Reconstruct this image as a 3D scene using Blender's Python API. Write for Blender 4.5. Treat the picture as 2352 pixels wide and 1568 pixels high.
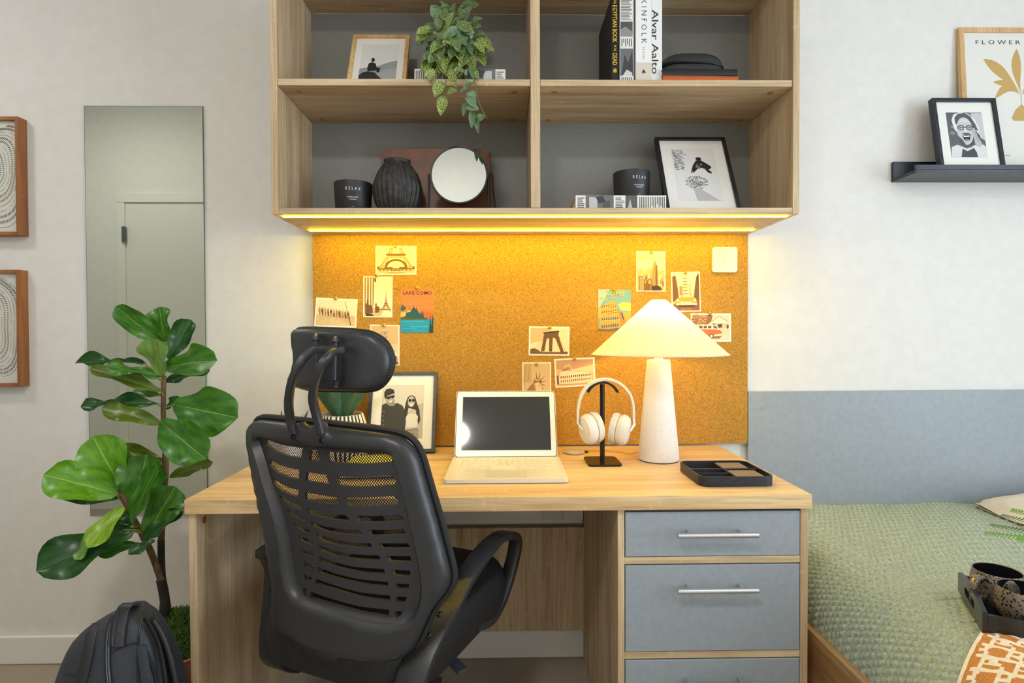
import bpy, bmesh, math, random
import numpy as np
from mathutils import Vector, Matrix
from mathutils.geometry import tessellate_polygon, delaunay_2d_cdt
random.seed(7)
for o in list(bpy.data.objects): bpy.data.objects.remove(o)
C = bpy.context.scene.collection
SC = bpy.context.scene

# ------------------------------------------------------------ camera
FPX, CX, CY, CZ = 1283.4, -0.0273, -1.94, 1.1306
YAW, PIT, ROL = 0.0159, -0.0152, -0.0040
_cy, _sy, _cp, _sp = math.cos(YAW), math.sin(YAW), math.cos(PIT), math.sin(PIT)
FWD = Vector((_sy*_cp, _cy*_cp, _sp)); _r0 = Vector((_cy, -_sy, 0)); _u0 = _r0.cross(FWD)
RGT = math.cos(ROL)*_r0 + math.sin(ROL)*_u0
UPV = -math.sin(ROL)*_r0 + math.cos(ROL)*_u0
CAM = Vector((CX, CY, CZ))
cd = bpy.data.cameras.new('camera'); cam = bpy.data.objects.new('camera', cd); C.objects.link(cam)
cd.sensor_width = 36; cd.lens = FPX*36/2352; cd.clip_start = 0.02
mw = Matrix((RGT, UPV, -FWD)).transposed().to_4x4(); mw.translation = CAM
cam.matrix_world = mw; SC.camera = cam

# ------------------------------------------------------------ world, daylight, exposure
SC.view_settings.view_transform = 'Standard'; SC.view_settings.look = 'None'
SC.view_settings.gamma = 1; SC.view_settings.use_curve_mapping = False
SC.view_settings.exposure = 0.10
wd = bpy.data.worlds.new('sky'); SC.world = wd; wd.use_nodes = True
wd.node_tree.nodes['Background'].inputs[0].default_value = (0.62, 0.76, 1.0, 1)
wd.node_tree.nodes['Background'].inputs[1].default_value = 1.0
def area(name, loc, rot, sx, sy, power, col, spread=180):
    l = bpy.data.lights.new(name, 'AREA'); l.shape = 'RECTANGLE'; l.size = sx; l.size_y = sy
    l.energy = power; l.color = col; l.spread = math.radians(spread)
    o = bpy.data.objects.new(name, l); C.objects.link(o); o.location = loc; o.rotation_euler = rot
    return o
XL, XR, YF, ZC = -3.6, 2.86, -3.0, 2.60       # room shell
WIN = (-2.75, -1.35, 0.35, 2.25)                  # window in the right wall: y0,y1,z0,z1
area('window_daylight', (XR+0.10, (WIN[0]+WIN[1])/2, (WIN[2]+WIN[3])/2), (0, math.radians(90), 0), WIN[3]-WIN[2]-0.1, WIN[1]-WIN[0]-0.1, 56, (0.80, 0.90, 1.0))

# ------------------------------------------------------------ helpers
def ray(px, py):
    return (FWD*FPX + RGT*(px-1176) + UPV*(784-py)).normalized()
def U(px, py, ax, v):                             # pixel -> point on the plane x|y|z = v
    d = ray(px, py); i = 'xyz'.index(ax); t = (v-CAM[i])/d[i]
    return CAM + d*t
def UP(px, py, p0, n):                            # pixel -> point on the plane (p0, n)
    d = ray(px, py); n = Vector(n); t = (Vector(p0)-CAM).dot(n)/d.dot(n)
    return CAM + d*t
def lin(c):
    return tuple(((v/12.92) if v <= 0.04045 else ((v+0.055)/1.055)**2.4) for v in c)
def rgb(r, g, b): return lin((r/255, g/255, b/255))

MATS = {}
def newmat(name):
    m = bpy.data.materials.new(name); m.use_nodes = True
    nt = m.node_tree; b = nt.nodes['Principled BSDF']
    return m, nt, b
def flat(col, rough=0.55, metal=0.0, name=None, spec=0.5, coat=0.0):
    key = (tuple(round(c, 4) for c in col), rough, metal, spec, coat)
    if key in MATS: return MATS[key]
    m, nt, b = newmat(name or 'paint'); b.inputs['Base Color'].default_value = (*col, 1)
    b.inputs['Roughness'].default_value = rough; b.inputs['Metallic'].default_value = metal
    b.inputs['Specular IOR Level'].default_value = spec; b.inputs['Coat Weight'].default_value = coat
    MATS[key] = m; return m
def N(nt, t, **kw):
    n = nt.nodes.new(t)
    for k, v in kw.items(): setattr(n, k, v)
    return n
def noise_mat(name, c1, c2, scale=20, rough=0.6, bump=0.0, bscale=None, detail=4, stretch=(1, 1, 1), coord='Object', lo=0.35, hi=0.65, bdist=0.002, metal=0, spec=0.5):
    if name in MATS: return MATS[name]
    m, nt, b = newmat(name); L = nt.links
    tc = N(nt, 'ShaderNodeTexCoord'); mp = N(nt, 'ShaderNodeMapping'); mp.inputs['Scale'].default_value = stretch
    L.new(tc.outputs[coord], mp.inputs['Vector'])
    n = N(nt, 'ShaderNodeTexNoise'); n.inputs['Scale'].default_value = scale; n.inputs['Detail'].default_value = detail
    L.new(mp.outputs[0], n.inputs['Vector'])
    r = N(nt, 'ShaderNodeValToRGB'); r.color_ramp.elements[0].position = lo; r.color_ramp.elements[1].position = hi
    r.color_ramp.elements[0].color = (*c1, 1); r.color_ramp.elements[1].color = (*c2, 1)
    L.new(n.outputs['Fac'], r.inputs[0]); L.new(r.outputs[0], b.inputs['Base Color'])
    b.inputs['Roughness'].default_value = rough; b.inputs['Metallic'].default_value = metal
    b.inputs['Specular IOR Level'].default_value = spec
    if bump:
        n2 = N(nt, 'ShaderNodeTexNoise'); n2.inputs['Scale'].default_value = bscale or scale; n2.inputs['Detail'].default_value = 3
        L.new(mp.outputs[0], n2.inputs['Vector'])
        bp = N(nt, 'ShaderNodeBump'); bp.inputs['Strength'].default_value = bump; bp.inputs['Distance'].default_value = bdist
        L.new(n2.outputs['Fac'], bp.inputs['Height']); L.new(bp.outputs[0], b.inputs['Normal'])
    MATS[name] = m; return m
def wood(axis, light=(214, 192, 156), dark=(178, 150, 114), name='oak', rough=0.5):
    key = 'wood_'+name+axis
    if key in MATS: return MATS[key]
    m, nt, b = newmat(name+'_grain_'+axis); L = nt.links
    tc = N(nt, 'ShaderNodeTexCoord')
    def noise(al, ac, detail, dist=0.0, w=0):
        mp = N(nt, 'ShaderNodeMapping'); mp.inputs['Scale'].default_value = tuple(al if a == axis else ac for a in 'xyz')
        mp.inputs['Location'].default_value = (w, w*1.3, w*0.7)
        L.new(tc.outputs['Object'], mp.inputs['Vector'])
        n = N(nt, 'ShaderNodeTexNoise'); n.inputs['Scale'].default_value = 1; n.inputs['Detail'].default_value = detail
        n.inputs['Distortion'].default_value = dist
        L.new(mp.outputs[0], n.inputs['Vector']); return n
    n1 = noise(1.1, 17, 5, 0.7); n2 = noise(7, 210, 3, 0, 3.0); n3 = noise(60, 28, 2, 0, 7.0)
    r1 = N(nt, 'ShaderNodeValToRGB'); e = r1.color_ramp.elements
    e[0].position = 0.33; e[0].color = (*rgb(*dark), 1); e[1].position = 0.62; e[1].color = (*rgb(*light), 1)
    L.new(n1.outputs['Fac'], r1.inputs[0])
    r2 = N(nt, 'ShaderNodeValToRGB'); e = r2.color_ramp.elements
    e[0].position = 0.36; e[0].color = (0.60, 0.57, 0.54, 1); e[1].position = 0.56; e[1].color = (1.06, 1.05, 1.03, 1)
    L.new(n2.outputs['Fac'], r2.inputs[0])
    mx = N(nt, 'ShaderNodeMix', data_type='RGBA', blend_type='MULTIPLY'); mx.inputs[0].default_value = 0.5
    L.new(r1.outputs[0], mx.inputs[6]); L.new(r2.outputs[0], mx.inputs[7])
    r3 = N(nt, 'ShaderNodeValToRGB'); e = r3.color_ramp.elements
    e[0].position = 0.62; e[0].color = (0, 0, 0, 1); e[1].position = 0.75; e[1].color = (0.28, 0.28, 0.28, 1)
    L.new(n3.outputs['Fac'], r3.inputs[0])
    m3 = N(nt, 'ShaderNodeMix', data_type='RGBA', blend_type='MIX'); m3.inputs[7].default_value = (*rgb(*[min(255, c+14) for c in light]), 1)
    L.new(r3.outputs[0], m3.inputs[0]); L.new(mx.outputs[2], m3.inputs[6])
    L.new(m3.outputs[2], b.inputs['Base Color']); b.inputs['Roughness'].default_value = rough
    bp = N(nt, 'ShaderNodeBump'); bp.inputs['Strength'].default_value = 0.25; bp.inputs['Distance'].default_value = 0.0006
    L.new(n2.outputs['Fac'], bp.inputs['Height']); L.new(bp.outputs[0], b.inputs['Normal'])
    MATS[key] = m; return m
def emit(col, s, name='glow'):
    m, nt, b = newmat(name); b.inputs['Base Color'].default_value = (0, 0, 0, 1)
    b.inputs['Emission Color'].default_value = (*col, 1); b.inputs['Emission Strength'].default_value = s
    return m

class MB:
    def __init__(s): s.v = []; s.f = []; s.m = []; s.uv = {}
    def add(s, vs, fs, mi=0, uvs=None):
        b = len(s.v); s.v += [Vector(p) for p in vs]
        for i, f in enumerate(fs):
            if uvs is not None: s.uv[len(s.f)] = [uvs[k] for k in f]
            s.f.append(tuple(k+b for k in f)); s.m.append(mi)
        return s
    def box(s, x0, x1, y0, y1, z0, z1, mi=0):
        vs = [(x, y, z) for z in (z0, z1) for y in (y0, y1) for x in (x0, x1)]
        return s.add(vs, [(0, 2, 3, 1), (4, 5, 7, 6), (0, 1, 5, 4), (2, 6, 7, 3), (0, 4, 6, 2), (1, 3, 7, 5)], mi)
    def lathe(s, prof, c=(0, 0, 0), n=40, mi=0, cap0=True, cap1=True, fn=None):
        b = []; c = Vector(c)
        for (r, z) in prof:
            for k in range(n):
                a = 2*math.pi*k/n; rr = r*(fn(a, z) if fn else 1)
                b.append(c+Vector((rr*math.cos(a), rr*math.sin(a), z)))
        fs = []
        for i in range(len(prof)-1):
            for k in range(n):
                k2 = (k+1) % n; fs.append((i*n+k, i*n+k2, (i+1)*n+k2, (i+1)*n+k))
        if cap0: fs.append(tuple(range(n-1, -1, -1)))
        if cap1: fs.append(tuple((len(prof)-1)*n+k for k in range(n)))
        return s.add(b, fs, mi)
    def tube(s, path, r, n=10, mi=0, closed=False, cap=True):
        P = [Vector(p) for p in path]; m = len(P); rs = r if isinstance(r, (list, tuple)) else [r]*m
        vs = []; up = None
        for i, p in enumerate(P):
            if closed: t = (P[(i+1) % m]-P[i-1])
            else: t = P[min(i+1, m-1)]-P[max(i-1, 0)]
            t.normalize()
            if up is None: up = t.orthogonal().normalized()
            up = (up-t*up.dot(t))
            up = up.normalized() if up.length > 1e-6 else t.orthogonal().normalized()
            w = t.cross(up)
            for k in range(n):
                a = 2*math.pi*k/n; vs.append(p+(up*math.cos(a)+w*math.sin(a))*rs[i])
        fs = []
        for i in range(m if closed else m-1):
            j = (i+1) % m
            for k in range(n):
                k2 = (k+1) % n; fs.append((i*n+k, i*n+k2, j*n+k2, j*n+k))
        if cap and not closed:
            fs.append(tuple(range(n-1, -1, -1))); fs.append(tuple((m-1)*n+k for k in range(n)))
        return s.add(vs, fs, mi)
    def band(s, path, side, w, t, mi=0, closed=False):     # strap: rectangular section, width along 'side'
        P = [Vector(p) for p in path]; m = len(P); side = Vector(side).normalized()
        ws = w if isinstance(w, (list, tuple)) else [w]*m; ts = t if isinstance(t, (list, tuple)) else [t]*m
        vs = []
        for i, p in enumerate(P):
            tg = (P[(i+1) % m]-P[i-1]) if closed else (P[min(i+1, m-1)]-P[max(i-1, 0)])
            nrm = tg.cross(side).normalized(); a = side*ws[i]/2; b = nrm*ts[i]/2; c = 0.72
            vs += [p-a-b*c, p-a*0.86-b, p+a*0.86-b, p+a-b*c, p+a+b*c, p+a*0.86+b, p-a*0.86+b, p-a+b*c]
        fs = []
        for i in range(m if closed else m-1):
            j = (i+1) % m
            for k in range(8): k2 = (k+1) % 8; fs.append((i*8+k, i*8+k2, j*8+k2, j*8+k))
        if not closed: fs += [tuple(range(7, -1, -1)), tuple((m-1)*8+k for k in range(8))]
        return s.add(vs, fs, mi)
    def prism(s, poly, d, mi=0):                         # poly: 3D points; extruded along d
        d = Vector(d); P = [Vector(p) for p in poly]; n = len(P)
        tri = tessellate_polygon([P])
        s.add(P, [tuple(t) for t in tri], mi); s.add([p+d for p in P], [tuple(reversed(t)) for t in tri], mi)
        s.add(P+[p+d for p in P], [(k, (k+1) % n, n+(k+1) % n, n+k) for k in range(n)], mi); return s
    def xf(s, fn): s.v = [Vector(fn(p)) for p in s.v]; return s
    def copy(s):
        m = MB(); m.v = [p.copy() for p in s.v]; m.f = list(s.f); m.m = list(s.m); m.uv = dict(s.uv); return m

ORG = {}
def mk(name, mb, mats, parent=None, smooth=False, bevel=0, bseg=2, sub=0, angle=35, kind=None, normals=True, weld=True):
    if not isinstance(mats, (list, tuple)): mats = [mats]
    if parent is None:
        lo = [min(p[i] for p in mb.v) for i in range(3)]; hi = [max(p[i] for p in mb.v) for i in range(3)]
        org = Vector(((lo[0]+hi[0])/2, (lo[1]+hi[1])/2, lo[2]))
    else: org = ORG[parent.name]
    me = bpy.data.meshes.new(name); me.from_pydata([p-org for p in mb.v], [], mb.f)
    for m in mats: me.materials.append(m)
    me.polygons.foreach_set('material_index', mb.m)
    if mb.uv:
        ul = me.uv_layers.new(name='uv')
        for pi, u in mb.uv.items():
            for k, li in enumerate(me.polygons[pi].loop_indices): ul.data[li].uv = u[k]
    if normals or weld:
        bm = bmesh.new(); bm.from_mesh(me)
        if weld: bmesh.ops.remove_doubles(bm, verts=bm.verts, dist=1e-5)
        if normals: bmesh.ops.recalc_face_normals(bm, faces=bm.faces)
        bm.to_mesh(me); bm.free()
    if smooth:
        me.polygons.foreach_set('use_smooth', [True]*len(me.polygons))
    o = bpy.data.objects.new(name, me); C.objects.link(o)
    if bevel:
        b = o.modifiers.new('bevel', 'BEVEL'); b.width = bevel; b.segments = bseg; b.limit_method = 'ANGLE'; b.angle_limit = math.radians(40)
        if smooth is None: pass
        me.polygons.foreach_set('use_smooth', [True]*len(me.polygons)); b.harden_normals = True
    if sub:
        b = o.modifiers.new('sub', 'SUBSURF'); b.levels = sub; b.render_levels = sub
    if smooth and not sub and angle and angle < 180:
        try: me.set_sharp_from_angle(angle=math.radians(angle))
        except Exception: pass
    if parent is None: o.location = org
    else: o.parent = parent
    ORG[o.name] = org
    if kind: o['kind'] = kind
    return o
def share(o, name, mat4, parent):                       # another object on the same mesh data, placed by a world matrix
    c = bpy.data.objects.new(name, o.data if hasattr(o, 'data') else o); C.objects.link(c)
    c.parent = parent
    m = mat4.copy(); m.translation = m.translation-ORG[parent.name]
    c.matrix_local = m; ORG[c.name] = ORG[parent.name]; return c
def tag(o, label, cat, group=None):
    o['label'] = label; o['category'] = cat
    if group: o['group'] = group
    return o
def thing(name, label, cat, loc, group=None):
    o = bpy.data.objects.new(name, None); C.objects.link(o); o.location = loc; o.empty_display_size = 0.05
    ORG[o.name] = Vector(loc); return tag(o, label, cat, group)
def struct(o): o['kind'] = 'structure'; return o
def lab(o, s): o['label'] = s; return o

# flat print: coloured shapes laid on a sheet (u right, v down, both 0..1)
_tx = {}
def text_mesh(s, bold=False):
    k = (s, bold)
    if k in _tx: return _tx[k]
    cu = bpy.data.curves.new('txt', 'FONT'); cu.body = s; cu.resolution_u = 2
    if bold: cu.offset = 0.010
    o = bpy.data.objects.new('txt', cu); C.objects.link(o)
    dg = bpy.context.evaluated_depsgraph_get(); me = o.evaluated_get(dg).to_mesh()
    vs = [(v.co.x, v.co.y) for v in me.vertices]; fs = [tuple(p.vertices) for p in me.polygons]
    o.evaluated_get(dg).to_mesh_clear(); bpy.data.objects.remove(o); bpy.data.curves.remove(cu)
    x0 = min(v[0] for v in vs); x1 = max(v[0] for v in vs); y0 = min(v[1] for v in vs); y1 = max(v[1] for v in vs)
    vs = [((x-x0)/(x1-x0), (y-y0)/(y1-y0)) for x, y in vs]
    _tx[k] = (vs, fs); return _tx[k]
class Print:
    def __init__(s, tl, tr, br, bl, nrm, off=0.0003, step=0.00003, rough=0.6):
        s.q = [Vector(p) for p in (tl, tr, br, bl)]; s.n = Vector(nrm).normalized(); s.off = off; s.step = step
        s.mb = MB(); s.mats = []; s.rough = rough; s.fn = None
    def P(s, u, v):
        if s.fn: return s.fn(u, v)+s.n*0
        a, b, c, d = s.q
        return (a*(1-u)+b*u)*(1-v)+(d*(1-u)+c*u)*v + s.n*s.off
    def mi(s, col):
        m = flat(rgb(*col), s.rough, name='ink')
        if m not in s.mats: s.mats.append(m)
        return s.mats.index(m)
    def poly(s, pts, col):
        s.off += s.step
        tri = tessellate_polygon([[Vector((u, v, 0)) for u, v in pts]])
        s.mb.add([s.P(u, v) for u, v in pts], [tuple(t) for t in tri], s.mi(col)); return s
    def polys(s, lst, col):
        s.off += s.step; mi = s.mi(col)
        for pts in lst:
            tri = tessellate_polygon([[Vector((u, v, 0)) for u, v in pts]])
            s.mb.add([s.P(u, v) for u, v in pts], [tuple(t) for t in tri], mi)
        return s
    def rect(s, u0, v0, u1, v1, col): return s.poly([(u0, v0), (u1, v0), (u1, v1), (u0, v1)], col)
    def rects(s, lst, col): return s.polys([[(a, b), (c, b), (c, d), (a, d)] for a, b, c, d in lst], col)
    def ell(s, cu, cv, ru, rv, col, n=18): return s.poly(ellp(cu, cv, ru, rv, n), col)
    def line(s, u0, v0, u1, v1, w, col): return s.poly(linep(u0, v0, u1, v1, w), col)
    def lines(s, lst, w, col): return s.polys([linep(*l, w) for l in lst], col)
    def text(s, t, u0, v0, u1, v1, col, bold=False, rot=0):
        s.off += s.step; vs, fs = text_mesh(t, bold); out = []
        for x, y in vs:
            if rot == 0: u = u0+(u1-u0)*x; v = v1+(v0-v1)*y
            else: u = u0+(u1-u0)*y; v = v0+(v1-v0)*x      # reads top to bottom
            out.append(s.P(u, v))
        s.mb.add(out, fs, s.mi(col)); return s
    def done(s, name, parent): return mk(name, s.mb, s.mats, parent, normals=False, weld=False)
def ellp(cu, cv, ru, rv, n=18, a0=0, a1=2*math.pi):
    full = abs(a1-a0-2*math.pi) < 1e-6
    return [(cu+ru*math.cos(a0+(a1-a0)*k/(n if full else n-1)), cv+rv*math.sin(a0+(a1-a0)*k/(n if full else n-1))) for k in range(n)]
def linep(u0, v0, u1, v1, w):
    d = math.hypot(u1-u0, v1-v0) or 1; a = -(v1-v0)/d*w/2; b = (u1-u0)/d*w/2
    return [(u0+a, v0+b), (u1+a, v1+b), (u1-a, v1-b), (u0-a, v0-b)]
def smooth_path(pts, k=6):                               # Catmull-Rom through the points
    P = [Vector(p) for p in pts]; out = []
    for i in range(len(P)-1):
        a, b, c, d = P[max(i-1, 0)], P[i], P[i+1], P[min(i+2, len(P)-1)]
        for j in range(k):
            t = j/k
            out.append(0.5*((2*b)+(c-a)*t+(2*a-5*b+4*c-d)*t*t+(3*b-a-3*c+d)*t**3))
    out.append(P[-1]); return out
def rrect(w, h, r, n=5):                                # rounded rectangle outline, centred
    out = []
    for cx, cy, a0 in ((w/2-r, h/2-r, 0), (-w/2+r, h/2-r, 90), (-w/2+r, -h/2+r, 180), (w/2-r, -h/2+r, 270)):
        for k in range(n+1):
            a = math.radians(a0+90*k/n); out.append((cx+r*math.cos(a), cy+r*math.sin(a)))
    return out
OX, OY, OZ = wood('x'), wood('y'), wood('z')
# ------------------------------------------------------------ room shell
WALL = noise_mat('wall_paint', rgb(226, 225, 221), rgb(230, 229, 226), 30, 0.7, 0.08, 300, bdist=0.0006)
CEIL = flat(rgb(238, 238, 236), 0.8, name='ceiling_paint')
TRIM = flat(rgb(232, 230, 224), 0.45, name='trim_gloss')
CARPET = noise_mat('carpet', rgb(160, 148, 132), rgb(212, 200, 182), 420, 0.95, 0.9, 500, 3, lo=0.3, hi=0.7, bdist=0.006)
struct(mk('floor', MB().box(XL-0.1, XR+0.3, YF-0.1, 0.1, -0.1, 0), CARPET))
struct(mk('ceiling', MB().box(XL-0.1, XR+0.3, YF-0.1, 0.1, ZC, ZC+0.1), CEIL))
struct(mk('wall_back', MB().box(XL-0.1, XR+0.3, 0, 0.1, 0, ZC), WALL))
struct(mk('wall_left', MB().box(XL-0.1, XL, YF, 0, 0, ZC), WALL))
m = MB(); y0, y1, z0, z1 = WIN
for a in ((YF, y0, 0, ZC), (y1, 0, 0, ZC), (y0, y1, 0, z0), (y0, y1, z1, ZC)): m.box(XR, XR+0.2, a[0], a[1], a[2], a[3])
struct(mk('wall_right', m, WALL))
fr = MB()
for a in ((y0, y1, z0, z0+0.045), (y0, y1, z1-0.045, z1), (y0, y0+0.045, z0, z1), (y1-0.045, y1, z0, z1), ((y0+y1)/2-0.025, (y0+y1)/2+0.025, z0, z1)):
    fr.box(XR+0.03, XR+0.09, *a)
struct(mk('window_1', fr, TRIM))
# wall behind the camera, stepping forward on the left; the long mirror shows the door in it
PY, PX = -1.72, -1.25
struct(mk('wall_front', MB().box(PX, XR+0.3, YF-0.1, YF, 0, ZC), WALL))
struct(mk('wall_front_step', MB().box(XL-0.1, PX, PY-0.1, PY, 0, ZC).box(PX-0.1, PX, YF, PY-0.1, 0, ZC), WALL))
DY = PY
def V(px, py, yv=DY): return U(px, py, 'y', -0.012-yv)   # seen in the mirror: virtual point behind its plane
dl = V(272, 445); dt = V(300, 452).z
dx0 = dl.x; dx1 = dx0+0.86
door = struct(mk('door_1', MB().box(dx0+0.05, dx1-0.05, DY, DY+0.012, 0.005, dt-0.04), flat(rgb(228, 227, 222), 0.5, name='door_paint'), bevel=0.002))
fr = MB().box(dx0, dx0+0.05, DY, DY+0.022, 0, dt-0.04).box(dx1-0.05, dx1, DY, DY+0.022, 0, dt-0.04).box(dx0, dx1, DY, DY+0.024, dt-0.04, dt+0.02)
struct(mk('trim_1', fr, TRIM, bevel=0.003))
hz = V(270, 540).z
mk('hinge', MB().box(dx0+0.040, dx0+0.062, DY+0.022, DY+0.036, hz-0.05, hz+0.05), flat(rgb(120, 124, 126), 0.35, 0.9, 'steel'), door)
# skirting boards
SKH = 0.098
for nm, bx in (('baseboard_back', (XL, XR, -0.016, 0, 0, SKH)), ('baseboard_left', (XL, XL+0.016, PY, -0.016, 0, SKH)), ('baseboard_front', (PX, XR, YF, YF+0.016, 0, SKH)), ('baseboard_right', (XR-0.016, XR, YF, -0.016, 0, SKH))):
    struct(mk(nm, MB().box(*bx), TRIM, bevel=0.006, bseg=3))

# ------------------------------------------------------------ room lamps, two of them added as fill
def disc_lamp(loc, nrm, r, power, label, col=(1, 0.95, 0.88)):
    t = thing('ceiling_lamp' if abs(nrm[2]) > 0.5 else 'wall_lamp', label, 'lamp', loc)
    n = Vector(nrm); q = n.to_track_quat('Z', 'Y').to_matrix(); L0 = Vector(loc)
    fn = lambda p: L0+q @ p
    mk('base', MB().lathe([(r, 0), (r, 0.03), (r*0.97, 0.035)], n=48).xf(fn), flat(rgb(235, 235, 235), 0.4, name='lamp_rim'), t, smooth=True)
    d = mk('diffuser', MB().lathe([(r*0.95, 0.036), (r*0.9, 0.05), (r*0.6, 0.062), (r*0.02, 0.066)], n=48).xf(fn), emit(col, power, 'opal_glow'), t, smooth=True)
    return t
disc_lamp((-0.46, -2.15, ZC), (0, 0, -1), 0.145, 92, 'round white ceiling lamp above the desk chair')
disc_lamp((1.45, -2.2, ZC), (0, 0, -1), 0.145, 26, 'added fill lamp, a white disc on the ceiling above the bed', (1, 0.97, 0.94))  # unseen lamp added over the bed for general fill
disc_lamp((-2.3, -0.95, ZC), (0, 0, -1), 0.145, 42, 'added fill lamp, a white disc on the ceiling by the door')  # unseen lamp added to brighten the left wall

# ------------------------------------------------------------ wall shelf unit
XA, XB, ZB, DC, TH, YB = -0.6772, 0.8202, 1.4672, 0.3517, 0.0186, -0.0646
ZS = 1.848; CK = -0.022; ZK = 0.7432
ztop = U(900, 32, 'y', YB).z
GREYB = noise_mat('grey_board', rgb(126, 127, 124), rgb(134, 135, 132), 200, 0.38, 0.15, 700, bdist=0.0004)
su = thing('wall_shelf_unit', 'oak wall shelf unit with four open compartments above the cork board', 'shelf', ((XA+XB)/2, -DC/2, ZB))
bv = 0.0012
for x in (XA, XB-TH): mk('side_panel', MB().box(x, x+TH, -DC, -0.001, ZB, ztop+0.02), OZ, su, bevel=bv)
dvx0 = U(1214, 240, 'y', -DC+0.002).x; dvx1 = U(1240.5, 240, 'y', -DC+0.002).x
dv0 = dvx0+ (dvx1-dvx0)*0.18
mk('divider', MB().box(dv0, dvx1, -DC+0.001, YB, ZB+TH, ztop), OZ, su, bevel=bv)
mk('bottom_panel', MB().box(XA+TH, XB-TH, -DC+0.002, CK, ZB, ZB+TH), OX, su, bevel=bv)
mk('top_panel', MB().box(XA+TH, XB-TH, -DC+0.002, YB, ztop, ztop+TH), OX, su, bevel=bv)
CAPM = flat(rgb(176, 116, 44), 0.5, name='cap_plastic')
for (a, b) in ((XA+TH, dv0), (dvx1, XB-TH)):
    sh = mk('shelf', MB().box(a+0.0008, b-0.0008, -DC+0.003, YB, ZS-TH, ZS), OX, su, bevel=bv)
    for cxp, cyp in ((a+0.045, -DC+0.045), (a+0.045, YB-0.03), (b-0.045, -DC+0.045), (b-0.045, YB-0.03)):
        mk('screw_cap', MB().lathe([(0.009, ZS-TH-0.001), (0.009, ZS-TH)], (cxp, cyp, 0), 16), CAPM, sh)
mk('back_panel', MB().box(XA+TH, XB-TH, YB, YB+0.012, ZB+TH, ztop), GREYB, su)
LED = emit((1.0, 0.72, 0.012), 58, 'led_glow')
for yy in (-DC+0.026, U(1200, 528, 'z', ZB).y):
    l = mk('led_strip', MB().box(XA+TH+0.004, XB-TH-0.004, yy-0.0045, yy+0.0045, ZB-0.0035, ZB), LED, su)
    lab(l, 'glowing yellow light strip under the shelf')

# ------------------------------------------------------------ cork board
def cork_mat():
    m, nt, b = newmat('cork'); L = nt.links; tc = N(nt, 'ShaderNodeTexCoord')
    n1 = N(nt, 'ShaderNodeTexNoise'); n1.inputs['Scale'].default_value = 420; n1.inputs['Detail'].default_value = 2
    n2 = N(nt, 'ShaderNodeTexVoronoi'); n2.inputs['Scale'].default_value = 330
    n3 = N(nt, 'ShaderNodeTexNoise'); n3.inputs['Scale'].default_value = 260; n3.inputs['Detail'].default_value = 1
    for n in (n1, n2, n3): L.new(tc.outputs['Object'], n.inputs['Vector'])
    r = N(nt, 'ShaderNodeValToRGB'); e = r.color_ramp.elements
    e[0].position = 0.36; e[0].color = (*rgb(152, 110, 38), 1); e[1].position = 0.64; e[1].color = (*rgb(198, 150, 58), 1)
    L.new(n1.outputs['Fac'], r.inputs[0])
    r2 = N(nt, 'ShaderNodeValToRGB'); e = r2.color_ramp.elements
    e[0].position = 0.27; e[0].color = (0.34, 0.22, 0.12, 1); e[1].position = 0.36; e[1].color = (1, 1, 1, 1)
    L.new(n3.outputs['Fac'], r2.inputs[0])
    mx = N(nt, 'ShaderNodeMix', data_type='RGBA', blend_type='MULTIPLY'); mx.inputs[0].default_value = 1
    L.new(r.outputs[0], mx.inputs[6]); L.new(r2.outputs[0], mx.inputs[7])
    hs = N(nt, 'ShaderNodeMix', data_type='RGBA', blend_type='OVERLAY'); hs.inputs[0].default_value = 0.15
    L.new(mx.outputs[2], hs.inputs[6]); L.new(n2.outputs['Color'], hs.inputs[7])
    bw = N(nt, 'ShaderNodeRGBToBW'); L.new(n2.outputs['Color'], bw.inputs[0]); L.new(bw.outputs[0], hs.inputs[7])
    L.new(hs.outputs[2], b.inputs['Base Color']); b.inputs['Roughness'].default_value = 0.85
    return m
cb = thing('cork_board', 'large cork pinboard under the shelf lit by yellow light strips', 'pinboard', ((XA+XB)/2, CK/2, ZK))
mk('cork_sheet', MB().box(XA+0.002, XB-0.002, CK, CK+0.006, ZK+0.002, ZB-0.0005), cork_mat(), cb)
EDGE = flat(rgb(216, 208, 190), 0.5, name='board_edge')
mk('edging', MB().box(XA, XB, CK+0.006, -0.0005, ZK, ZB-0.0005), EDGE, cb)

# ------------------------------------------------------------ desk
dxl, dxr, DD, ZD = -0.7817, 0.7137, 0.6153, 0.74
TD = 0.0345
desk = thing('desk', 'long oak desk with a thick top and side panel', 'desk', ((dxl+dxr)/2, -DD/2, 0))
mk('desktop', MB().box(dxl, dxr, -DD, -0.024, ZD-TD, ZD), wood('x', (226, 198, 150), (196, 162, 114), 'oak_top', 0.42), desk, bevel=0.0015)
FY = -DD+0.012                                          # front plane of panels
p0 = U(434.5, 1300, 'y', FY).x; p1 = U(452.5, 1300, 'y', FY).x
sp = mk('side_panel', MB().box(p0, p1, FY, -0.03, 0.001, ZD-TD), OZ, desk, bevel=bv)
CAPB = flat(rgb(150, 84, 20), 0.4, name='cap_brown')
for yy in (FY+0.035, -0.10):
    mk('screw_cap', MB().lathe([(0.009, 0), (0.009, 0.001)], n=16).xf(lambda p: Vector((p1+p.z, yy+p.x, ZD-TD-0.028+p.y))), CAPB, sp)
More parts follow.
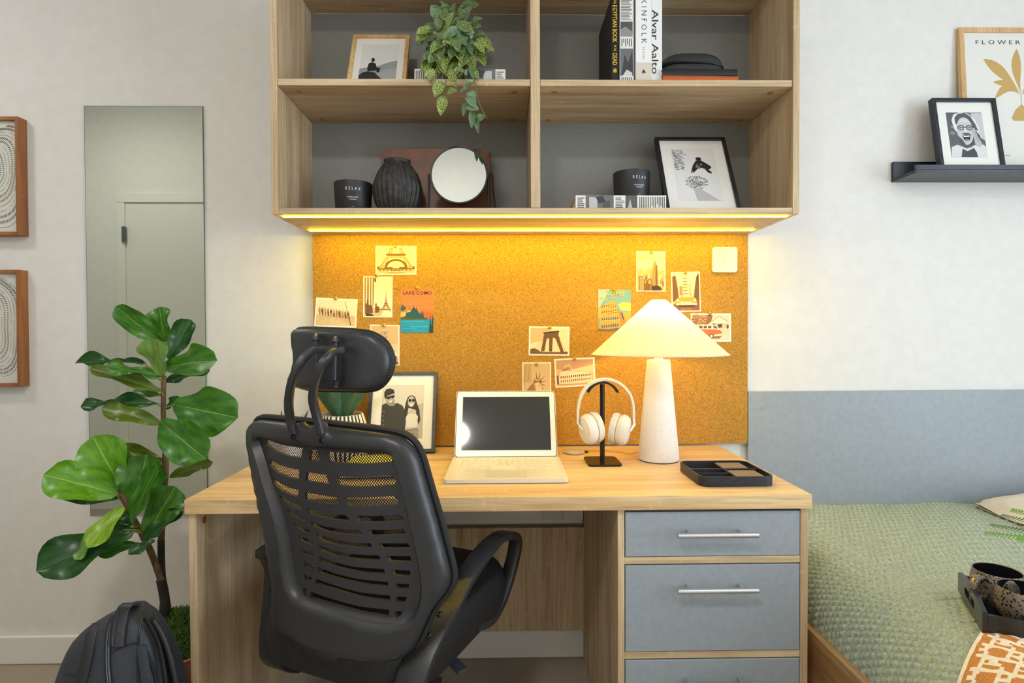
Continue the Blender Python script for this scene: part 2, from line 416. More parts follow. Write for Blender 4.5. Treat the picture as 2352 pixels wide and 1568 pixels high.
# drawer cabinet
c0 = U(1418.5, 1300, 'y', FY).x; c1 = U(1434.5, 1300, 'y', FY).x
c2 = U(1838, 1300, 'y', FY).x; c3 = U(1856, 1300, 'y', FY).x
dc = thing('drawer_cabinet', 'oak cabinet with grey drawers under the right end of the desk', 'cabinet', ((c0+c3)/2, FY/2, 0))
mk('side_panel', MB().box(c0, c1, FY, -0.02, 0.001, ZD-TD), OZ, dc, bevel=bv)
mk('side_panel', MB().box(c2, c3, FY, -0.02, 0.001, ZD-TD), OZ, dc, bevel=bv)
def zf(py): return U(1640, py, 'y', FY).z
rails = [(1277.5, 1294), (1495, 1511)]
for a, b in rails: mk('rail', MB().box(c1, c2, FY+0.001, FY+0.35, zf(b), zf(a)), OX, dc, bevel=bv)
mk('rail', MB().box(c1, c2, FY+0.001, FY+0.35, 0.02, 0.075), OX, dc, bevel=bv)
GREYD = noise_mat('grey_blue_board', rgb(146, 156, 164), rgb(152, 162, 169), 60, 0.42, 0.06, 900, bdist=0.0003)
ALU = flat(rgb(205, 208, 212), 0.32, 0.85, 'brushed_aluminium')
hx0, hx1 = U(1556, 1230, 'y', FY-0.03).x, U(1740, 1230, 'y', FY-0.03).x
def hand(zz, par):
    h = MB().tube([(hx0, FY-0.034, zz), (hx1, FY-0.034, zz)], 0.0062, 16)
    for q in (0.17, 0.83):
        x = hx0+(hx1-hx0)*q; h.tube([(x, FY-0.034, zz), (x, FY, zz)], 0.0042, 10)
    return mk('handle', h, ALU, par, smooth=True)
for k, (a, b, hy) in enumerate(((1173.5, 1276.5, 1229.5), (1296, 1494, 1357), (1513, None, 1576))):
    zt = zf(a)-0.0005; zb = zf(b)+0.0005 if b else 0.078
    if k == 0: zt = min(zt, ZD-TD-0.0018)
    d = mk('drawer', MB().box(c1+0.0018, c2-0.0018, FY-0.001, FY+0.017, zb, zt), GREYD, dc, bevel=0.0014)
    mk('drawer_box', MB().box(c1+0.012, c2-0.012, FY+0.017, FY+0.45, zb+0.012, zt-0.012), flat(rgb(60, 58, 55), 0.7, name='drawer_gap_shade'), d)  # box painted dark, standing in for shade in the gaps round the fronts
    hand(U(1640, hy, 'y', FY-0.034).z, d)
# panel at the wall under the desk, and the cable trunking above it
mz0 = U(1200, 1442, 'y', -0.035).z; mz1 = U(1200, 1208, 'y', -0.035).z
mk('back_panel', MB().box(p1, c0, -0.052, -0.034, mz0, mz1), OZ, desk, bevel=bv)
tr = thing('cable_trunking', 'white cable trunking along the wall under the desk', 'trunking', ((p1+c0)/2, -0.03, mz1+0.004))
PVC = flat(rgb(226, 224, 216), 0.4, name='white_pvc')
tz0 = mz1+0.006
mk('channel', MB().box(p1+0.002, c0-0.002, -0.034, -0.0005, tz0, tz0+0.062), PVC, tr, bevel=0.004)
mk('cover', MB().box(p1+0.002, c0-0.002, -0.044, -0.034, tz0+0.022, tz0+0.058), PVC, tr, bevel=0.003)
sk = U(1270, 1182, 'y', -0.05)
mk('socket', MB().box(sk.x-0.036, sk.x+0.036, -0.052, -0.044, tz0+0.020, tz0+0.062), flat(rgb(210, 208, 202), 0.4, name='socket_plate'), tr, bevel=0.002)

# ------------------------------------------------------------ headboard panel
hz1 = U(1900, 898.5, 'y', -0.019).z
hb = thing('headboard', 'grey-blue headboard panel on the wall behind the bed', 'headboard', (1.8, -0.01, 0.12))
HX = XB+0.0015
mk('panel', MB().box(HX, XR-0.02, -0.019, -0.001, 0.12, hz1), GREYD, hb, bevel=0.001)
q = U(1752, 938, 'y', -0.019)
mk('screw_cap', MB().lathe([(0.0085, 0), (0.0085, 0.0008)], n=20).xf(lambda p: Vector((q.x+p.x, -0.019-p.z, q.z+p.y))), flat(rgb(142, 152, 160), 0.4, name='cap_grey'), hb)
# ------------------------------------------------------------ framed pictures
BLKF = noise_mat('black_frame_wood', rgb(22, 24, 27), rgb(34, 36, 40), 40, 0.38, 0.1, 200)
BLUF = noise_mat('ink_black_wood', rgb(20, 30, 38), rgb(30, 40, 50), 40, 0.32, 0.1, 200)
PALE = wood('z', (226, 190, 136), (196, 156, 100), 'pale_pine', 0.5)
PAPER = flat(rgb(236, 235, 230), 0.55, name='mount_board', spec=0.4)
def frame_basis(bl, w, h, lean, yaw=0.0):
    R = Vector((math.cos(yaw), math.sin(yaw), 0)); B = Vector((-math.sin(yaw), math.cos(yaw), 0))
    Uv = (Vector((0, 0, 1))*math.cos(lean)+B*math.sin(lean)); Nn = R.cross(Uv)*1.0   # Nn points to the viewer
    return Vector(bl), R, Uv, Nn
def picture(name, label, bl, w, h, lean, fw, depth, fmat, yaw=0.0, mount=PAPER, draw=None, stand=False, cat='picture'):
    P0, R, Uv, Nn = frame_basis(bl, w, h, lean, yaw)
    lift = depth*math.sin(lean)+0.0002; P0 = P0+Vector((0, 0, lift)); h = h-lift       # its back edge stands on the surface
    t = thing(name, label, cat, P0+R*w/2)
    F = lambda a, b, c=0.0: P0+R*a+Uv*b+Nn*c
    def bar(pts):
        m = MB().prism([F(*p, -depth) for p in pts], Nn*depth)
        return mk('frame_bar', m, fmat, t, bevel=min(0.0012, fw*0.15))
    bar([(0, 0), (w, 0), (w-fw, fw), (fw, fw)]); bar([(0, h), (fw, h-fw), (w-fw, h-fw), (w, h)])
    bar([(0, 0), (fw, fw), (fw, h-fw), (0, h)]); bar([(w, 0), (w, h), (w-fw, h-fw), (w-fw, fw)])
    g = depth*0.35
    mk('mount', MB().prism([F(fw, fw, -g-0.002), F(w-fw, fw, -g-0.002), F(w-fw, h-fw, -g-0.002), F(fw, h-fw, -g-0.002)], Nn*0.002), mount, t)
    mk('backing', MB().prism([F(fw, fw, -depth), F(w-fw, fw, -depth), F(w-fw, h-fw, -depth), F(fw, h-fw, -depth)], Nn*(depth-g-0.0021)), flat(rgb(92, 70, 48), 0.8, name='backing_board'), t)
    if draw:
        pr = Print(F(fw, h-fw, -g), F(w-fw, h-fw, -g), F(w-fw, fw, -g), F(fw, fw, -g), Nn, 0.0002)
        draw(pr); pr.done('print', t)
    return t
def mountain_man(p):
    p.rect(0.13, 0.13, 0.87, 0.94, (222, 224, 224))
    p.poly([(0.13, 0.62), (0.3, 0.6), (0.46, 0.585), (0.6, 0.53), (0.72, 0.49), (0.87, 0.46), (0.87, 0.94), (0.13, 0.94)], (150, 158, 158))
    p.poly([(0.5, 0.7), (0.64, 0.64), (0.87, 0.6), (0.87, 0.94), (0.4, 0.94)], (168, 175, 174))
    p.poly([(0.13, 0.76), (0.2, 0.70), (0.3, 0.68), (0.44, 0.70), (0.5, 0.76), (0.58, 0.82), (0.67, 0.86), (0.66, 0.9), (0.87, 0.92), (0.87, 0.94), (0.13, 0.94)], (42, 42, 40))
    p.poly([(0.28, 0.62), (0.3, 0.52), (0.36, 0.49), (0.44, 0.52), (0.47, 0.6), (0.54, 0.61), (0.53, 0.7), (0.48, 0.7), (0.47, 0.66), (0.3, 0.68)], (30, 30, 30))
    p.ell(0.38, 0.455, 0.035, 0.035, (34, 33, 32)); p.ell(0.375, 0.425, 0.03, 0.018, (22, 22, 22))
def shore_bird(p):
    p.rect(0.17, 0.13, 0.83, 0.88, (214, 214, 214)); p.rect(0.175, 0.134, 0.825, 0.876, (226, 227, 227))
    rnd = random.Random(3); dash = []
    for k in range(150):
        v = 0.14+rnd.random()*0.3; u = 0.18+rnd.random()**1.6*(0.20-0.25*(v-0.14))
        dash.append((u, v, u+0.02+rnd.random()*0.02, v+0.006))
    p.rects(dash, (120, 120, 120))
    dash = []
    for k in range(190):
        a = rnd.random()*6.28; r = rnd.random()**0.6; u = 0.47+0.17*r*math.cos(a); v = 0.62+0.10*r*math.sin(a)
        dash.append((u, v, u+0.012+rnd.random()*0.012, v+0.009))
    p.rects(dash, (110, 110, 108))
    p.poly([(0.30, 0.5), (0.36, 0.62), (0.42, 0.74), (0.44, 0.88), (0.78, 0.88), (0.66, 0.80), (0.55, 0.73), (0.42, 0.70)], (186, 187, 187))
    p.poly([(0.42, 0.48), (0.47, 0.37), (0.53, 0.30), (0.60, 0.29), (0.68, 0.34), (0.745, 0.385), (0.75, 0.41), (0.70, 0.435), (0.745, 0.475), (0.73, 0.495), (0.68, 0.475), (0.64, 0.42), (0.56, 0.405), (0.50, 0.45), (0.46, 0.485)], (34, 33, 32))
    p.ell(0.575, 0.275, 0.045, 0.025, (26, 26, 26)); p.poly([(0.5, 0.40), (0.53, 0.35), (0.58, 0.39), (0.57, 0.43)], (120, 116, 108))
    p.ell(0.45, 0.47, 0.012, 0.008, (220, 220, 220)); p.ell(0.60, 0.36, 0.012, 0.008, (210, 210, 210))
def couple(p):
    p.rect(0.155, 0.135, 0.845, 0.865, (202, 198, 190)); p.rect(0.16, 0.14, 0.84, 0.86, (212, 209, 202))
    p.poly([(0.6, 0.5), (0.72, 0.42), (0.84, 0.38), (0.84, 0.86), (0.6, 0.86)], (184, 180, 172))
    # man with dark shirt, hair and sunglasses
    p.poly([(0.16, 0.86), (0.16, 0.41), (0.22, 0.385), (0.30, 0.40), (0.42, 0.385), (0.50, 0.42), (0.55, 0.5), (0.57, 0.68), (0.55, 0.86)], (58, 57, 56))
    p.poly([(0.22, 0.34), (0.36, 0.33), (0.37, 0.42), (0.30, 0.425), (0.24, 0.40)], (150, 145, 138))
    p.ell(0.285, 0.295, 0.075, 0.085, (178, 172, 164))
    p.poly([(0.19, 0.30), (0.185, 0.23), (0.22, 0.19), (0.28, 0.18), (0.34, 0.20), (0.36, 0.25), (0.33, 0.255), (0.24, 0.285), (0.215, 0.33)], (46, 44, 42))
    p.poly([(0.225, 0.30), (0.355, 0.275), (0.36, 0.30), (0.33, 0.32), (0.30, 0.31), (0.265, 0.335), (0.235, 0.325)], (28, 27, 26))
    p.poly([(0.265, 0.36), (0.325, 0.345), (0.32, 0.365), (0.29, 0.378)], (238, 236, 232))
    # woman with long hair, sunglasses and a light top
    p.poly([(0.55, 0.86), (0.56, 0.7), (0.58, 0.52), (0.64, 0.46), (0.74, 0.47), (0.80, 0.52), (0.79, 0.62), (0.77, 0.86)], (196, 190, 181))
    p.poly([(0.54, 0.62), (0.53, 0.48), (0.555, 0.36), (0.58, 0.30), (0.64, 0.275), (0.70, 0.30), (0.73, 0.38), (0.78, 0.48), (0.80, 0.62), (0.77, 0.68), (0.74, 0.58), (0.72, 0.48), (0.60, 0.45), (0.58, 0.56)], (50, 47, 45))
    p.ell(0.64, 0.365, 0.058, 0.075, (190, 184, 175)); p.ell(0.617, 0.35, 0.026, 0.022, (30, 28, 27)); p.ell(0.672, 0.348, 0.026, 0.022, (30, 28, 27))
    p.poly([(0.61, 0.40), (0.67, 0.397), (0.655, 0.42), (0.625, 0.42)], (244, 243, 240))
    p.poly([(0.57, 0.56), (0.62, 0.53), (0.70, 0.53), (0.76, 0.56), (0.75, 0.71), (0.58, 0.71)], (222, 219, 212))
    p.poly([(0.56, 0.74), (0.77, 0.72), (0.79, 0.86), (0.55, 0.86)], (150, 146, 138))
    p.lines([(0.57, 0.76, 0.76, 0.74), (0.6, 0.8, 0.62, 0.86), (0.68, 0.79, 0.70, 0.86)], 0.006, (84, 80, 74))
    p.polys([ellp(0.2, 0.5+0.06*k, 0.006, 0.005, 8) for k in range(4)], (230, 228, 224))
def laughing(p):
    p.rect(0.17, 0.16, 0.80, 0.85, (92, 96, 98)); rnd = random.Random(5)
    for k in range(16): p.ell(0.23+0.5*rnd.random(), 0.2+0.6*rnd.random(), 0.03+0.02*rnd.random(), 0.025, random.Random(k).choice([(132, 136, 138), (70, 74, 77), (160, 164, 166)]))
    p.poly([(0.60, 0.17), (0.80, 0.17), (0.80, 0.6), (0.72, 0.55)], (196, 199, 200))
    p.poly([(0.17, 0.85), (0.19, 0.70), (0.30, 0.66), (0.46, 0.72), (0.62, 0.66), (0.76, 0.66), (0.80, 0.70), (0.80, 0.85)], (216, 218, 219))
    p.poly([(0.34, 0.85), (0.38, 0.72), (0.46, 0.76), (0.58, 0.71), (0.62, 0.78), (0.63, 0.85)], (70, 73, 76))
    p.poly([(0.28, 0.42), (0.25, 0.28), (0.30, 0.19), (0.42, 0.16), (0.56, 0.18), (0.67, 0.27), (0.72, 0.40), (0.70, 0.5), (0.62, 0.40), (0.5, 0.26), (0.38, 0.26), (0.33, 0.36), (0.36, 0.52)], (226, 227, 228))
    p.poly([(0.31, 0.33), (0.31, 0.24), (0.38, 0.18), (0.50, 0.17), (0.59, 0.22), (0.66, 0.34), (0.70, 0.45), (0.62, 0.42), (0.55, 0.28), (0.40, 0.27), (0.36, 0.38)], (84, 86, 88))
    p.ell(0.465, 0.45, 0.145, 0.215, (198, 200, 201), 26)
    p.poly([(0.36, 0.30), (0.44, 0.26), (0.54, 0.27), (0.59, 0.33), (0.5, 0.31), (0.42, 0.31)], (212, 214, 214))
    p.poly([(0.33, 0.52), (0.40, 0.58), (0.46, 0.68), (0.55, 0.66), (0.61, 0.55), (0.60, 0.62), (0.54, 0.70), (0.45, 0.71), (0.37, 0.63)], (86, 88, 90))
    for cu in (0.40, 0.545):
        p.poly(ellp(cu, 0.398, 0.062, 0.042), (40, 42, 44)); p.ell(cu, 0.400, 0.048, 0.030, (176, 179, 180)); p.line(cu-0.035, 0.402, cu+0.035, 0.398, 0.012, (60, 62, 64))
    p.line(0.455, 0.392, 0.49, 0.39, 0.012, (40, 42, 44))
    p.poly([(0.455, 0.40), (0.485, 0.40), (0.50, 0.47), (0.44, 0.475)], (222, 223, 223))
    p.poly([(0.39, 0.50), (0.46, 0.475), (0.54, 0.49), (0.57, 0.52), (0.47, 0.505)], (74, 76, 78))
    p.poly([(0.405, 0.525), (0.47, 0.51), (0.545, 0.52), (0.535, 0.58), (0.48, 0.61), (0.43, 0.585)], (34, 34, 36))
    p.poly([(0.42, 0.527), (0.535, 0.522), (0.525, 0.54), (0.43, 0.545)], (238, 238, 238)); p.poly([(0.44, 0.58), (0.52, 0.575), (0.48, 0.60)], (160, 160, 160))
    p.poly([(0.61, 0.66), (0.59, 0.46), (0.60, 0.40), (0.63, 0.40), (0.66, 0.50), (0.72, 0.62), (0.70, 0.70)], (186, 188, 189))
    p.lines([(0.63, 0.45, 0.665, 0.62), (0.66, 0.48, 0.70, 0.62)], 0.008, (120, 122, 124))
ZL = ZB+TH                                              # lower shelf surface
def lean_frame(pxl, pxr, pyt, zbase, yb, yt):            # left/right/top pixels of a frame leaning from (yb) at its foot to (yt) at its top
    a = U(pxl, pyt, 'y', yt); b = U(pxr, pyt, 'y', yt); w = b.x-a.x; dz = a.z-zbase; dy = yt-yb
    return (a.x, yb, zbase), w, math.hypot(dz, dy), math.atan2(dy, dz)
bl, w, h, le = lean_frame(1503.5, 1664, 315.5, ZL, -0.262, -0.125)
picture('framed_picture', 'thin black frame with a black and white shore print beside the right candle', bl, w, h, le, 0.0115, 0.018, BLKF, draw=shore_bird)
bl, w, h, le = lean_frame(812, 942, 80, ZS, -0.265, -0.165)
picture('framed_picture', 'pale wood frame with a photo of a person sitting on a rock', bl, w, h, le, 0.0125, 0.018, PALE, draw=mountain_man)

# ------------------------------------------------------------ books
INK = (30, 30, 32)
def sheetbook(name, label, x0, x1, yf, yb, z0, z1, cover, pages=(232, 226, 212), spine_draw=None, upright=False, covmat=None, cat='book', spine='front'):
    t = thing(name, label, cat, ((x0+x1)/2, (yf+yb)/2, z0))
    cm = covmat or flat(rgb(*cover), 0.45, name='book_cover'); e = 0.0022
    if upright:
        mk('cover', MB().box(x0, x0+e, yf, yb, z0, z1).box(x1-e, x1, yf, yb, z0, z1).box(x0, x1, yf, yf+e, z0, z1), cm, t, bevel=0.0007)
        mk('pages', MB().box(x0+e, x1-e, yf+e, yb-0.004, z0+0.004, z1-0.004), noise_mat('page_edges', rgb(214, 206, 190), rgb(238, 232, 220), 600, 0.8, stretch=(1, 0.02, 0.02)), t)
    else:
        mk('cover', MB().box(x0, x1, yf, yb, z0, z0+e).box(x0, x1, yf, yb, z1-e, z1).box(x0, x1, yf, yf+e, z0, z1), cm, t, bevel=0.0007)
        mk('pages', MB().box(x0+0.004, x1-0.004, yf+e, yb-0.004, z0+e, z1-e), noise_mat('page_edges_flat', rgb(214, 206, 190), rgb(238, 232, 220), 600, 0.8, stretch=(0.02, 0.02, 1)), t)
    if spine_draw:
        pr = Print((x0, yf, z1), (x1, yf, z1), (x1, yf, z0), (x0, yf, z0), (0, -1, 0), 0.0003)
        spine_draw(pr); pr.done('print', t)
    return t
def textlines(p, u0, v0, u1, v1, n, vert, seed, col=(70, 70, 70)):
    r = random.Random(seed); out = []
    for k in range(n):
        if vert:
            a = u0+(u1-u0)*(k+0.25)/n; b = a+(u1-u0)/n*0.45
            out.append((a, v0, b, v1-(v1-v0)*0.5*r.random()**2))
        else:
            a = v0+(v1-v0)*(k+0.25)/n; b = a+(v1-v0)/n*0.45
            out.append((u0, a, u1-(u1-u0)*0.4*r.random()**2, b))
    p.rects(out, col)
def news_spine_flat(p, flip=False):
    f = (lambda u: 1-u) if flip else (lambda u: u)
    def R(a, b, c, d, col): a, c = sorted((f(a), f(c))); p.rect(a, b, c, d, col)
    def TL(a, b, c, d, n, vert, s): a, c = sorted((f(a), f(c))); textlines(p, a, b, c, d, n, vert, s)
    R(0, 0, 1, 1, (236, 235, 232)); TL(0.02, 0.1, 0.10, 0.9, 7, False, 1)
    R(0.11, 0, 0.42, 1, (112, 114, 116)); R(0.15, 0.1, 0.24, 1, (196, 198, 200)); R(0.30, 0.3, 0.38, 1, (84, 86, 90))
    p.poly([(f(0.22), 0.1), (f(0.30), 0.0), (f(0.33), 0.35), (f(0.26), 0.5)], (60, 62, 66))
    TL(0.44, 0.1, 0.54, 0.95, 9, False, 2); R(0.55, 0, 0.68, 1, (92, 94, 97)); p.poly([(f(0.57), 0.9), (f(0.60), 0.2), (f(0.63), 0.8)], (190, 192, 194))
    TL(0.70, 0.08, 0.99, 0.92, 15, True, 3)
bkx0, bkx1 = U(1322, 460, 'y', -0.29).x, U(1530, 460, 'y', -0.29).x
sheetbook('book', 'thick newsprint-patterned book lying under the right candle', bkx0, bkx1, -0.29, -0.10, ZL, ZL+0.049, (230, 228, 222), spine_draw=lambda p: news_spine_flat(p))
bk2 = (U(952, 172, 'y', -0.3).x, U(1161, 172, 'y', -0.3).x)
sheetbook('book', 'thick newsprint-patterned book lying under the trailing plant', bk2[0], bk2[1], -0.3, -0.115, ZS, ZS+0.05, (230, 228, 222), spine_draw=lambda p: news_spine_flat(p, True))
# four upright books
YS = -0.325
def bx(px): return U(px, 150, 'y', YS).x
def egypt(p):
    p.text('THE', 0.30, 0.035, 0.62, 0.085, (226, 182, 40), True, 90); p.text('EGYPTIAN BOOK', 0.14, 0.105, 0.74, 0.53, (232, 190, 46), True, 90)
    p.text('OF THE', 0.30, 0.56, 0.62, 0.63, (226, 182, 40), True, 90); p.text('DEAD', 0.14, 0.655, 0.74, 0.79, (232, 190, 46), True, 90)
    p.ell(0.45, 0.855, 0.26, 0.018, (226, 182, 40)); p.poly([(0.2, 0.85), (0.42, 0.825), (0.7, 0.84), (0.66, 0.875), (0.3, 0.88)], (206, 160, 30))
def news_up(p):
    p.rect(0, 0, 1, 1, (228, 227, 224)); textlines(p, 0.08, 0.02, 0.9, 0.38, 24, False, 6); p.rect(0.05, 0.39, 0.93, 0.54, (78, 80, 82))
    p.poly([(0.06, 0.47), (0.4, 0.44), (0.9, 0.49), (0.93, 0.54), (0.05, 0.54)], (140, 142, 144)); textlines(p, 0.08, 0.56, 0.92, 0.64, 6, True, 8)
    p.rect(0.03, 0.66, 0.97, 0.93, (104, 106, 107)); p.poly([(0.1, 0.93), (0.35, 0.72), (0.6, 0.80), (0.9, 0.68), (0.97, 0.93)], (58, 60, 62)); p.poly([(0.2, 0.93), (0.5, 0.87), (0.9, 0.90), (0.9, 0.93)], (204, 205, 205))
    textlines(p, 0.08, 0.945, 0.92, 0.995, 6, True, 9)
def kinfolk(p):
    p.rect(0, 0, 1, 0.80, (238, 239, 240)); p.rect(0, 0.80, 1, 1, (214, 207, 194))
    p.text('K I N F O L K', 0.36, 0.20, 0.70, 0.62, (52, 52, 54), False, 90); p.text('T R A V E L', 0.42, 0.65, 0.58, 0.775, (110, 110, 112), False, 90)
    p.poly([(0.36, 0.90), (0.50, 0.865), (0.66, 0.90)], (40, 40, 42)); p.rect(0.40, 0.906, 0.62, 0.909, (120, 118, 112))
def aalto(p):
    p.rect(0, 0, 1, 1, (232, 234, 235)); p.text('Alvar Aalto', 0.02, 0.27, 0.66, 0.905, (44, 48, 52), True, 90); p.text('bn', 0.05, 0.962, 0.4, 0.985, (60, 62, 64), True, 90)
BLKC = noise_mat('black_cloth_cover', rgb(24, 25, 28), rgb(36, 37, 40), 500, 0.75, 0.2, 900, bdist=0.0004)
sheetbook('book', 'black book with gold spine lettering standing in the upper right compartment', bx(1404.5), bx(1422), YS, -0.115, ZS, ZS+0.248, (28, 28, 30), upright=True, covmat=BLKC, spine_draw=egypt)
sheetbook('book', 'newsprint-patterned book standing between the black and white books', bx(1423), bx(1454.5), YS-0.004, -0.12, ZS, ZS+0.285, (222, 221, 216), upright=True, spine_draw=news_up)
sheetbook('book', 'white book with a beige foot on its spine', bx(1460.5), bx(1496), YS, -0.12, ZS, ZS+0.30, (236, 236, 234), upright=True, spine_draw=kinfolk)
sheetbook('book', 'white book with bold black lettering standing beside the black case', bx(1496.8), bx(1521), YS+0.002, -0.11, ZS, ZS+0.29, (228, 230, 230), upright=True, spine_draw=aalto)
# notebooks and black case
nbx = (U(1524, 170, 'y', -0.335).x, U(1694.5, 170, 'y', -0.335).x)
def notebook(label, x0, x1, z0, z1, col, bump):
    t = thing('notebook', label, 'notebook', ((x0+x1)/2, -0.26, z0)); cm = noise_mat('leatherette%d' % col[0], rgb(*col), rgb(*[c+8 for c in col]), 300, 0.5, 0.2, 700, bdist=0.0003)
    yf, yb = -0.335, -0.195
    mk('cover', MB().box(x0, x1, yf, yb, z0, z0+0.0025).box(x0, x1, yf, yb, z1-0.0025, z1).box(x0, x1, yf, yf+0.0025, z0, z1), cm, t, bevel=0.001)
    mk('pages', MB().box(x0+0.003, x1-0.003, yf+0.0025, yb-0.002, z0+0.0025, z1-0.0025), flat(rgb(228, 220, 204), 0.8, name='paper_block'), t)
notebook('orange notebook at the bottom beneath the black notebook', nbx[0]-0.002, nbx[1]+0.002, ZS, ZS+0.0186, (196, 98, 46), 0)
notebook('black notebook between the orange notebook and the black case', nbx[0]-0.003, nbx[1]-0.001, ZS+0.0188, ZS+0.037, (34, 36, 40), 0)
CASE = noise_mat('case_nylon', rgb(26, 27, 30), rgb(36, 37, 41), 700, 0.6, 0.25, 900, bdist=0.0004)
ca = U(1519.5, 150, 'y', -0.31).x; cb2 = U(1668, 150, 'y', -0.31).x; zc0 = ZS+0.0372; zc1 = U(1590, 128.5, 'y', -0.27).z
cs = thing('hard_case', 'black rounded zip case lying on the stacked notebooks', 'case', ((ca+cb2)/2, -0.26, zc0))
def dome(m, x0, x1, y0, y1, z0, z1, pw=2.6, n=36, k=9):
    cx, cyy, a, b = (x0+x1)/2, (y0+y1)/2, (x1-x0)/2, (y1-y0)/2; rings = []
    for i in range(k+1):
        t = i/k; r = (1-t**pw)**(1/pw) if t < 1 else 0.02
        r = max(r, 0.02); rings.append((r, z0+(z1-z0)*t))
    vs = []
    for r, z in rings:
        for j in range(n):
            q = 2*math.pi*j/n; c, s = math.cos(q), math.sin(q); e = 0.62
            vs.append((cx+a*r*math.copysign(abs(c)**e, c), cyy+b*r*math.copysign(abs(s)**e, s), z))
    fs = [(i*n+j, i*n+(j+1) % n, (i+1)*n+(j+1) % n, (i+1)*n+j) for i in range(k) for j in range(n)]
    fs += [tuple(range(n-1, -1, -1)), tuple(k*n+j for j in range(n))]; return m.add(vs, fs)
zm = zc0+(zc1-zc0)*0.36
mk('lower_shell', dome(MB(), ca, cb2, -0.325, -0.20, zc0, zm, 9), CASE, cs, smooth=True)
mk('upper_shell', dome(MB(), ca+0.002, cb2-0.002, -0.323, -0.202, zm, zc1, 2.4), CASE, cs, smooth=True)
zp = [(( (ca+cb2)/2+ (cb2-ca)/2*1.005*math.copysign(abs(math.cos(q))**0.62, math.cos(q))), -0.2625+0.0628*math.copysign(abs(math.sin(q))**0.62, math.sin(q)), zm+0.004*math.sin(2*q)) for q in [2*math.pi*k/60 for k in range(60)]]
mk('zip', MB().tube(zp, 0.0022, 6, closed=True), flat(rgb(18, 18, 20), 0.5, name='zip_black'), cs, smooth=True)

# ------------------------------------------------------------ candles
CNDL = flat(rgb(38, 40, 44), 0.5, name='matt_black_glass')
def candle(label, pl, pr, ptop, yv, zb):
    a = U(pl, ptop+10, 'y', yv); b = U(pr, ptop+10, 'y', yv); r = (b.x-a.x)/2; cx = (a.x+b.x)/2; zt = U((pl+pr)/2, ptop+3, 'y', yv).z
    t = thing('candle', label, 'candle', (cx, yv, zb), 'black scented candles in glass jars')
    h = zt-zb; c = (cx, yv, zb)
    mk('jar', MB().lathe([(r*0.86, 0), (r*0.90, 0.003), (r, h*0.97), (r*0.995, h), (r*0.95, h), (r*0.93, h*0.82), (0.001, h*0.8)], c, 56, cap1=False), CNDL, t, smooth=True)
    mk('wax', MB().lathe([(r*0.925, h*0.78), (r*0.92, h*0.83), (0.001, h*0.83)], c, 40, cap1=False), flat(rgb(232, 226, 212), 0.6, name='wax'), t, smooth=True)
    pr_ = Print((0, 0, 0), (1, 0, 0), (1, 0, 1), (0, 0, 1), (0, -1, 0)); 
    def fn(u, v):
        an = (u-0.5)*1.5+0.20; z = h*(0.93-v*0.9); rr = r*(0.90+0.10*z/h)*1.002+pr_.off*0.2
        return Vector((cx+rr*math.sin(an), yv-rr*math.cos(an), zb+z))
    pr_.fn = fn; wht = (226, 228, 230)
    pr_.text('R  E  L  A  X', 0.27, 0.15, 0.79, 0.25, wht, True)
    pr_.rect(0.34, 0.385, 0.70, 0.393, wht)
    pr_.text('SOOTHING LAVENDER', 0.32, 0.45, 0.72, 0.49, wht, True); pr_.text('& TONKA BEAN', 0.39, 0.52, 0.65, 0.56, wht, True)
    pr_.text('the', 0.50, 0.76, 0.56, 0.79, wht, True); pr_.text('Aroma', 0.41, 0.80, 0.63, 0.88, wht, True)
    pr_.done('lettering', t); return t
candle('black candle jar beside the ribbed black vase', 768, 854.5, 420, -0.205, ZL)
candle('black candle jar standing on the newsprint book', 1408, 1492.5, 396, -0.165, ZL+0.0492)

# ------------------------------------------------------------ ribbed vase
vy = -0.21; va = U(856, 430, 'y', vy).x; vb = U(970, 430, 'y', vy).x; vr = (vb-va)/2; vz = U(912, 370, 'y', vy).z-ZL
VASE = noise_mat('charred_clay', rgb(30, 29, 28), rgb(58, 56, 54), 60, 0.55, 0.6, 120, bdist=0.003)
prof = [(0.55, 0), (0.66, 0.02), (0.90, 0.24), (0.99, 0.42), (1.0, 0.50), (0.95, 0.62), (0.80, 0.78), (0.60, 0.90), (0.52, 0.955), (0.535, 1.0), (0.47, 1.0), (0.42, 0.93), (0.3, 0.85)]
pp = []
for i in range(len(prof)-1):
    for k in range(4): t = k/4; pp.append((prof[i][0]*(1-t)+prof[i+1][0]*t, prof[i][1]*(1-t)+prof[i+1][1]*t))
pp.append(prof[-1])
rn = random.Random(11); ph = [rn.random()*6 for _ in range(8)]
def ribs(a, z):
    zz = z/vz; k = a*13+0.55*math.sin(zz*5+ph[0])+0.4*math.sin(a*3+ph[1]); amp = 0.085*(1-max(0, (zz-0.86)/0.14))
    return 1-amp*(1-abs(math.sin(k/1.0)))**1.3+0.015*math.sin(a*5+zz*9)
mk_v = mk('vase', MB().lathe([(r*vr, z*vz) for r, z in pp], ((va+vb)/2, vy, ZL), 130, fn=ribs, cap1=True), VASE, smooth=True, angle=180)
tag(mk_v, 'round black vase with rough vertical ribs', 'vase')

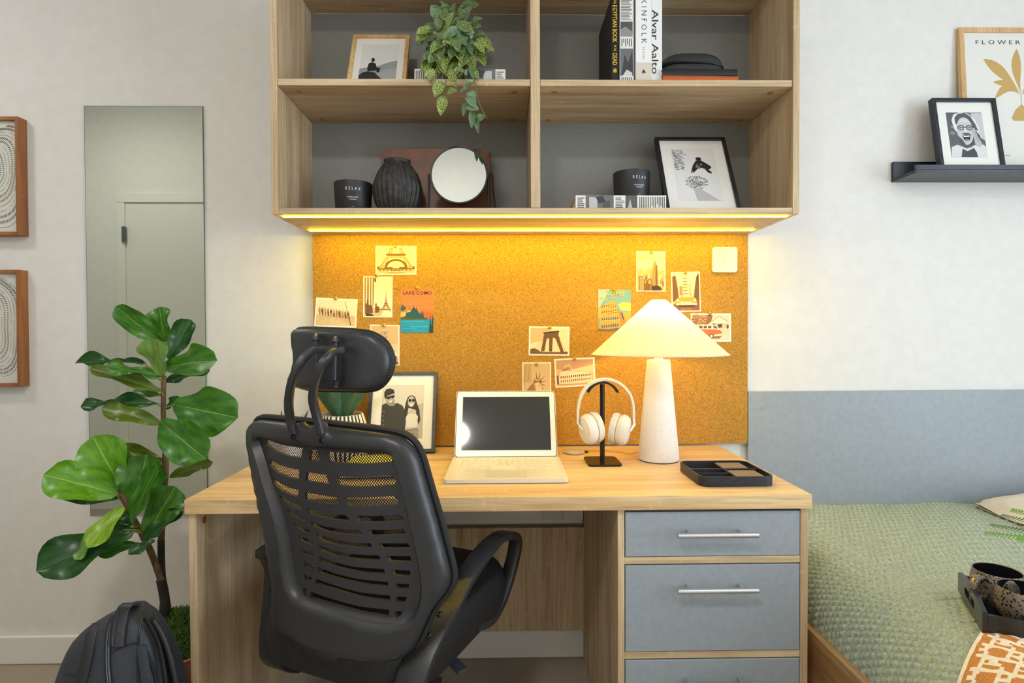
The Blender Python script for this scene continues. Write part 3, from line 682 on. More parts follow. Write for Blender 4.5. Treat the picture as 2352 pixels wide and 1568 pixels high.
# ------------------------------------------------------------ leather sleeve
LEA = noise_mat('brown_leather', rgb(96, 52, 30), rgb(130, 74, 44), 14, 0.42, 0.25, 500, bdist=0.0006)
sa = U(878, 400, 'y', -0.10).x; sb = U(1127, 400, 'y', -0.10).x; sz = U(1000, 345.5, 'y', -0.095).z
sw, shh = sb-sa, (sz-ZL)/math.cos(0.10)
sl = thing('laptop_sleeve', 'brown leather laptop sleeve leaning behind the vase and round mirror', 'sleeve', ((sa+sb)/2, -0.12, ZL))
def slf(p): return Vector(((sa+sb)/2+p.x, -0.124+p.z*math.sin(0.10)+p.y, ZL+0.0005+shh/2*math.cos(0.1)+ (p.z-0)*math.cos(0.10)))
def pillow(w, h, t, r, k=5):
    m = MB(); base = rrect(w, h, r, 6); n = len(base); rings = []
    for i in range(k+1):
        a = math.pi*i/k; s = 1-0.012*(1-math.sin(a))*1.0; y = -t/2*math.cos(a)
        rings.append([((x*s), y, z*s) for x, z in base])
    vs = [p for rg in rings for p in rg]
    fs = [(i*n+j, i*n+(j+1) % n, (i+1)*n+(j+1) % n, (i+1)*n+j) for i in range(k) for j in range(n)]+[tuple(range(n)), tuple(k*n+j for j in range(n))]
    return m.add(vs, fs)
def slf2(p): zz = p.z+shh/2; return Vector(((sa+sb)/2+p.x, -0.128+zz*math.sin(0.10)+p.y, ZL+zz*math.cos(0.10)))
mk('body', pillow(sw, shh, 0.024, 0.022).xf(slf2), LEA, sl, smooth=True)
rr = rrect(sw*0.996, shh*0.996, 0.022, 6)
zp = [slf2(Vector((x, 0, z))) for x, z in rr]
mk('zip', MB().tube([p for p in zp if p.z > ZL+0.004], 0.002, 6), flat(rgb(60, 34, 22), 0.5, name='zip_brown'), sl, smooth=True)
pt = slf2(Vector((sw/2, 0, 0.045)))
mk('zip_pull', MB().tube([pt, pt+Vector((0.006, -0.003, -0.01)), pt+Vector((0.008, -0.003, -0.05)), pt+Vector((0.016, -0.003, -0.12))], [0.004, 0.003, 0.0035, 0.0025], 8), flat(rgb(110, 66, 42), 0.5, name='leather_pull'), sl, smooth=True)

# ------------------------------------------------------------ round vanity mirror
my = -0.245; mc = U(1054.5, 403, 'y', my); mr = U(1117, 403, 'y', my).x-mc.x
vm = thing('vanity_mirror', 'round mirror on a black stand in front of the leather sleeve', 'mirror', (mc.x, my, ZL))
BRZ = flat(rgb(40, 38, 36), 0.38, 0.4, 'dark_bronze'); MIR = flat((0.62, 0.65, 0.62), 0.015, 1.0, 'mirror_silver')
tl = 0.0                                               # mirror tilted upward a little
def mf(p): return Vector((mc.x+p.x, my-p.z*math.cos(tl)+p.y*math.sin(tl), mc.z+p.y*math.cos(tl)+p.z*math.sin(tl)))
mk('glass', MB().lathe([(mr, 0.004), (mr, 0.0062)], n=64).xf(mf), MIR, vm)
mk('rim', MB().lathe([(mr*0.99, 0.0065), (mr*1.0, 0.0095), (mr*1.055, 0.0095), (mr*1.07, 0.004), (mr*1.055, -0.004), (mr*0.6, -0.006)], n=64, cap0=False).xf(mf), BRZ, vm, smooth=True)
lx, rx2 = U(985.5, 440, 'y', my).x, U(1122, 440, 'y', my).x
for sx in (lx, rx2):
    mk('post', MB().tube([(sx, my, ZL+0.006), (sx, my, mc.z+0.004)], 0.0036, 10), BRZ, vm, smooth=True)
    mk('pivot', MB().tube([(sx, my, mc.z), (mc.x+math.copysign(mr*1.04, sx-mc.x), my, mc.z)], 0.0045, 12), BRZ, vm, smooth=True)
mk('base', MB().lathe([(0.062, 0), (0.062, 0.004), (0.055, 0.006), (0.001, 0.006)], (mc.x, my, ZL), 40, cap1=False), BRZ, vm, smooth=True)
mk('cross_bar', MB().tube([(lx, my, ZL+0.007), (rx2, my, ZL+0.007)], 0.0036, 10), BRZ, vm, smooth=True)

# ------------------------------------------------------------ leaves
def leaf_mesh(prof, nv=4, bend=0.15, cup=0.12, wav=0.0, seed=0, nu=12, fold=0.0):
    """unit leaf: stem at 0, tip at y=1, half width 1 (scaled in x by the caller), normal +z"""
    r = random.Random(seed); f1, f2 = r.random()*6, r.random()*6; vs = []; uv = []
    for i in range(nu+1):
        t = i/nu; w = prof(t)
        for j in range(-nv, nv+1):
            s = j/nv; x = s*w
            z = -bend*t*t + cup*(abs(s)**1.5)*w*0.5 + wav*math.sin(t*9+f1+(2 if s > 0 else 0))*abs(s)**2*w + fold*abs(s)*w
            vs.append((x, t, z)); uv.append((s*0.5+0.5, t))
    k = 2*nv+1; fs = [(i*k+j, i*k+j+1, (i+1)*k+j+1, (i+1)*k+j) for i in range(nu) for j in range(k-1)]
    return vs, fs, uv
def leaf_mat(name, c1, c2, vein, vw=0.05, mode='fig', rough=0.38, trans=0.25):
    m, nt, b = newmat(name); L = nt.links; uv = N(nt, 'ShaderNodeUVMap'); sp = N(nt, 'ShaderNodeSeparateXYZ'); L.new(uv.outputs[0], sp.inputs[0])
    def M(op, a, bb=None, c=None):
        n = N(nt, 'ShaderNodeMath', operation=op)
        for i, x in enumerate((a, bb, c)):
            if x is None: continue
            if hasattr(x, 'is_linked'): L.new(x, n.inputs[i])
            else: n.inputs[i].default_value = x
        return n.outputs[0]
    tc = N(nt, 'ShaderNodeTexCoord'); nz = N(nt, 'ShaderNodeTexNoise'); nz.inputs['Scale'].default_value = 3.5; L.new(tc.outputs['Object'], nz.inputs['Vector'])
    d = M('ABSOLUTE', M('SUBTRACT', sp.outputs[0], 0.5))
    mid = M('LESS_THAN', d, vw*0.35)
    if mode == 'net':
        vo = N(nt, 'ShaderNodeTexVoronoi', feature='DISTANCE_TO_EDGE'); mp = N(nt, 'ShaderNodeMapping'); mp.inputs['Scale'].default_value = (7, 9, 1)
        L.new(uv.outputs[0], mp.inputs[0]); L.new(mp.outputs[0], vo.inputs['Vector']); vo.inputs['Scale'].default_value = 1
        lat = M('LESS_THAN', vo.outputs['Distance'], 0.10)
    else:
        ph = M('SUBTRACT', M('MULTIPLY', sp.outputs[1], 7.0), M('MULTIPLY', d, 6.0))
        fr_ = M('FRACT', ph); lat = M('LESS_THAN', M('ABSOLUTE', M('SUBTRACT', fr_, 0.5)), vw*0.55)
        lat = M('MULTIPLY', lat, 0.45)
    v = M('MAXIMUM', mid, lat)
    rp = N(nt, 'ShaderNodeValToRGB'); e = rp.color_ramp.elements; e[0].position = 0.35; e[0].color = (*c1, 1); e[1].position = 0.65; e[1].color = (*c2, 1)
    L.new(nz.outputs['Fac'], rp.inputs[0])
    mx = N(nt, 'ShaderNodeMix', data_type='RGBA'); L.new(v, mx.inputs[0]); L.new(rp.outputs[0], mx.inputs[6]); mx.inputs[7].default_value = (*vein, 1)
    L.new(mx.outputs[2], b.inputs['Base Color']); b.inputs['Roughness'].default_value = rough
    bp = N(nt, 'ShaderNodeBump'); bp.inputs['Strength'].default_value = 0.35; bp.inputs['Distance'].default_value = 0.002; bp.invert = True
    L.new(v, bp.inputs['Height']); L.new(bp.outputs[0], b.inputs['Normal'])
    tr_ = N(nt, 'ShaderNodeBsdfTranslucent'); L.new(mx.outputs[2], tr_.inputs[0]); ms = N(nt, 'ShaderNodeMixShader'); ms.inputs[0].default_value = trans
    out = nt.nodes['Material Output']; L.new(b.outputs[0], ms.inputs[1]); L.new(tr_.outputs[0], ms.inputs[2]); L.new(ms.outputs[0], out.inputs[0])
    return m
def leaf_matrix(base, tip, nrm, hw):
    B = Vector(base); Y = Vector(tip)-B; Ln = Y.length; Y.normalize(); Z = Vector(nrm); Z = (Z-Y*Z.dot(Y)).normalized(); X = Y.cross(Z)
    M4 = Matrix((X*hw, Y*Ln, Z*Ln)).transposed().to_4x4(); M4.translation = B; return M4
def data_mesh(name, vfu, mat):
    vs, fs, uv = vfu; me = bpy.data.meshes.new(name); me.from_pydata(vs, [], fs); me.materials.append(mat)
    ul = me.uv_layers.new(name='uv')
    for p in me.polygons:
        p.use_smooth = True
        for li, vi in zip(p.loop_indices, p.vertices): ul.data[li].uv = uv[vi]
    return me
class _D:
    def __init__(s, d): s.data = d

# ------------------------------------------------------------ trailing plant
pcx = U(1046, 120, 'y', -0.215).x; py_ = -0.215; pz0 = ZS+0.0502; pr1 = 0.070; ph_ = 0.135
tp = thing('trailing_plant', 'trailing green plant in a white pot on the upper shelf', 'plant', (pcx, py_, pz0))
POTW = noise_mat('white_glazed_clay', rgb(214, 212, 206), rgb(240, 239, 235), 40, 0.4, 0.4, 60, bdist=0.003)
mk('pot', MB().lathe([(pr1*0.80, 0), (pr1*0.84, 0.004), (pr1*0.97, ph_*0.7), (pr1, ph_), (pr1*0.92, ph_), (pr1*0.88, ph_*0.85), (0.001, ph_*0.85)], (pcx, py_, pz0), 40, cap1=False), POTW, tp, smooth=True)
oval = lambda t: (math.sin(math.pi*min(1, t)**0.85)**0.75 if 0 < t < 1 else 0.0)
NET = [leaf_mat('net_leaf_%d' % i, c1, c2, v, 0.05, 'net', 0.45, 0.2) for i, (c1, c2, v) in enumerate([
    (rgb(74, 108, 48), rgb(104, 136, 62), rgb(186, 196, 116)), (rgb(50, 84, 46), rgb(78, 112, 62), rgb(150, 172, 110)), (rgb(118, 148, 112), rgb(146, 172, 136), rgb(92, 124, 84))])]
LM = [data_mesh('net_leaf', leaf_mesh(oval, 3, 0.12, 0.25, 0.04, k, 9), NET[k % 3]) for k in range(6)]
STEM = flat(rgb(96, 120, 54), 0.5, name='green_stem')
rn = random.Random(21)
def tleaf(px, py, ang, ln, hw, yv, k, nz=0.35, parent=tp):
    """leaf by pixels: stem at px,py; direction ang (deg, 0 right, 90 down); length and half width in px"""
    b = U(px, py, 'y', yv); t = U(px+ln*math.cos(math.radians(ang)), py+ln*math.sin(math.radians(ang)), 'y', yv-0.015-0.02*rn.random())
    sc = (1.94+yv)/FPX; n = Vector((rn.uniform(-0.5, 0.5), -1, nz+rn.uniform(-0.3, 0.4)))
    share(_D(LM[k]), 'leaf', leaf_matrix(b, t, n, hw*sc), parent)
# crown
for k in range(72):
    a = rn.uniform(0, 2*math.pi); r = rn.random()**0.5; px = 1043+60*r*math.cos(a); py = 96+78*r*math.sin(a)
    yv = -0.235-0.06*(1-r)-0.055*rn.random()
    out = math.degrees(math.atan2(py-80, px-1043)); ang = 0.55*out+0.45*90+rn.uniform(-55, 55) if py > 60 else out+rn.uniform(-50, 50)
    tleaf(px, py, ang, rn.uniform(26, 44), rn.uniform(8.5, 14), yv, rn.choice([0, 1, 3, 4, 0, 3, 2]))
for k in range(30):
    px, py = rn.uniform(995, 1082), rn.uniform(85, 160)
    tleaf(px, py, 90+rn.uniform(-60, 60), rn.uniform(26, 42), rn.uniform(9, 14), -0.30-0.03*rn.random(), rn.choice([0, 3, 1, 4, 0]))
for k in range(16):
    tleaf(rn.uniform(1015, 1072), rn.uniform(55, 100), 90+rn.uniform(-70, 70), rn.uniform(28, 42), rn.uniform(10, 14), -0.315-0.02*rn.random(), rn.choice([0, 3, 1, 2, 4]))
for (px, py, ang, ln, hw, k) in ((1040, 40, -85, 34, 13, 2), (1010, 45, -120, 40, 13, 2), (1062, 48, -60, 40, 14, 2), (1075, 60, -35, 38, 14, 5), (992, 68, 170, 36, 12, 0), (985, 74, 150, 34, 11, 0), (1090, 85, 40, 45, 9, 0), (1098, 100, 20, 40, 9, 3), (1012, 20, 60, 30, 12, 1)):
    tleaf(px, py, ang, ln, hw, -0.30, k)
# hanging strands in front of the shelf edge
YH = -DC-0.022
def strand(pxs, r=0.0013): mk('stem', MB().tube(smooth_path([U(x, y, 'y', yv) for x, y, yv in pxs], 5), r, 6), STEM, tp, smooth=True)
strand([(1060, 100, -0.25), (1082, 160, -0.33), (1090, 185, YH), (1098, 230, YH), (1116, 268, YH), (1119, 272, YH)])
strand([(1030, 100, -0.25), (1022, 160, -0.33), (1024, 185, YH), (1020, 214, YH), (1012, 222, YH)])
for (px, py, ang, ln, hw, k) in ((1014, 186, 115, 36, 14, 0), (1026, 213, -15, 24, 9, 0), (1019, 220, 100, 42, 13, 3), (1035, 158, 75, 40, 11, 0), (1000, 165, 160, 26, 10, 0),
                                 (1090, 190, 150, 38, 9, 5), (1094, 222, 200, 24, 10, 2), (1094, 240, 212, 28, 11, 2), (1100, 250, 185, 32, 9, 2), (1074, 232, 110, 34, 7, 5), (1108, 262, 120, 20, 9, 2), (1086, 255, 95, 36, 8, 5), (1096, 264, 88, 40, 7, 2), (1084, 150, 85, 30, 7, 5), (1070, 165, 190, 30, 9, 1)):
    tleaf(px, py, ang, ln, hw, YH, k, 0.1)
# ------------------------------------------------------------ cards and pins on the cork board
CARD = flat(rgb(238, 234, 222), 0.5, name='photo_paper'); PIN = flat(rgb(196, 152, 54), 0.3, 0.7, 'brass_pin')
S0, S1, S2, S3, S4 = (240, 224, 190), (214, 184, 138), (172, 132, 86), (116, 80, 48), (64, 42, 26)
def card(label, q, draw, border=0.045, pin=None, cat='photo'):
    yv = CK-0.0012; P = [U(x, y, 'y', yv) for x, y in q]; c = sum(P, Vector())/4
    t = thing('photo_card' if cat == 'photo' else 'travel_card', label, cat, (c.x, yv, min(p.z for p in P)), 'cards pinned to the cork board')
    mk('paper', MB().prism([p+Vector((0, 0.0009, 0)) for p in P], (0, -0.0009, 0)), CARD, t)
    w = (P[1]-P[0]).length; h = (P[3]-P[0]).length; bu, bv_ = border*0.9, border*0.9*w/h
    def I(u, v): return (P[0]*(1-u)+P[1]*u)*(1-v)+(P[3]*(1-u)+P[2]*u)*v
    pr = Print(I(bu, bv_), I(1-bu, bv_), I(1-bu, 1-bv_), I(bu, 1-bv_), (0, -1, 0), 0.0001, 0.00003); draw(pr); pr.done('print', t)
    px, py = pin or ((q[0][0]+q[1][0])/2, (q[0][1]+q[1][1])/2+4)
    pc = U(px, py, 'y', yv-0.004)
    mk('pin', MB().lathe([(0.0035, 0.0), (0.0035, 0.003), (0.0055, 0.005), (0.0055, 0.0075), (0.003, 0.0095)], n=16).xf(lambda p: Vector((pc.x+p.x, yv-p.z, pc.z+p.y))), PIN, t, smooth=True)
    return t
def eiffel_base(p):
    p.rect(0, 0, 1, 1, S0); p.rect(0, 0.75, 1, 1, S1); p.poly([(0, 0.72), (0.2, 0.76), (0.8, 0.76), (1, 0.72), (1, 0.85), (0, 0.85)], S3)
    for s in (1, -1):
        f = lambda u: 0.5+s*(u)
        p.poly([(f(0.06), 0.02), (f(0.16), 0.02), (f(0.22), 0.28), (f(0.13), 0.28)], S2); p.poly([(f(0.18), 0.38), (f(0.27), 0.38), (f(0.46), 0.80), (f(0.30), 0.80), (f(0.24), 0.62)], S2)
        p.lines([(f(0.09), 0.04, f(0.17), 0.28), (f(0.15), 0.05, f(0.14), 0.28), (f(0.21), 0.42, f(0.40), 0.80), (f(0.26), 0.42, f(0.33), 0.80), (f(0.25), 0.55, f(0.34), 0.52), (f(0.29), 0.66, f(0.39), 0.62)], 0.012, S0)
    p.rect(0.24, 0.24, 0.76, 0.32, S3); p.rect(0.27, 0.32, 0.73, 0.40, S2); p.rects([(0.29+0.05*k, 0.33, 0.315+0.05*k, 0.38) for k in range(9)], S0)
    a = ellp(0.5, 0.80, 0.30, 0.36, 20, math.pi, 2*math.pi); b = ellp(0.5, 0.80, 0.24, 0.28, 20, 2*math.pi, math.pi); p.poly(a+b, S3)
    p.poly([(0.40, 0.8), (0.46, 0.72), (0.54, 0.72), (0.6, 0.8)], S0); p.poly([(0.25, 1), (0.4, 0.84), (0.6, 0.84), (0.75, 1)], S2); p.rects([(0.05+0.1*k, 0.86, 0.10+0.1*k, 0.9) for k in range(9)], S3); p.rect(0.3, 0.92, 0.7, 0.95, S0)
def eiffel_cols(p):
    p.rect(0, 0, 1, 1, S0); p.rect(0, 0.78, 1, 1, S1)
    p.poly([(0, 0), (0.42, 0), (0.44, 0.10), (0.36, 0.12), (0.34, 0.72), (0, 0.78)], S2)
    for u in (0.06, 0.17, 0.26): p.rect(u, 0.02, u+0.045, 0.72, S0); p.rect(u+0.045, 0.02, u+0.065, 0.74, S3)
    p.rect(0.38, 0.02, 0.42, 0.12, S3)
    p.poly([(0.03, 0.95), (0.03, 0.72), (0.09, 0.66), (0.12, 0.42), (0.14, 0.7), (0.30, 0.74), (0.32, 0.92)], S3); p.poly([(0.4, 0.92), (0.41, 0.68), (0.45, 0.66), (0.48, 0.76), (0.55, 0.74), (0.56, 0.9)], S3)
    p.poly([(0.04, 1), (0.1, 0.93), (0.3, 0.95), (0.36, 1)], S4)
    p.poly([(0.66, 0.80), (0.76, 0.66), (0.79, 0.5), (0.805, 0.30), (0.82, 0.5), (0.85, 0.66), (0.96, 0.80), (0.88, 0.80), (0.81, 0.73), (0.73, 0.80)], S2); p.rect(0.74, 0.655, 0.87, 0.675, S3)
    p.poly([(0.6, 1), (0.72, 0.84), (0.9, 0.84), (1, 0.9), (1, 1)], S0); p.rect(0.55, 0.82, 1, 0.835, S3)
def workers(p):
    p.rect(0, 0, 1, 1, S0); p.rect(0, 0.60, 1, 1, S1); rn_ = random.Random(2)
    p.rects([(u, 0.62+0.3*rn_.random(), u+0.015, 0.98) for u in [0.02*k for k in range(48)]], (226, 200, 156))
    for k in range(11):
        u = 0.07+0.075*k; v = 0.30+0.013*k; c = (S2, S3, (196, 160, 112))[k % 3]
        p.ell(u, v, 0.018, 0.035, S1); p.poly([(u-0.03, v+0.18), (u-0.025, v+0.04), (u+0.025, v+0.04), (u+0.03, v+0.18)], c); p.poly([(u-0.02, v+0.16), (u+0.03, v+0.16), (u+0.035, v+0.30), (u+0.0, v+0.30)], S3 if k % 2 else S2)
    p.line(0.72, 0.02, 0.90, 0.95, 0.008, S3); p.line(0.84, 0.6, 0.9, 0.97, 0.02, S3)
def como(p):
    p.rect(0, 0, 1, 1, (206, 124, 70))
    p.rects([(0.0, 0.30, 1, 0.31), (0.1, 0.36, 0.9, 0.37), (0.3, 0.44, 1, 0.455), (0, 0.5, 0.6, 0.51)], (216, 140, 84))
    p.poly([(0, 0.62), (0.2, 0.56), (0.5, 0.60), (0.8, 0.52), (1, 0.58), (1, 0.74), (0, 0.74)], (196, 104, 58))
    p.rect(0, 0.70, 1, 1, (22, 150, 196)); p.rects([(0.02, 0.74, 0.7, 0.755), (0.12, 0.80, 0.62, 0.81), (0.3, 0.86, 0.84, 0.875), (0.06, 0.91, 0.5, 0.92), (0.4, 0.96, 0.8, 0.97)], (64, 186, 222))
    p.poly([(0, 0.72), (0, 0.66), (0.18, 0.60), (0.4, 0.64), (0.7, 0.66), (0.86, 0.68), (0.8, 0.715), (0.3, 0.72)], (84, 92, 60))
    p.poly([(0.0, 0.66), (0.0, 0.55), (0.16, 0.545), (0.16, 0.63)], (236, 190, 120)); p.poly([(0.2, 0.52), (0.34, 0.50), (0.36, 0.58), (0.2, 0.60)], (240, 196, 96))
    p.poly([(0.14, 0.66), (0.18, 0.56), (0.30, 0.53), (0.38, 0.44), (0.40, 0.39), (0.42, 0.45), (0.46, 0.48), (0.48, 0.42), (0.50, 0.49), (0.56, 0.56), (0.60, 0.58), (0.62, 0.5), (0.645, 0.6), (0.68, 0.48), (0.70, 0.62), (0.72, 0.68), (0.3, 0.68)], (34, 84, 92))
    p.poly([(0.0, 0.50), (0.02, 0.42), (0.07, 0.36), (0.09, 0.42), (0.16, 0.42), (0.16, 0.48), (0.05, 0.52)], (40, 92, 96)); p.line(0.27, 0.40, 0.27, 0.5, 0.015, (34, 84, 92))
    p.poly([(0.86, 1), (0.88, 0.8), (0.905, 0.6), (0.93, 0.8), (0.945, 0.86), (0.97, 0.58), (1, 0.7), (1, 1)], (26, 66, 66)); p.ell(0.02, 0.94, 0.02, 0.015, (220, 60, 80))
    p.text('LAKE COMO', 0.08, 0.075, 0.94, 0.155, (40, 44, 52), True); p.text('ITALY', 0.38, 0.18, 0.64, 0.215, (222, 110, 60))
def pisa(p):
    p.rect(0, 0, 1, 1, S1); p.poly([(0, 0.4), (0.5, 0.5), (1, 0.45), (1, 0.75), (0, 0.7)], (224, 204, 168)); p.poly([(0.5, 0.72), (0.75, 0.66), (1, 0.70), (1, 0.8), (0.4, 0.8)], (236, 220, 190))
    p.poly([(0.36, 0.10), (0.60, 0.09), (0.66, 0.95), (0.28, 0.95)], (224, 200, 160))
    for k in range(7):
        v = 0.14+0.115*k; p.rect(0.35, v, 0.62, v+0.012, S3); p.rects([(0.37+0.05*j, v+0.03, 0.395+0.05*j, v+0.085) for j in range(5)], S3)
    p.poly([(0.72, 0.95), (0.72, 0.80), (0.80, 0.76), (0.94, 0.79), (0.94, 0.95)], (92, 64, 52)); p.rect(0, 0.93, 1, 1, S3)
def brooklyn(p):
    p.rect(0, 0, 1, 1, S0); p.poly([(0, 0), (0.5, 0), (0.3, 0.5), (0, 0.6)], S1)
    p.lines([(0.5, 0.16, 0.02+0.07*k, 0.92) for k in range(6)]+[(0.7, 0.12, 0.60+0.07*k, 0.92) for k in range(6)]+[(0.3, 0.02, 0.42, 0.2), (0.95, 0.05, 0.72, 0.16)], 0.007, S2)
    p.poly([(0.28, 0.95), (0.36, 0.25), (0.34, 0.17), (0.52, 0.13), (0.74, 0.10), (0.76, 0.18), (0.74, 0.24), (0.90, 0.92), (0.82, 0.95), (0.67, 0.4), (0.60, 0.36), (0.58, 0.95), (0.50, 0.95), (0.50, 0.40), (0.44, 0.40), (0.37, 0.95)], S3)
    p.poly([(0.34, 0.17), (0.52, 0.13), (0.76, 0.09), (0.77, 0.14), (0.35, 0.22)], S4)
    p.poly([(0.60, 0.94), (0.61, 0.5), (0.635, 0.38), (0.68, 0.46), (0.80, 0.92)], S0); p.poly([(0.38, 0.94), (0.42, 0.52), (0.455, 0.40), (0.495, 0.46), (0.50, 0.94)], S0)
    p.poly([(0, 0.98), (0, 0.82), (0.1, 0.78), (0.2, 0.84), (0.28, 0.92), (0.6, 0.9), (0.8, 0.92), (1, 0.9), (1, 1), (0, 1)], S3); p.rect(0.3, 0.90, 0.8, 0.93, S1); p.ell(0.565, 0.87, 0.02, 0.03, S4)
def rome(p):
    p.rect(0, 0, 1, 1, (112, 160, 168)); p.poly([(0, 0), (0.35, 0), (0, 0.5)], (150, 186, 196)); p.poly([(0, 0.24), (0.1, 0.18), (0.28, 0.24), (0.1, 0.26)], (238, 176, 84)); p.poly([(0.6, 0.36), (0.78, 0.30), (1, 0.32), (1, 0.52), (0.7, 0.5)], (238, 192, 104)); p.poly([(0, 0.44), (0.2, 0.4), (0.3, 0.6), (0, 0.72)], (232, 170, 96))
    p.poly([(0.02, 0.98), (0.08, 0.6), (0.12, 0.42), (0.28, 0.32), (0.50, 0.25), (0.56, 0.40), (0.60, 0.52), (0.70, 0.55), (1, 0.56), (1, 0.98)], (222, 160, 76))
    p.poly([(0.62, 0.53), (0.72, 0.55), (0.78, 0.7), (0.86, 0.74), (0.88, 0.98), (0.7, 0.98)], (196, 128, 66)); p.poly([(0.68, 0.55), (0.74, 0.56), (0.80, 0.72), (0.76, 0.74)], (58, 74, 150))
    for r, (v, n) in enumerate(((0.37, 7), (0.50, 8), (0.64, 8), (0.80, 9))):
        for k in range(n):
            u = 0.12+0.068*k; vv = v+0.012*(n-k)*0.5-(0.03 if r < 2 else 0)
            if u < 0.66: p.poly([(u-0.02, vv+0.085), (u-0.02, vv+0.025), (u, vv), (u+0.02, vv+0.025), (u+0.02, vv+0.085)], (68, 92, 150) if r > 1 else (150, 92, 52))
    p.lines([(0.11, 0.47, 0.55, 0.37), (0.09, 0.60, 0.60, 0.52), (0.06, 0.77, 0.66, 0.73)], 0.014, (244, 200, 124)); p.poly([(0, 1), (0, 0.95), (0.3, 0.96), (0.6, 0.93), (1, 0.95), (1, 1)], (92, 110, 130))
    p.text('ROME', 0.22, 0.035, 0.80, 0.145, (240, 196, 96), True); p.text('ITALY', 0.38, 0.17, 0.62, 0.205, (226, 190, 110))
def empire(p):
    p.rect(0, 0, 1, 1, S0); p.poly([(0, 0.05), (0.4, 0.08), (0.7, 0.16), (0.2, 0.2), (0, 0.16)], (226, 202, 158)); p.rect(0, 0.44, 1, 1, S1); rn_ = random.Random(4)
    p.rects([(u, 0.42+0.1*rn_.random(), u+0.03, 0.75) for u in [0.035*k for k in range(28)]], (206, 168, 112))
    for k in range(70):
        u = rn_.random()*0.96; v = 0.55+0.35*rn_.random(); p.rects([(u, v, u+0.03+0.05*rn_.random(), v+0.12)], (S2, S3, S1, S0)[k % 4])
    p.poly([(0.54, 0.84), (0.56, 0.45), (0.58, 0.36), (0.60, 0.28), (0.63, 0.23), (0.64, 0.12), (0.65, 0.23), (0.69, 0.28), (0.71, 0.36), (0.73, 0.45), (0.75, 0.84)], S2); p.rect(0.66, 0.34, 0.73, 0.84, S3)
    p.poly([(0.05, 1), (0.05, 0.62), (0.2, 0.62), (0.26, 0.72), (0.26, 1)], S3); p.rects([(0.08+0.04*k, 0.64, 0.10+0.04*k, 1) for k in range(4)], S1); p.poly([(0.50, 1), (0.54, 0.88), (0.72, 0.86), (0.86, 0.92), (0.88, 1)], S4); p.rect(0.28, 0.82, 0.48, 1, S3)
def taxi(p):
    p.rect(0, 0, 1, 1, S0); p.poly([(0, 0.1), (0.12, 0.05), (0.2, 0.4), (0.24, 0.7), (0, 0.75)], S3); p.poly([(1, 0.02), (0.9, 0.1), (0.84, 0.35), (0.78, 0.7), (1, 0.75)], S3); p.rect(0.4, 0.14, 0.56, 0.62, (220, 196, 160)); p.rects([(0.4, 0.14+0.08*k, 0.56, 0.155+0.08*k) for k in range(6)], S3); p.rect(0.26, 0.35, 0.38, 0.6, S2); p.rect(0.6, 0.3, 0.72, 0.6, S1)
    p.poly([(0, 0.72), (1, 0.72), (1, 1), (0, 1)], (138, 84, 56)); p.poly([(0.0, 0.78), (0.2, 0.7), (0.25, 0.7), (0, 0.86)], S1)
    p.poly([(0.12, 0.86), (0.10, 0.74), (0.16, 0.67), (0.30, 0.65), (0.36, 0.56), (0.68, 0.56), (0.74, 0.65), (0.86, 0.67), (0.90, 0.75), (0.88, 0.86)], (226, 160, 46)); p.poly([(0.36, 0.64), (0.40, 0.575), (0.65, 0.575), (0.69, 0.64)], (240, 226, 190)); p.poly([(0.24, 0.76), (0.76, 0.76), (0.70, 0.81), (0.30, 0.81)], (206, 190, 178)); p.rect(0.12, 0.81, 0.90, 0.855, (236, 226, 204)); p.rect(0.2, 0.86, 0.82, 0.90, S4)
    for u in (0.19, 0.82): p.ell(u, 0.73, 0.05, 0.032, (244, 230, 190))
    p.rects([(0.93, 0.02+0.05*k, 0.97, 0.05+0.05*k) for k in range(6)], S4); p.text('NEW YORK', 0.3, 0.955, 0.7, 0.975, (220, 190, 150), True)
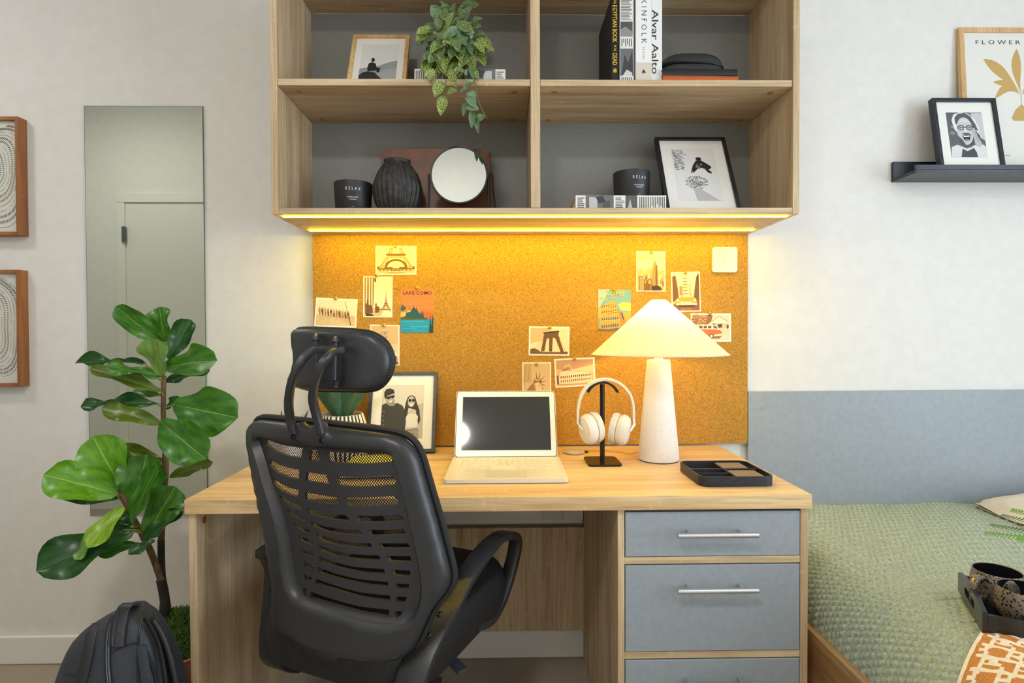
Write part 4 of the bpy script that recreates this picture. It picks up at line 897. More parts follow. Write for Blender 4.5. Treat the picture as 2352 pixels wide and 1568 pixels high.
def van(p):
    p.rect(0, 0, 1, 1, (226, 208, 180)); p.poly([(0, 0), (0.55, 0), (0.5, 0.3), (0.3, 0.45), (0, 0.5)], (150, 104, 66)); rn_ = random.Random(9)
    p.polys([ellp(rn_.random()*0.5, rn_.random()*0.38, 0.04, 0.04, 8) for k in range(26)], (190, 150, 104)); p.poly([(0.46, 0.30), (0.72, 0.02), (0.98, 0.26), (0.98, 0.32), (0.46, 0.34)], (238, 226, 204)); p.rect(0.52, 0.32, 0.97, 0.52, (214, 188, 156)); p.rects([(0.55, 0.34, 0.61, 0.5), (0.72, 0.36, 0.80, 0.5)], (96, 62, 44)); p.lines([(0.46, 0.33, 0.72, 0.04), (0.72, 0.04, 0.98, 0.28)], 0.02, (170, 128, 92)); p.polys([ellp(0.7, 0.46, 0.03, 0.1, 8), ellp(0.95, 0.46, 0.03, 0.09, 8)], (92, 66, 44))
    p.rect(0, 0.80, 1, 1, (232, 214, 190)); p.poly([(0.35, 0.93), (0.5, 0.86), (0.8, 0.82), (0.72, 0.94)], (150, 110, 80))
    p.poly([(0.0, 0.85), (0.0, 0.42), (0.08, 0.38), (0.58, 0.38), (0.68, 0.44), (0.74, 0.60), (0.80, 0.68), (0.76, 0.80), (0.6, 0.86)], (214, 110, 52)); p.poly([(0.0, 0.56), (0.0, 0.42), (0.08, 0.38), (0.58, 0.38), (0.68, 0.44), (0.74, 0.60), (0.6, 0.57)], (240, 228, 208)); p.rects([(0.06+0.12*k, 0.43, 0.15+0.12*k, 0.53) for k in range(4)], (116, 86, 66)); p.poly([(0.56, 0.43), (0.64, 0.44), (0.68, 0.54), (0.57, 0.53)], (116, 86, 66))
    p.ell(0.51, 0.84, 0.06, 0.085, (70, 46, 34)); p.ell(0.51, 0.84, 0.04, 0.058, (240, 232, 220)); p.poly([(0.58, 0.78), (0.80, 0.74), (0.78, 0.80), (0.58, 0.85)], (240, 228, 208))
def liberty(p):
    p.rect(0, 0, 1, 1, S1); p.rect(0.0, 0, 0.30, 0.5, (196, 164, 112)); p.lines([(0.08, 0.05, 0.03, 0.6), (0.24, 0.02, 0.18, 0.45)], 0.02, S2)
    for a in (-100, -70, -35, -8, 18, 42): 
        r = math.radians(a); c, s = math.cos(r), math.sin(r)
        p.poly([(0.53+0.13*c-0.02*s, 0.50+0.10*s+0.015*c), (0.53+0.36*c, 0.50+0.32*s), (0.53+0.13*c+0.02*s, 0.50+0.10*s-0.015*c)], S3)
    p.poly([(0, 1), (0.04, 0.8), (0.2, 0.62), (0.36, 0.50), (0.40, 0.42), (0.56, 0.42), (0.66, 0.48), (0.68, 0.60), (0.71, 0.66), (0.67, 0.70), (0.68, 0.78), (0.60, 0.86), (0.52, 0.86), (0.44, 1)], S2)
    p.poly([(0.42, 0.52), (0.56, 0.49), (0.66, 0.54), (0.68, 0.62), (0.71, 0.67), (0.66, 0.70), (0.67, 0.78), (0.60, 0.85), (0.50, 0.80)], (222, 196, 150)); p.poly([(0.38, 0.46), (0.42, 0.40), (0.60, 0.40), (0.67, 0.47), (0.64, 0.51), (0.54, 0.46), (0.42, 0.50)], S3); p.rects([(0.42+0.035*k, 0.41, 0.435+0.035*k, 0.46) for k in range(6)], S0)
    p.lines([(0.05, 0.85, 0.36, 0.58), (0.08, 0.93, 0.40, 0.64), (0.15, 0.98, 0.44, 0.72), (0.28, 0.99, 0.46, 0.82)], 0.018, S3); p.lines([(0.58, 0.58, 0.64, 0.57), (0.60, 0.77, 0.66, 0.76)], 0.014, S4)
def colosseum(p):
    p.rect(0, 0, 1, 1, (216, 178, 132)); p.poly([(0, 0), (1, 0), (1, 0.2), (0.4, 0.4), (0, 0.35)], (196, 152, 116)); p.poly([(0.3, 0.4), (1, 0.25), (1, 0.5), (0.4, 0.6)], (232, 200, 156))
    p.poly([(0.05, 0.94), (0.08, 0.60), (0.15, 0.40), (0.24, 0.22), (0.34, 0.16), (0.40, 0.28), (0.46, 0.48), (0.56, 0.50), (0.92, 0.54), (0.96, 0.92)], (240, 220, 188)); p.poly([(0.14, 0.44), (0.24, 0.24), (0.33, 0.18), (0.39, 0.30), (0.44, 0.46), (0.3, 0.44)], (206, 166, 128))
    for r, v in enumerate((0.34, 0.58, 0.74)):
        n = 5 if r == 0 else 15
        p.polys([[(u-0.016, vv+0.10), (u-0.016, vv+0.03), (u, vv), (u+0.016, vv+0.03), (u+0.016, vv+0.10)] for k in range(n) for u, vv in [((0.18+0.045*k if r == 0 else 0.12+0.056*k), v-0.02*k*(r == 0)+(0.03-0.004*k if r else 0))]], (150, 96, 64) if r != 1 else (120, 74, 50))
    p.lines([(0.10, 0.58, 0.46, 0.50), (0.08, 0.74, 0.94, 0.70), (0.06, 0.90, 0.96, 0.88)], 0.015, (214, 178, 136)); p.rect(0, 0.93, 1, 1, (204, 156, 110)); p.poly([(0, 0.93), (0.0, 0.6), (0.05, 0.58), (0.06, 0.93)], (120, 80, 56))
card('sepia photo of the iron tower base, highest card on the cork board', [(862.5, 564), (956.5, 564.5), (956.5, 631), (862.5, 632)], eiffel_base, pin=(908, 566))
card('sepia photo of tall columns with a slim tower behind', [(834.5, 634), (902, 635), (901, 729), (834, 728)], eiffel_cols, pin=(866, 633))
card('sepia photo of a row of people, leftmost card on the cork board', [(726, 683), (821.5, 687), (818, 753), (721, 749)], workers, pin=(771, 685))
card('bright Lake Como travel card with blue water', [(920, 660.5), (996.5, 660.5), (995.5, 763.5), (920, 763.5)], como, 0.0, pin=(957, 661), cat='travel card')
card('sepia photo of a leaning tower half hidden by the headrest', [(850, 745), (917.5, 746), (917.5, 839.5), (850, 838)], pisa, pin=(881, 746))
card('sepia photo of a stone suspension bridge arch', [(1215, 749), (1308.5, 750), (1307.5, 817), (1214, 816)], brooklyn, pin=(1263, 752))
card('colourful Rome travel card behind the lamp shade', [(1374.5, 664), (1449, 665.5), (1449, 759), (1374, 759)], rome, 0.0, pin=(1412, 667), cat='travel card')
card('sepia photo of a tall spired skyscraper over a city', [(1461.5, 576.5), (1528.5, 577), (1529, 669.5), (1461.5, 669.5)], empire, pin=(1496, 580))
card('sepia photo of a yellow taxi on a city street', [(1541, 624.5), (1607.5, 623.5), (1610, 715), (1543, 716)], taxi, pin=(1574, 627))
card('photo of an orange and white camper van', [(1586.5, 719.5), (1679, 719.5), (1679.5, 784.5), (1587, 785)], van, pin=(1631, 719))
card('sepia photo of a crowned statue head above the laptop', [(1199.5, 832), (1266, 831.5), (1266, 925), (1199.5, 925)], liberty, pin=(1232, 836))
card('sepia photo of a round ruined amphitheatre beside the headphones', [(1272.5, 824), (1365.5, 820), (1368, 885), (1276, 890.5)], colosseum, pin=(1319, 823))

# ------------------------------------------------------------ wall switch
sq = [U(x, y, 'y', CK) for x, y in ((1634.5, 568), (1691.5, 625.5))]
sw_ = thing('wall_switch', 'white square light switch at the top right of the cork board', 'switch', ((sq[0].x+sq[1].x)/2, CK, sq[1].z))
PLW = flat(rgb(236, 234, 228), 0.35, name='white_plastic')
cxs, czs, ws = (sq[0].x+sq[1].x)/2, (sq[0].z+sq[1].z)/2, (sq[1].x-sq[0].x)
mk('plate', MB().prism([(cxs+x, CK, czs+z) for x, z in rrect(ws, ws, 0.009)], (0, -0.008, 0)), PLW, sw_, bevel=0.002)
mk('rocker', MB().prism([(cxs+0.002+x, CK-0.008, czs+z) for x, z in rrect(0.017, 0.022, 0.003)], (0, -0.003, 0)), PLW, sw_, bevel=0.001)
# ------------------------------------------------------------ laptop
ALS = flat(rgb(226, 222, 212), 0.38, 0.25, 'silver_aluminium'); KEYM = flat(rgb(222, 216, 202), 0.5, name='pale_key')
SCR = flat(rgb(38, 42, 42), 0.06, name='dark_screen', spec=0.6); BLK = flat(rgb(20, 20, 22), 0.4, name='black_plastic')
zt = ZD+0.012
fl, fr_, bl_, br_ = U(1018.5, 1101, 'z', zt), U(1306, 1099, 'z', zt), U(1030, 1049.5, 'z', zt), U(1283, 1047.5, 'z', zt)
Xd = (fr_-fl).normalized(); Yd = Vector((-Xd.y, Xd.x, 0)); lw = (fr_-fl).length; ld = ((bl_-fl).dot(Yd)+(br_-fl).dot(Yd))/2
lw2 = lw
lp = thing('laptop', 'open silver laptop with a dark screen on the desk', 'laptop', (fl+fr_)/2+Yd*ld/2-Vector((0, 0, 0.012)))
def LF(a, b, c): return Vector((fl.x, fl.y, ZD))+Xd*a+Yd*b+Vector((0, 0, c))
bs = mk('base', MB().prism([LF(lw/2+x, ld/2+y, 0.0015) for x, y in rrect(lw, ld, 0.010)], (0, 0, 0.0105)), ALS, lp, bevel=0.002)
mk('foot', MB().prism([LF(lw/2+x, ld/2+y, 0) for x, y in rrect(lw*0.9, ld*0.9, 0.010)], (0, 0, 0.0015)), BLK, bs)
mk('trackpad', MB().prism([LF(lw/2+x, ld*0.19+y, 0.0119) for x, y in rrect(lw*0.34, ld*0.27, 0.004)], (0, 0, 0.0004)), flat(rgb(216, 211, 199), 0.3, 0.2, 'trackpad_glass'), bs)
rows = [14, 14, 14, 13, 12]; kx0, kx1, ky0, ky1 = lw*0.10, lw*0.90, ld*0.42, ld*0.92
kmesh = {}
for r, n in enumerate(rows):
    y = ky1-(ky1-ky0)*(r+1)/5; kh = (ky1-ky0)/5*0.84; x = kx0
    tot = kx1-kx0; u = tot/14.0
    ws_ = [u]*n
    if n == 13: ws_[0] = u*1.5; ws_[-1] = u*1.5
    if n == 12: ws_[0] = u*2; ws_[-1] = u*2
    if r == 4: ws_ = [u, u, u, u*1.2, u*4.8, u*1.2, u, u, u*0.9, u*0.9]
    for wk in ws_:
        ky = (round(wk, 5), round(kh, 5))
        M4 = Matrix((Xd, Yd, Vector((0, 0, 1)))).transposed().to_4x4(); M4.translation = LF(x+wk/2, y+kh/2, 0.0117)
        if ky not in kmesh:
            me = bpy.data.meshes.new('key'); mbk = MB().prism([(a, b, 0) for a, b in rrect(wk*0.86, kh*0.9, 0.0015, 2)], (0, 0, 0.0015)); me.from_pydata(mbk.v, [], mbk.f); me.materials.append(KEYM); kmesh[ky] = me
        share(_D(kmesh[ky]), 'key', M4, bs); x += wk
# lid
hl, hr = LF(0.004, ld-0.004, 0.010), LF(lw-0.004, ld-0.004, 0.010)
LT = 0.30
tl_ = U(1034.5, 898, 'y', (hl.y+hr.y)/2+0.095); Lh = (tl_.z-hl.z); lean = 0.095
Nl = Vector((0, 1, 0))
Uz = (Vector((0, 0, Lh))+Yd*lean); lh = Uz.length; Uz.normalize(); Nl = Xd.cross(Uz)      # Nl points to the viewer
lidw = lw-0.008
def LD(a, b, c=0): return hl+Xd*a+Uz*b+Nl*c
lid = mk('lid', MB().prism([LD(lidw/2+x, lh/2+y, -0.006) for x, y in rrect(lidw, lh, 0.010)], Nl*0.006), ALS, lp, bevel=0.0015)
mk('bezel_gasket', MB().prism([LD(lidw/2+x, lh/2+y, 0.0) for x, y in rrect(lidw-0.003, lh-0.003, 0.009)], Nl*0.0004), BLK, lid)
mk('bezel', MB().prism([LD(lidw/2+x, lh/2+y, 0.0004) for x, y in rrect(lidw-0.007, lh-0.007, 0.008)], Nl*0.0005), ALS, lid)
sx0, sx1 = lidw*0.068, lidw*(1-0.06); sy0, sy1 = lh*0.105, lh*0.905
mk('screen', MB().prism([LD(sx0, sy0, 0.0009), LD(sx1, sy0, 0.0009), LD(sx1, sy1, 0.0009), LD(sx0, sy1, 0.0009)], Nl*0.0003), SCR, lid)
mk('webcam', MB().prism([LD(lidw/2+0.0014*math.cos(a), lh*0.955+0.0014*math.sin(a), 0.0009) for a in [k*math.pi/6 for k in range(12)]], Nl*0.0002), BLK, lid)

# ------------------------------------------------------------ table lamp
LY = -0.238; lc = U(1512.5, 1000, 'y', LY).x
lamp = thing('table_lamp', 'white table lamp with a wide conical shade, switched on', 'lamp', (lc, LY, ZD))
rb = (U(1558.5, 1040, 'y', LY).x-U(1466.5, 1040, 'y', LY).x)/2; rt = (U(1537.5, 830, 'y', LY).x-U(1485, 830, 'y', LY).x)/2
zt_ = U(1511, 826, 'y', LY).z-ZD
STON = noise_mat('rough_white_plaster', rgb(238, 235, 228), rgb(246, 244, 238), 200, 0.8, 0.5, 420, bdist=0.0014)
mk('body', MB().lathe([(rb*0.97, 0.003), (rb, 0.007), (rt, zt_-0.004), (rt*0.94, zt_), (0.001, zt_)], (lc, LY, ZD), 56, cap1=False), STON, lamp, smooth=True)
mk('foot', MB().lathe([(rb*0.96, 0), (rb*0.96, 0.003)], (lc, LY, ZD), 48), flat(rgb(80, 52, 34), 0.7, name='felt_foot'), lamp)
mk('neck', MB().lathe([(0.013, zt_), (0.013, zt_+0.10)], (lc, LY, ZD), 24), flat(rgb(230, 226, 216), 0.4, name='lamp_neck'), lamp, smooth=True)
zs0 = U(1512, 813, 'y', LY).z; zs1 = U(1512, 688.5, 'y', LY).z
rs0 = (U(1665, 812, 'y', LY).x-U(1361, 812, 'y', LY).x)/2; rs1 = (U(1530, 690, 'y', LY).x-U(1491, 690, 'y', LY).x)/2
scx = U(1513, 760, 'y', LY).x
LIN = newmat('linen_shade'); mt, nt, b = LIN; L = nt.links
dfs = N(nt, 'ShaderNodeBsdfDiffuse'); dfs.inputs[0].default_value = (*rgb(240, 234, 220), 1); trn = N(nt, 'ShaderNodeBsdfTranslucent'); trn.inputs[0].default_value = (*rgb(244, 226, 190), 1)
ms = N(nt, 'ShaderNodeMixShader'); ms.inputs[0].default_value = 0.42; L.new(dfs.outputs[0], ms.inputs[1]); L.new(trn.outputs[0], ms.inputs[2]); L.new(ms.outputs[0], nt.nodes['Material Output'].inputs[0])
tc = N(nt, 'ShaderNodeTexCoord'); nz = N(nt, 'ShaderNodeTexNoise'); nz.inputs['Scale'].default_value = 90; mp = N(nt, 'ShaderNodeMapping'); mp.inputs['Scale'].default_value = (1, 1, 5); L.new(tc.outputs['Object'], mp.inputs[0]); L.new(mp.outputs[0], nz.inputs['Vector'])
bp = N(nt, 'ShaderNodeBump'); bp.inputs['Strength'].default_value = 0.4; bp.inputs['Distance'].default_value = 0.001; L.new(nz.outputs['Fac'], bp.inputs['Height']); L.new(bp.outputs[0], dfs.inputs['Normal'])
mk('shade', MB().lathe([(rs0, zs0), (rs1, zs1-0.003), (rs1*0.8, zs1), (rs1*0.72, zs1-0.002)], (scx, LY, 0), 72, cap0=False, cap1=False), mt, lamp, smooth=True)
mk('shade_rim', MB().tube([(scx+rs0*math.cos(a), LY+rs0*math.sin(a), zs0) for a in [2*math.pi*k/72 for k in range(72)]], 0.0016, 6, closed=True), flat(rgb(226, 216, 196), 0.7, name='shade_trim'), lamp, smooth=True)
bulb = mk('bulb', MB().lathe([(0.001, -0.028), (0.018, -0.022), (0.028, -0.004), (0.026, 0.012), (0.014, 0.028), (0.012, 0.036)], (scx, LY, zs0+0.085), 24, cap0=False), emit((1.0, 0.66, 0.28), 85, 'bulb_glow'), lamp, smooth=True)
# ------------------------------------------------------------ headphone stand and headphones
HY = None
fb = U(1391, 1066, 'z', ZD); HY = fb.y+0.005; hx = U(1390, 980, 'y', HY).x
b0, b1, b2_, b3 = U(1354, 1072, 'z', ZD), U(1432, 1071.5, 'z', ZD), U(1422, 1051.5, 'z', ZD), U(1351, 1051.5, 'z', ZD)
BMET = flat(rgb(24, 22, 22), 0.3, 0.3, 'black_metal')
sw0 = b1.x-b0.x; sd0 = b2_.y-b1.y; scy = (b0.y+b2_.y)/2; hx = (b0.x+b1.x)/2-0.002
hs = thing('headphone_stand', 'black metal headphone stand with a square foot', 'stand', (hx, scy, ZD))
mk('base', MB().prism([(hx+x, scy+y, ZD) for x, y in rrect(sw0, sd0, 0.012)], (0, 0, 0.006)), BMET, hs, bevel=0.001)
ztp = U(1390, 882, 'y', scy).z
mk('pole', MB().lathe([(0.0072, 0.006), (0.0072, ztp-ZD)], (hx, scy, ZD), 24), BMET, hs, smooth=True)
hr_ = U(1420, 880, 'y', scy).x-hx
arc = [(hx+1.05*hr_*math.sin(a), scy, ztp+0.006-0.055*(1-math.cos(a))) for a in [math.radians(-62+124*k/16) for k in range(17)]]
mk('cradle', MB().band(arc, (0, 1, 0), 0.036, 0.006), BMET, hs, smooth=True)
WHP = flat(rgb(232, 226, 214), 0.42, name='cream_plastic'); WHC = noise_mat('cream_leatherette', rgb(224, 216, 200), rgb(234, 227, 212), 200, 0.6, 0.2, 500)
hp = thing('headphones', 'cream over-ear headphones hanging on the black stand', 'headphones', (hx, scy, U(1390, 1028, 'y', scy).z))
def HP(px, py, dy=0.0): return U(px, py, 'y', scy+dy)
bandp = smooth_path([HP(1327, 960), HP(1328, 935), HP(1335, 908), HP(1350, 886), HP(1370, 874.5), HP(1392, 871), HP(1414, 876), HP(1434, 890), HP(1448, 910), HP(1454, 935), HP(1455, 960)], 5)
# keep the headband resting on the cradle
dzb = (arc[8][2]+0.003)-(bandp[len(bandp)//2].z-0.004)
mk('headband', MB().band(bandp, (0, 1, 0), [0.018+0.012*math.sin(math.pi*k/(len(bandp)-1)) for k in range(len(bandp))], [0.006+0.003*math.sin(math.pi*k/(len(bandp)-1)) for k in range(len(bandp))]), WHP, hp, smooth=True)
for s, (cu, top, fork) in ((-1, ((1357, 984), (1330, 962), (1352, 1000))), (1, ((1424, 986), (1452, 960), (1432, 1000)))):
    c = HP(*cu); ax = Vector((s*math.cos(math.radians(22)), -0.42*1, -0.18)).normalized()   # outward axis of the ear cup
    q = ax.to_track_quat('Z', 'Y').to_matrix()
    def cupf(p, c=c, q=q): return c+q @ Vector((p.x*0.80, p.y*1.0, p.z))
    R0 = 0.037*1.32
    cu_ = mk('ear_cup', MB().lathe([(R0*0.86, -0.006), (R0*0.97, 0.004), (R0*0.95, 0.014), (R0*0.82, 0.024), (R0*0.5, 0.029), (0.001, 0.030)], n=44, cap1=False).xf(cupf), WHP, hp, smooth=True)
    mk('ear_pad', MB().lathe([(R0*0.45, -0.028), (R0*0.72, -0.030), (R0*0.92, -0.026), (R0*0.98, -0.016), (R0*0.94, -0.007)], n=44, cap0=True).xf(cupf), WHC, hp, smooth=True)
    mk('ring', MB().tube([cupf(Vector((R0*0.62*math.cos(a), R0*0.62*math.sin(a), 0.0272))) for a in [2*math.pi*k/36 for k in range(36)]], 0.0008, 5, closed=True), WHC, cu_, smooth=True)
    a0 = bandp[0] if s < 0 else bandp[-1]; e1 = cupf(Vector((0, 0, 0.029)))
    pth = smooth_path([a0, a0+Vector((0, -0.004, -0.016)), a0*0.45+e1*0.55+Vector((s*0.006, -0.002, 0.002)), e1+Vector((0, -0.001, 0.004))], 5)
    mk('yoke', MB().band(pth, (0, 1, 0), [0.017+0.006*k/15 for k in range(len(pth))], 0.006), WHP, hp, smooth=True)
# ------------------------------------------------------------ wireless charger with its cable
cw = U(1318, 1037, 'z', ZD+0.004)
ch = thing('charging_pad', 'round white charging pad with cable behind the laptop', 'charger', (cw.x, cw.y, ZD))
mk('pad', MB().lathe([(0.031, 0), (0.035, 0.002), (0.035, 0.006), (0.032, 0.008), (0.001, 0.008)], (cw.x, cw.y, ZD), 40, cap1=False), flat(rgb(196, 190, 182), 0.35, 0.3, 'pad_grey'), ch, smooth=True)
cp = smooth_path([Vector((cw.x+0.03, cw.y, ZD+0.004)), U(1345, 1035, 'z', ZD+0.003), U(1385, 1034, 'z', ZD+0.003), U(1425, 1037, 'z', ZD+0.003), U(1445, 1041, 'z', ZD+0.003), U(1468, 1036, 'z', ZD+0.003)], 6)
mk('cable', MB().tube(cp, 0.0016, 8), flat(rgb(206, 176, 120), 0.5, name='cable_beige'), ch, smooth=True)
mk('plug', MB().tube([cp[0]-Vector((0.004, 0, 0)), cp[0]+Vector((0.016, 0.0, 0))], 0.004, 10), flat(rgb(70, 66, 62), 0.4, name='plug_grey'), ch, smooth=True)
# ------------------------------------------------------------ desk organiser tray
ZT = 0.026
q = [U(1549, 1069, 'z', ZD), U(1609, 1118.5, 'z', ZD), U(1782, 1117, 'z', ZD), U(1712, 1069, 'z', ZD)]
tq = [U(1549, 1058.5, 'z', ZD+ZT), U(1612, 1104, 'z', ZD+ZT), U(1783, 1101.5, 'z', ZD+ZT)]
FR = (q[2]-q[1]); SDv = (tq[1]-tq[0]); ang = math.atan2(FR.y, FR.x); tw = FR.length
sidelen = 0.235
Xt = FR.normalized(); Yt = Vector((-Xt.y, Xt.x, 0)); O = q[1]+Xt*0.0
tw = (q[2]-q[1]).length
dt_ = (U(1600, 1057, 'z', ZD+ZT)-q[1]).dot(Yt); td = max(0.17, dt_)
NVY = noise_mat('navy_leather', rgb(18, 26, 36), rgb(30, 40, 52), 120, 0.42, 0.3, 700, bdist=0.0005); TAN = noise_mat('taupe_suede', rgb(150, 128, 100), rgb(164, 142, 112), 200, 0.9)
ot = thing('desk_organiser', 'black leather desk organiser tray with dividers and lids', 'tray', O+Xt*tw/2+Yt*td/2)
def TF(a, b, c): return Vector((O.x, O.y, ZD))+Xt*a+Yt*b+Vector((0, 0, c))
def TP(lst, c): return [TF(tw/2+x, td/2+y, c) for x, y in lst]
mk('floor_panel', MB().prism(TP(rrect(tw-0.004, td-0.004, 0.022), 0.0), (0, 0, 0.003)), NVY, ot)
mk('lining', MB().prism(TP(rrect(tw-0.010, td-0.010, 0.02), 0.003), (0, 0, 0.0015)), TAN, ot)
ro, ri = rrect(tw, td, 0.024, 7), rrect(tw-0.010, td-0.010, 0.019, 7); n = len(ro)
vs = TP(ro, 0.001)+TP(ro, ZT)+TP(ri, ZT)+TP(ri, 0.0045)
mk('rim', MB().add(vs, [(r*n+k, r*n+(k+1) % n, (r+1)*n+(k+1) % n, (r+1)*n+k) for r in range(3) for k in range(n)]), NVY, ot, bevel=0.0012)
def dv(a0, b0, a1, b1): mk('divider', MB().box(0, 1, 0, 1, 0, 1).xf(lambda p: TF(a0+(a1-a0)*p.x, b0+(b1-b0)*p.y, 0.0045+(ZT-0.007)*p.z)), NVY, ot, bevel=0.0008)
i0, i1, j0, j1 = 0.0055, tw-0.0055, 0.0055, td-0.0055; mx_ = tw*0.50; mys = td*0.52
dv(i0, mys-0.002, i1, mys+0.002); dv(mx_-0.002, j0, mx_+0.002, mys-0.002); dv(i0+0.002, td*0.27-0.002, mx_-0.002, td*0.27+0.002); 
def lidp(a0, b0, a1, b1, c): mk('lid', MB().box(0, 1, 0, 1, 0, 1).xf(lambda p: TF(a0+(a1-a0)*p.x, b0+(b1-b0)*p.y, c+0.004*p.z)), flat(rgb(126, 108, 88), 0.7, name='taupe_lid'), ot, bevel=0.001)
lidp(mx_+0.006, 0.018, tw-0.018, mys-0.008, ZT-0.009); lidp(mx_+0.002, mys+0.008, tw-0.026, td-0.020, ZT-0.006)

# ------------------------------------------------------------ framed couple photo
bl, w, h, le = lean_frame(852, 1005, 854, ZD, -0.132, -0.040)
bl = (bl[0], bl[1], ZD)
picture('framed_photo', 'black frame with a photo of a laughing couple leaning on the cork board', bl, w, h, le, 0.0115, 0.016, noise_mat('charcoal_frame', rgb(52, 54, 58), rgb(66, 68, 72), 40, 0.4), draw=couple)
# ------------------------------------------------------------ agave
ay = -0.195; ac = U(785, 960, 'y', ay).x; ar = (U(833, 960, 'y', ay).x-U(737, 960, 'y', ay).x)/2; arz = U(785, 957, 'y', ay-ar).z-ZD
ag = thing('agave_plant', 'green agave in a black and white striped pot behind the chair', 'plant', (ac, ay, ZD))
NS = 72; pot = MB().lathe([(ar*1.02, 0), (ar*1.18, arz*0.12), (ar*1.30, arz*0.35), (ar*1.26, arz*0.6), (ar*1.08, arz*0.9), (ar, arz), (ar*0.93, arz), (ar*0.9, arz*0.9)], (ac, ay, ZD), NS, cap1=False)
rn = random.Random(4); st = []; cur = 0
while len(st) < NS: k = rn.choice([1, 1, 2]); st += [0]*(2 if k == 2 else 1)+[1]; 
st = st[:NS]
nseg = 7
for r in range(nseg):
    for k in range(NS): pot.m[r*NS+k] = st[k] if r < 5 else 0
mk('pot', pot, [flat(rgb(232, 224, 208), 0.55, name='cream_glaze'), flat(rgb(34, 32, 34), 0.5, name='black_glaze')], ag, smooth=True)
GRV = noise_mat('pebbles', rgb(120, 96, 66), rgb(206, 182, 138), 120, 0.8, 0.8, 120)
mk('gravel', MB().lathe([(ar*0.92, arz*0.90), (ar*0.6, arz*0.96), (0.001, arz*0.97)], (ac, ay, ZD), 30, cap0=False, cap1=False), GRV, ag, smooth=True)
pm = None
for k in range(40):
    a = rn.random()*6.283; r = ar*(0.55+0.35*rn.random()); s = 0.003+0.002*rn.random(); p = (ac+r*math.cos(a), ay+r*math.sin(a), ZD+arz*0.955)
    m_ = MB().lathe([(0.001, -s*0.6), (s, -s*0.2), (s, s*0.3), (0.001, s*0.7)], p, 7)
    pm = m_ if pm is None else pm.add(m_.v, m_.f)
mk('pebbles', pm, GRV, ag, smooth=True, kind='stuff')
AGM = leaf_mat('agave_leaf', rgb(50, 92, 66), rgb(70, 112, 80), rgb(62, 104, 74), 0.01, 'fig', 0.5, 0.08)
agp = lambda t: (0.62+0.5*math.sin(math.pi*min(1, t*0.95+0.05)))*(1-t**2.2)**0.7*0.9 if t < 1 else 0.0
AGL = data_mesh('agave_leaf', leaf_mesh(agp, 3, -0.05, 0.55, 0, 1, 12), AGM)
for k in range(11):
    a = 2*math.pi*k/6+(0.5 if k >= 6 else 0)+0.25; el = 0.95 if k < 6 else 1.25
    d = Vector((math.cos(a)*math.cos(el), math.sin(a)*math.cos(el), math.sin(el))); ln = 0.155 if k < 6 else 0.13
    b_ = Vector((ac, ay, ZD+arz*0.93))+Vector((math.cos(a), math.sin(a), 0))*ar*(0.40 if k < 6 else 0.16)
    if (b_+d*ln).y > -0.035: d.y = min(d.y, (-0.035-b_.y)/ln); 
    n_ = Vector((-math.cos(a)*math.sin(el), -math.sin(a)*math.sin(el), math.cos(el)))
    share(_D(AGL), 'leaf', leaf_matrix(b_, b_+d*ln, n_, 0.036), ag)
# ------------------------------------------------------------ pencil cup and pencils
pcy = -0.245; pcx_ = U(668, 1000, 'y', pcy).x
pcup = thing('pencil_cup', 'white pencil cup behind the left end of the chair back', 'cup', (pcx_, pcy, ZD))
mk('wall', MB().lathe([(0.034, 0), (0.036, 0.003), (0.038, 0.098), (0.036, 0.098), (0.034, 0.006), (0.001, 0.006)], (pcx_, pcy, ZD), 36, cap1=False), flat(rgb(236, 234, 228), 0.4, name='white_ceramic'), pcup, smooth=True)
PENC = [flat(rgb(60, 58, 56), 0.4, name='grey_pencil'), flat(rgb(86, 82, 76), 0.4, name='grey_pencil'), flat(rgb(44, 50, 66), 0.4, name='grey_pencil')]
for k, (tx, ty, bx_, by_) in enumerate(((646, 942, -0.020, -0.004), (654, 953, -0.012, 0.012), (665, 957, -0.001, 0.018), (695, 952, 0.008, 0.010), (708, 941, 0.018, -0.006))):
    tip = U(tx, ty, 'y', pcy+by_); bot = Vector((pcx_+bx_*0.9*(1 if k < 3 else -0.5), pcy+by_*0.8, ZD+0.008)); dr = (tip-bot).normalized()
    t = thing('pencil', ('tall dark pencil leaning left in the pencil cup', 'short dark pencil second from the left in the cup', 'dark pencil in the middle of the cup', 'dark pencil second from the right in the cup', 'tall blue-grey pencil leaning right in the cup')[k], 'pencil', bot, 'pencils in the white cup')
    mk('shaft', MB().tube([bot, tip-dr*0.022], 0.0046, 6), PENC[k % 3], t)
    mk('sharpened_tip', MB().tube([tip-dr*0.022, tip-dr*0.005], [0.0044, 0.0014], 8), flat(rgb(84, 74, 62), 0.5, name='dark_wood_tip'), t)
    mk('lead', MB().tube([tip-dr*0.005, tip], [0.0014, 0.0003], 6), BLK, t)
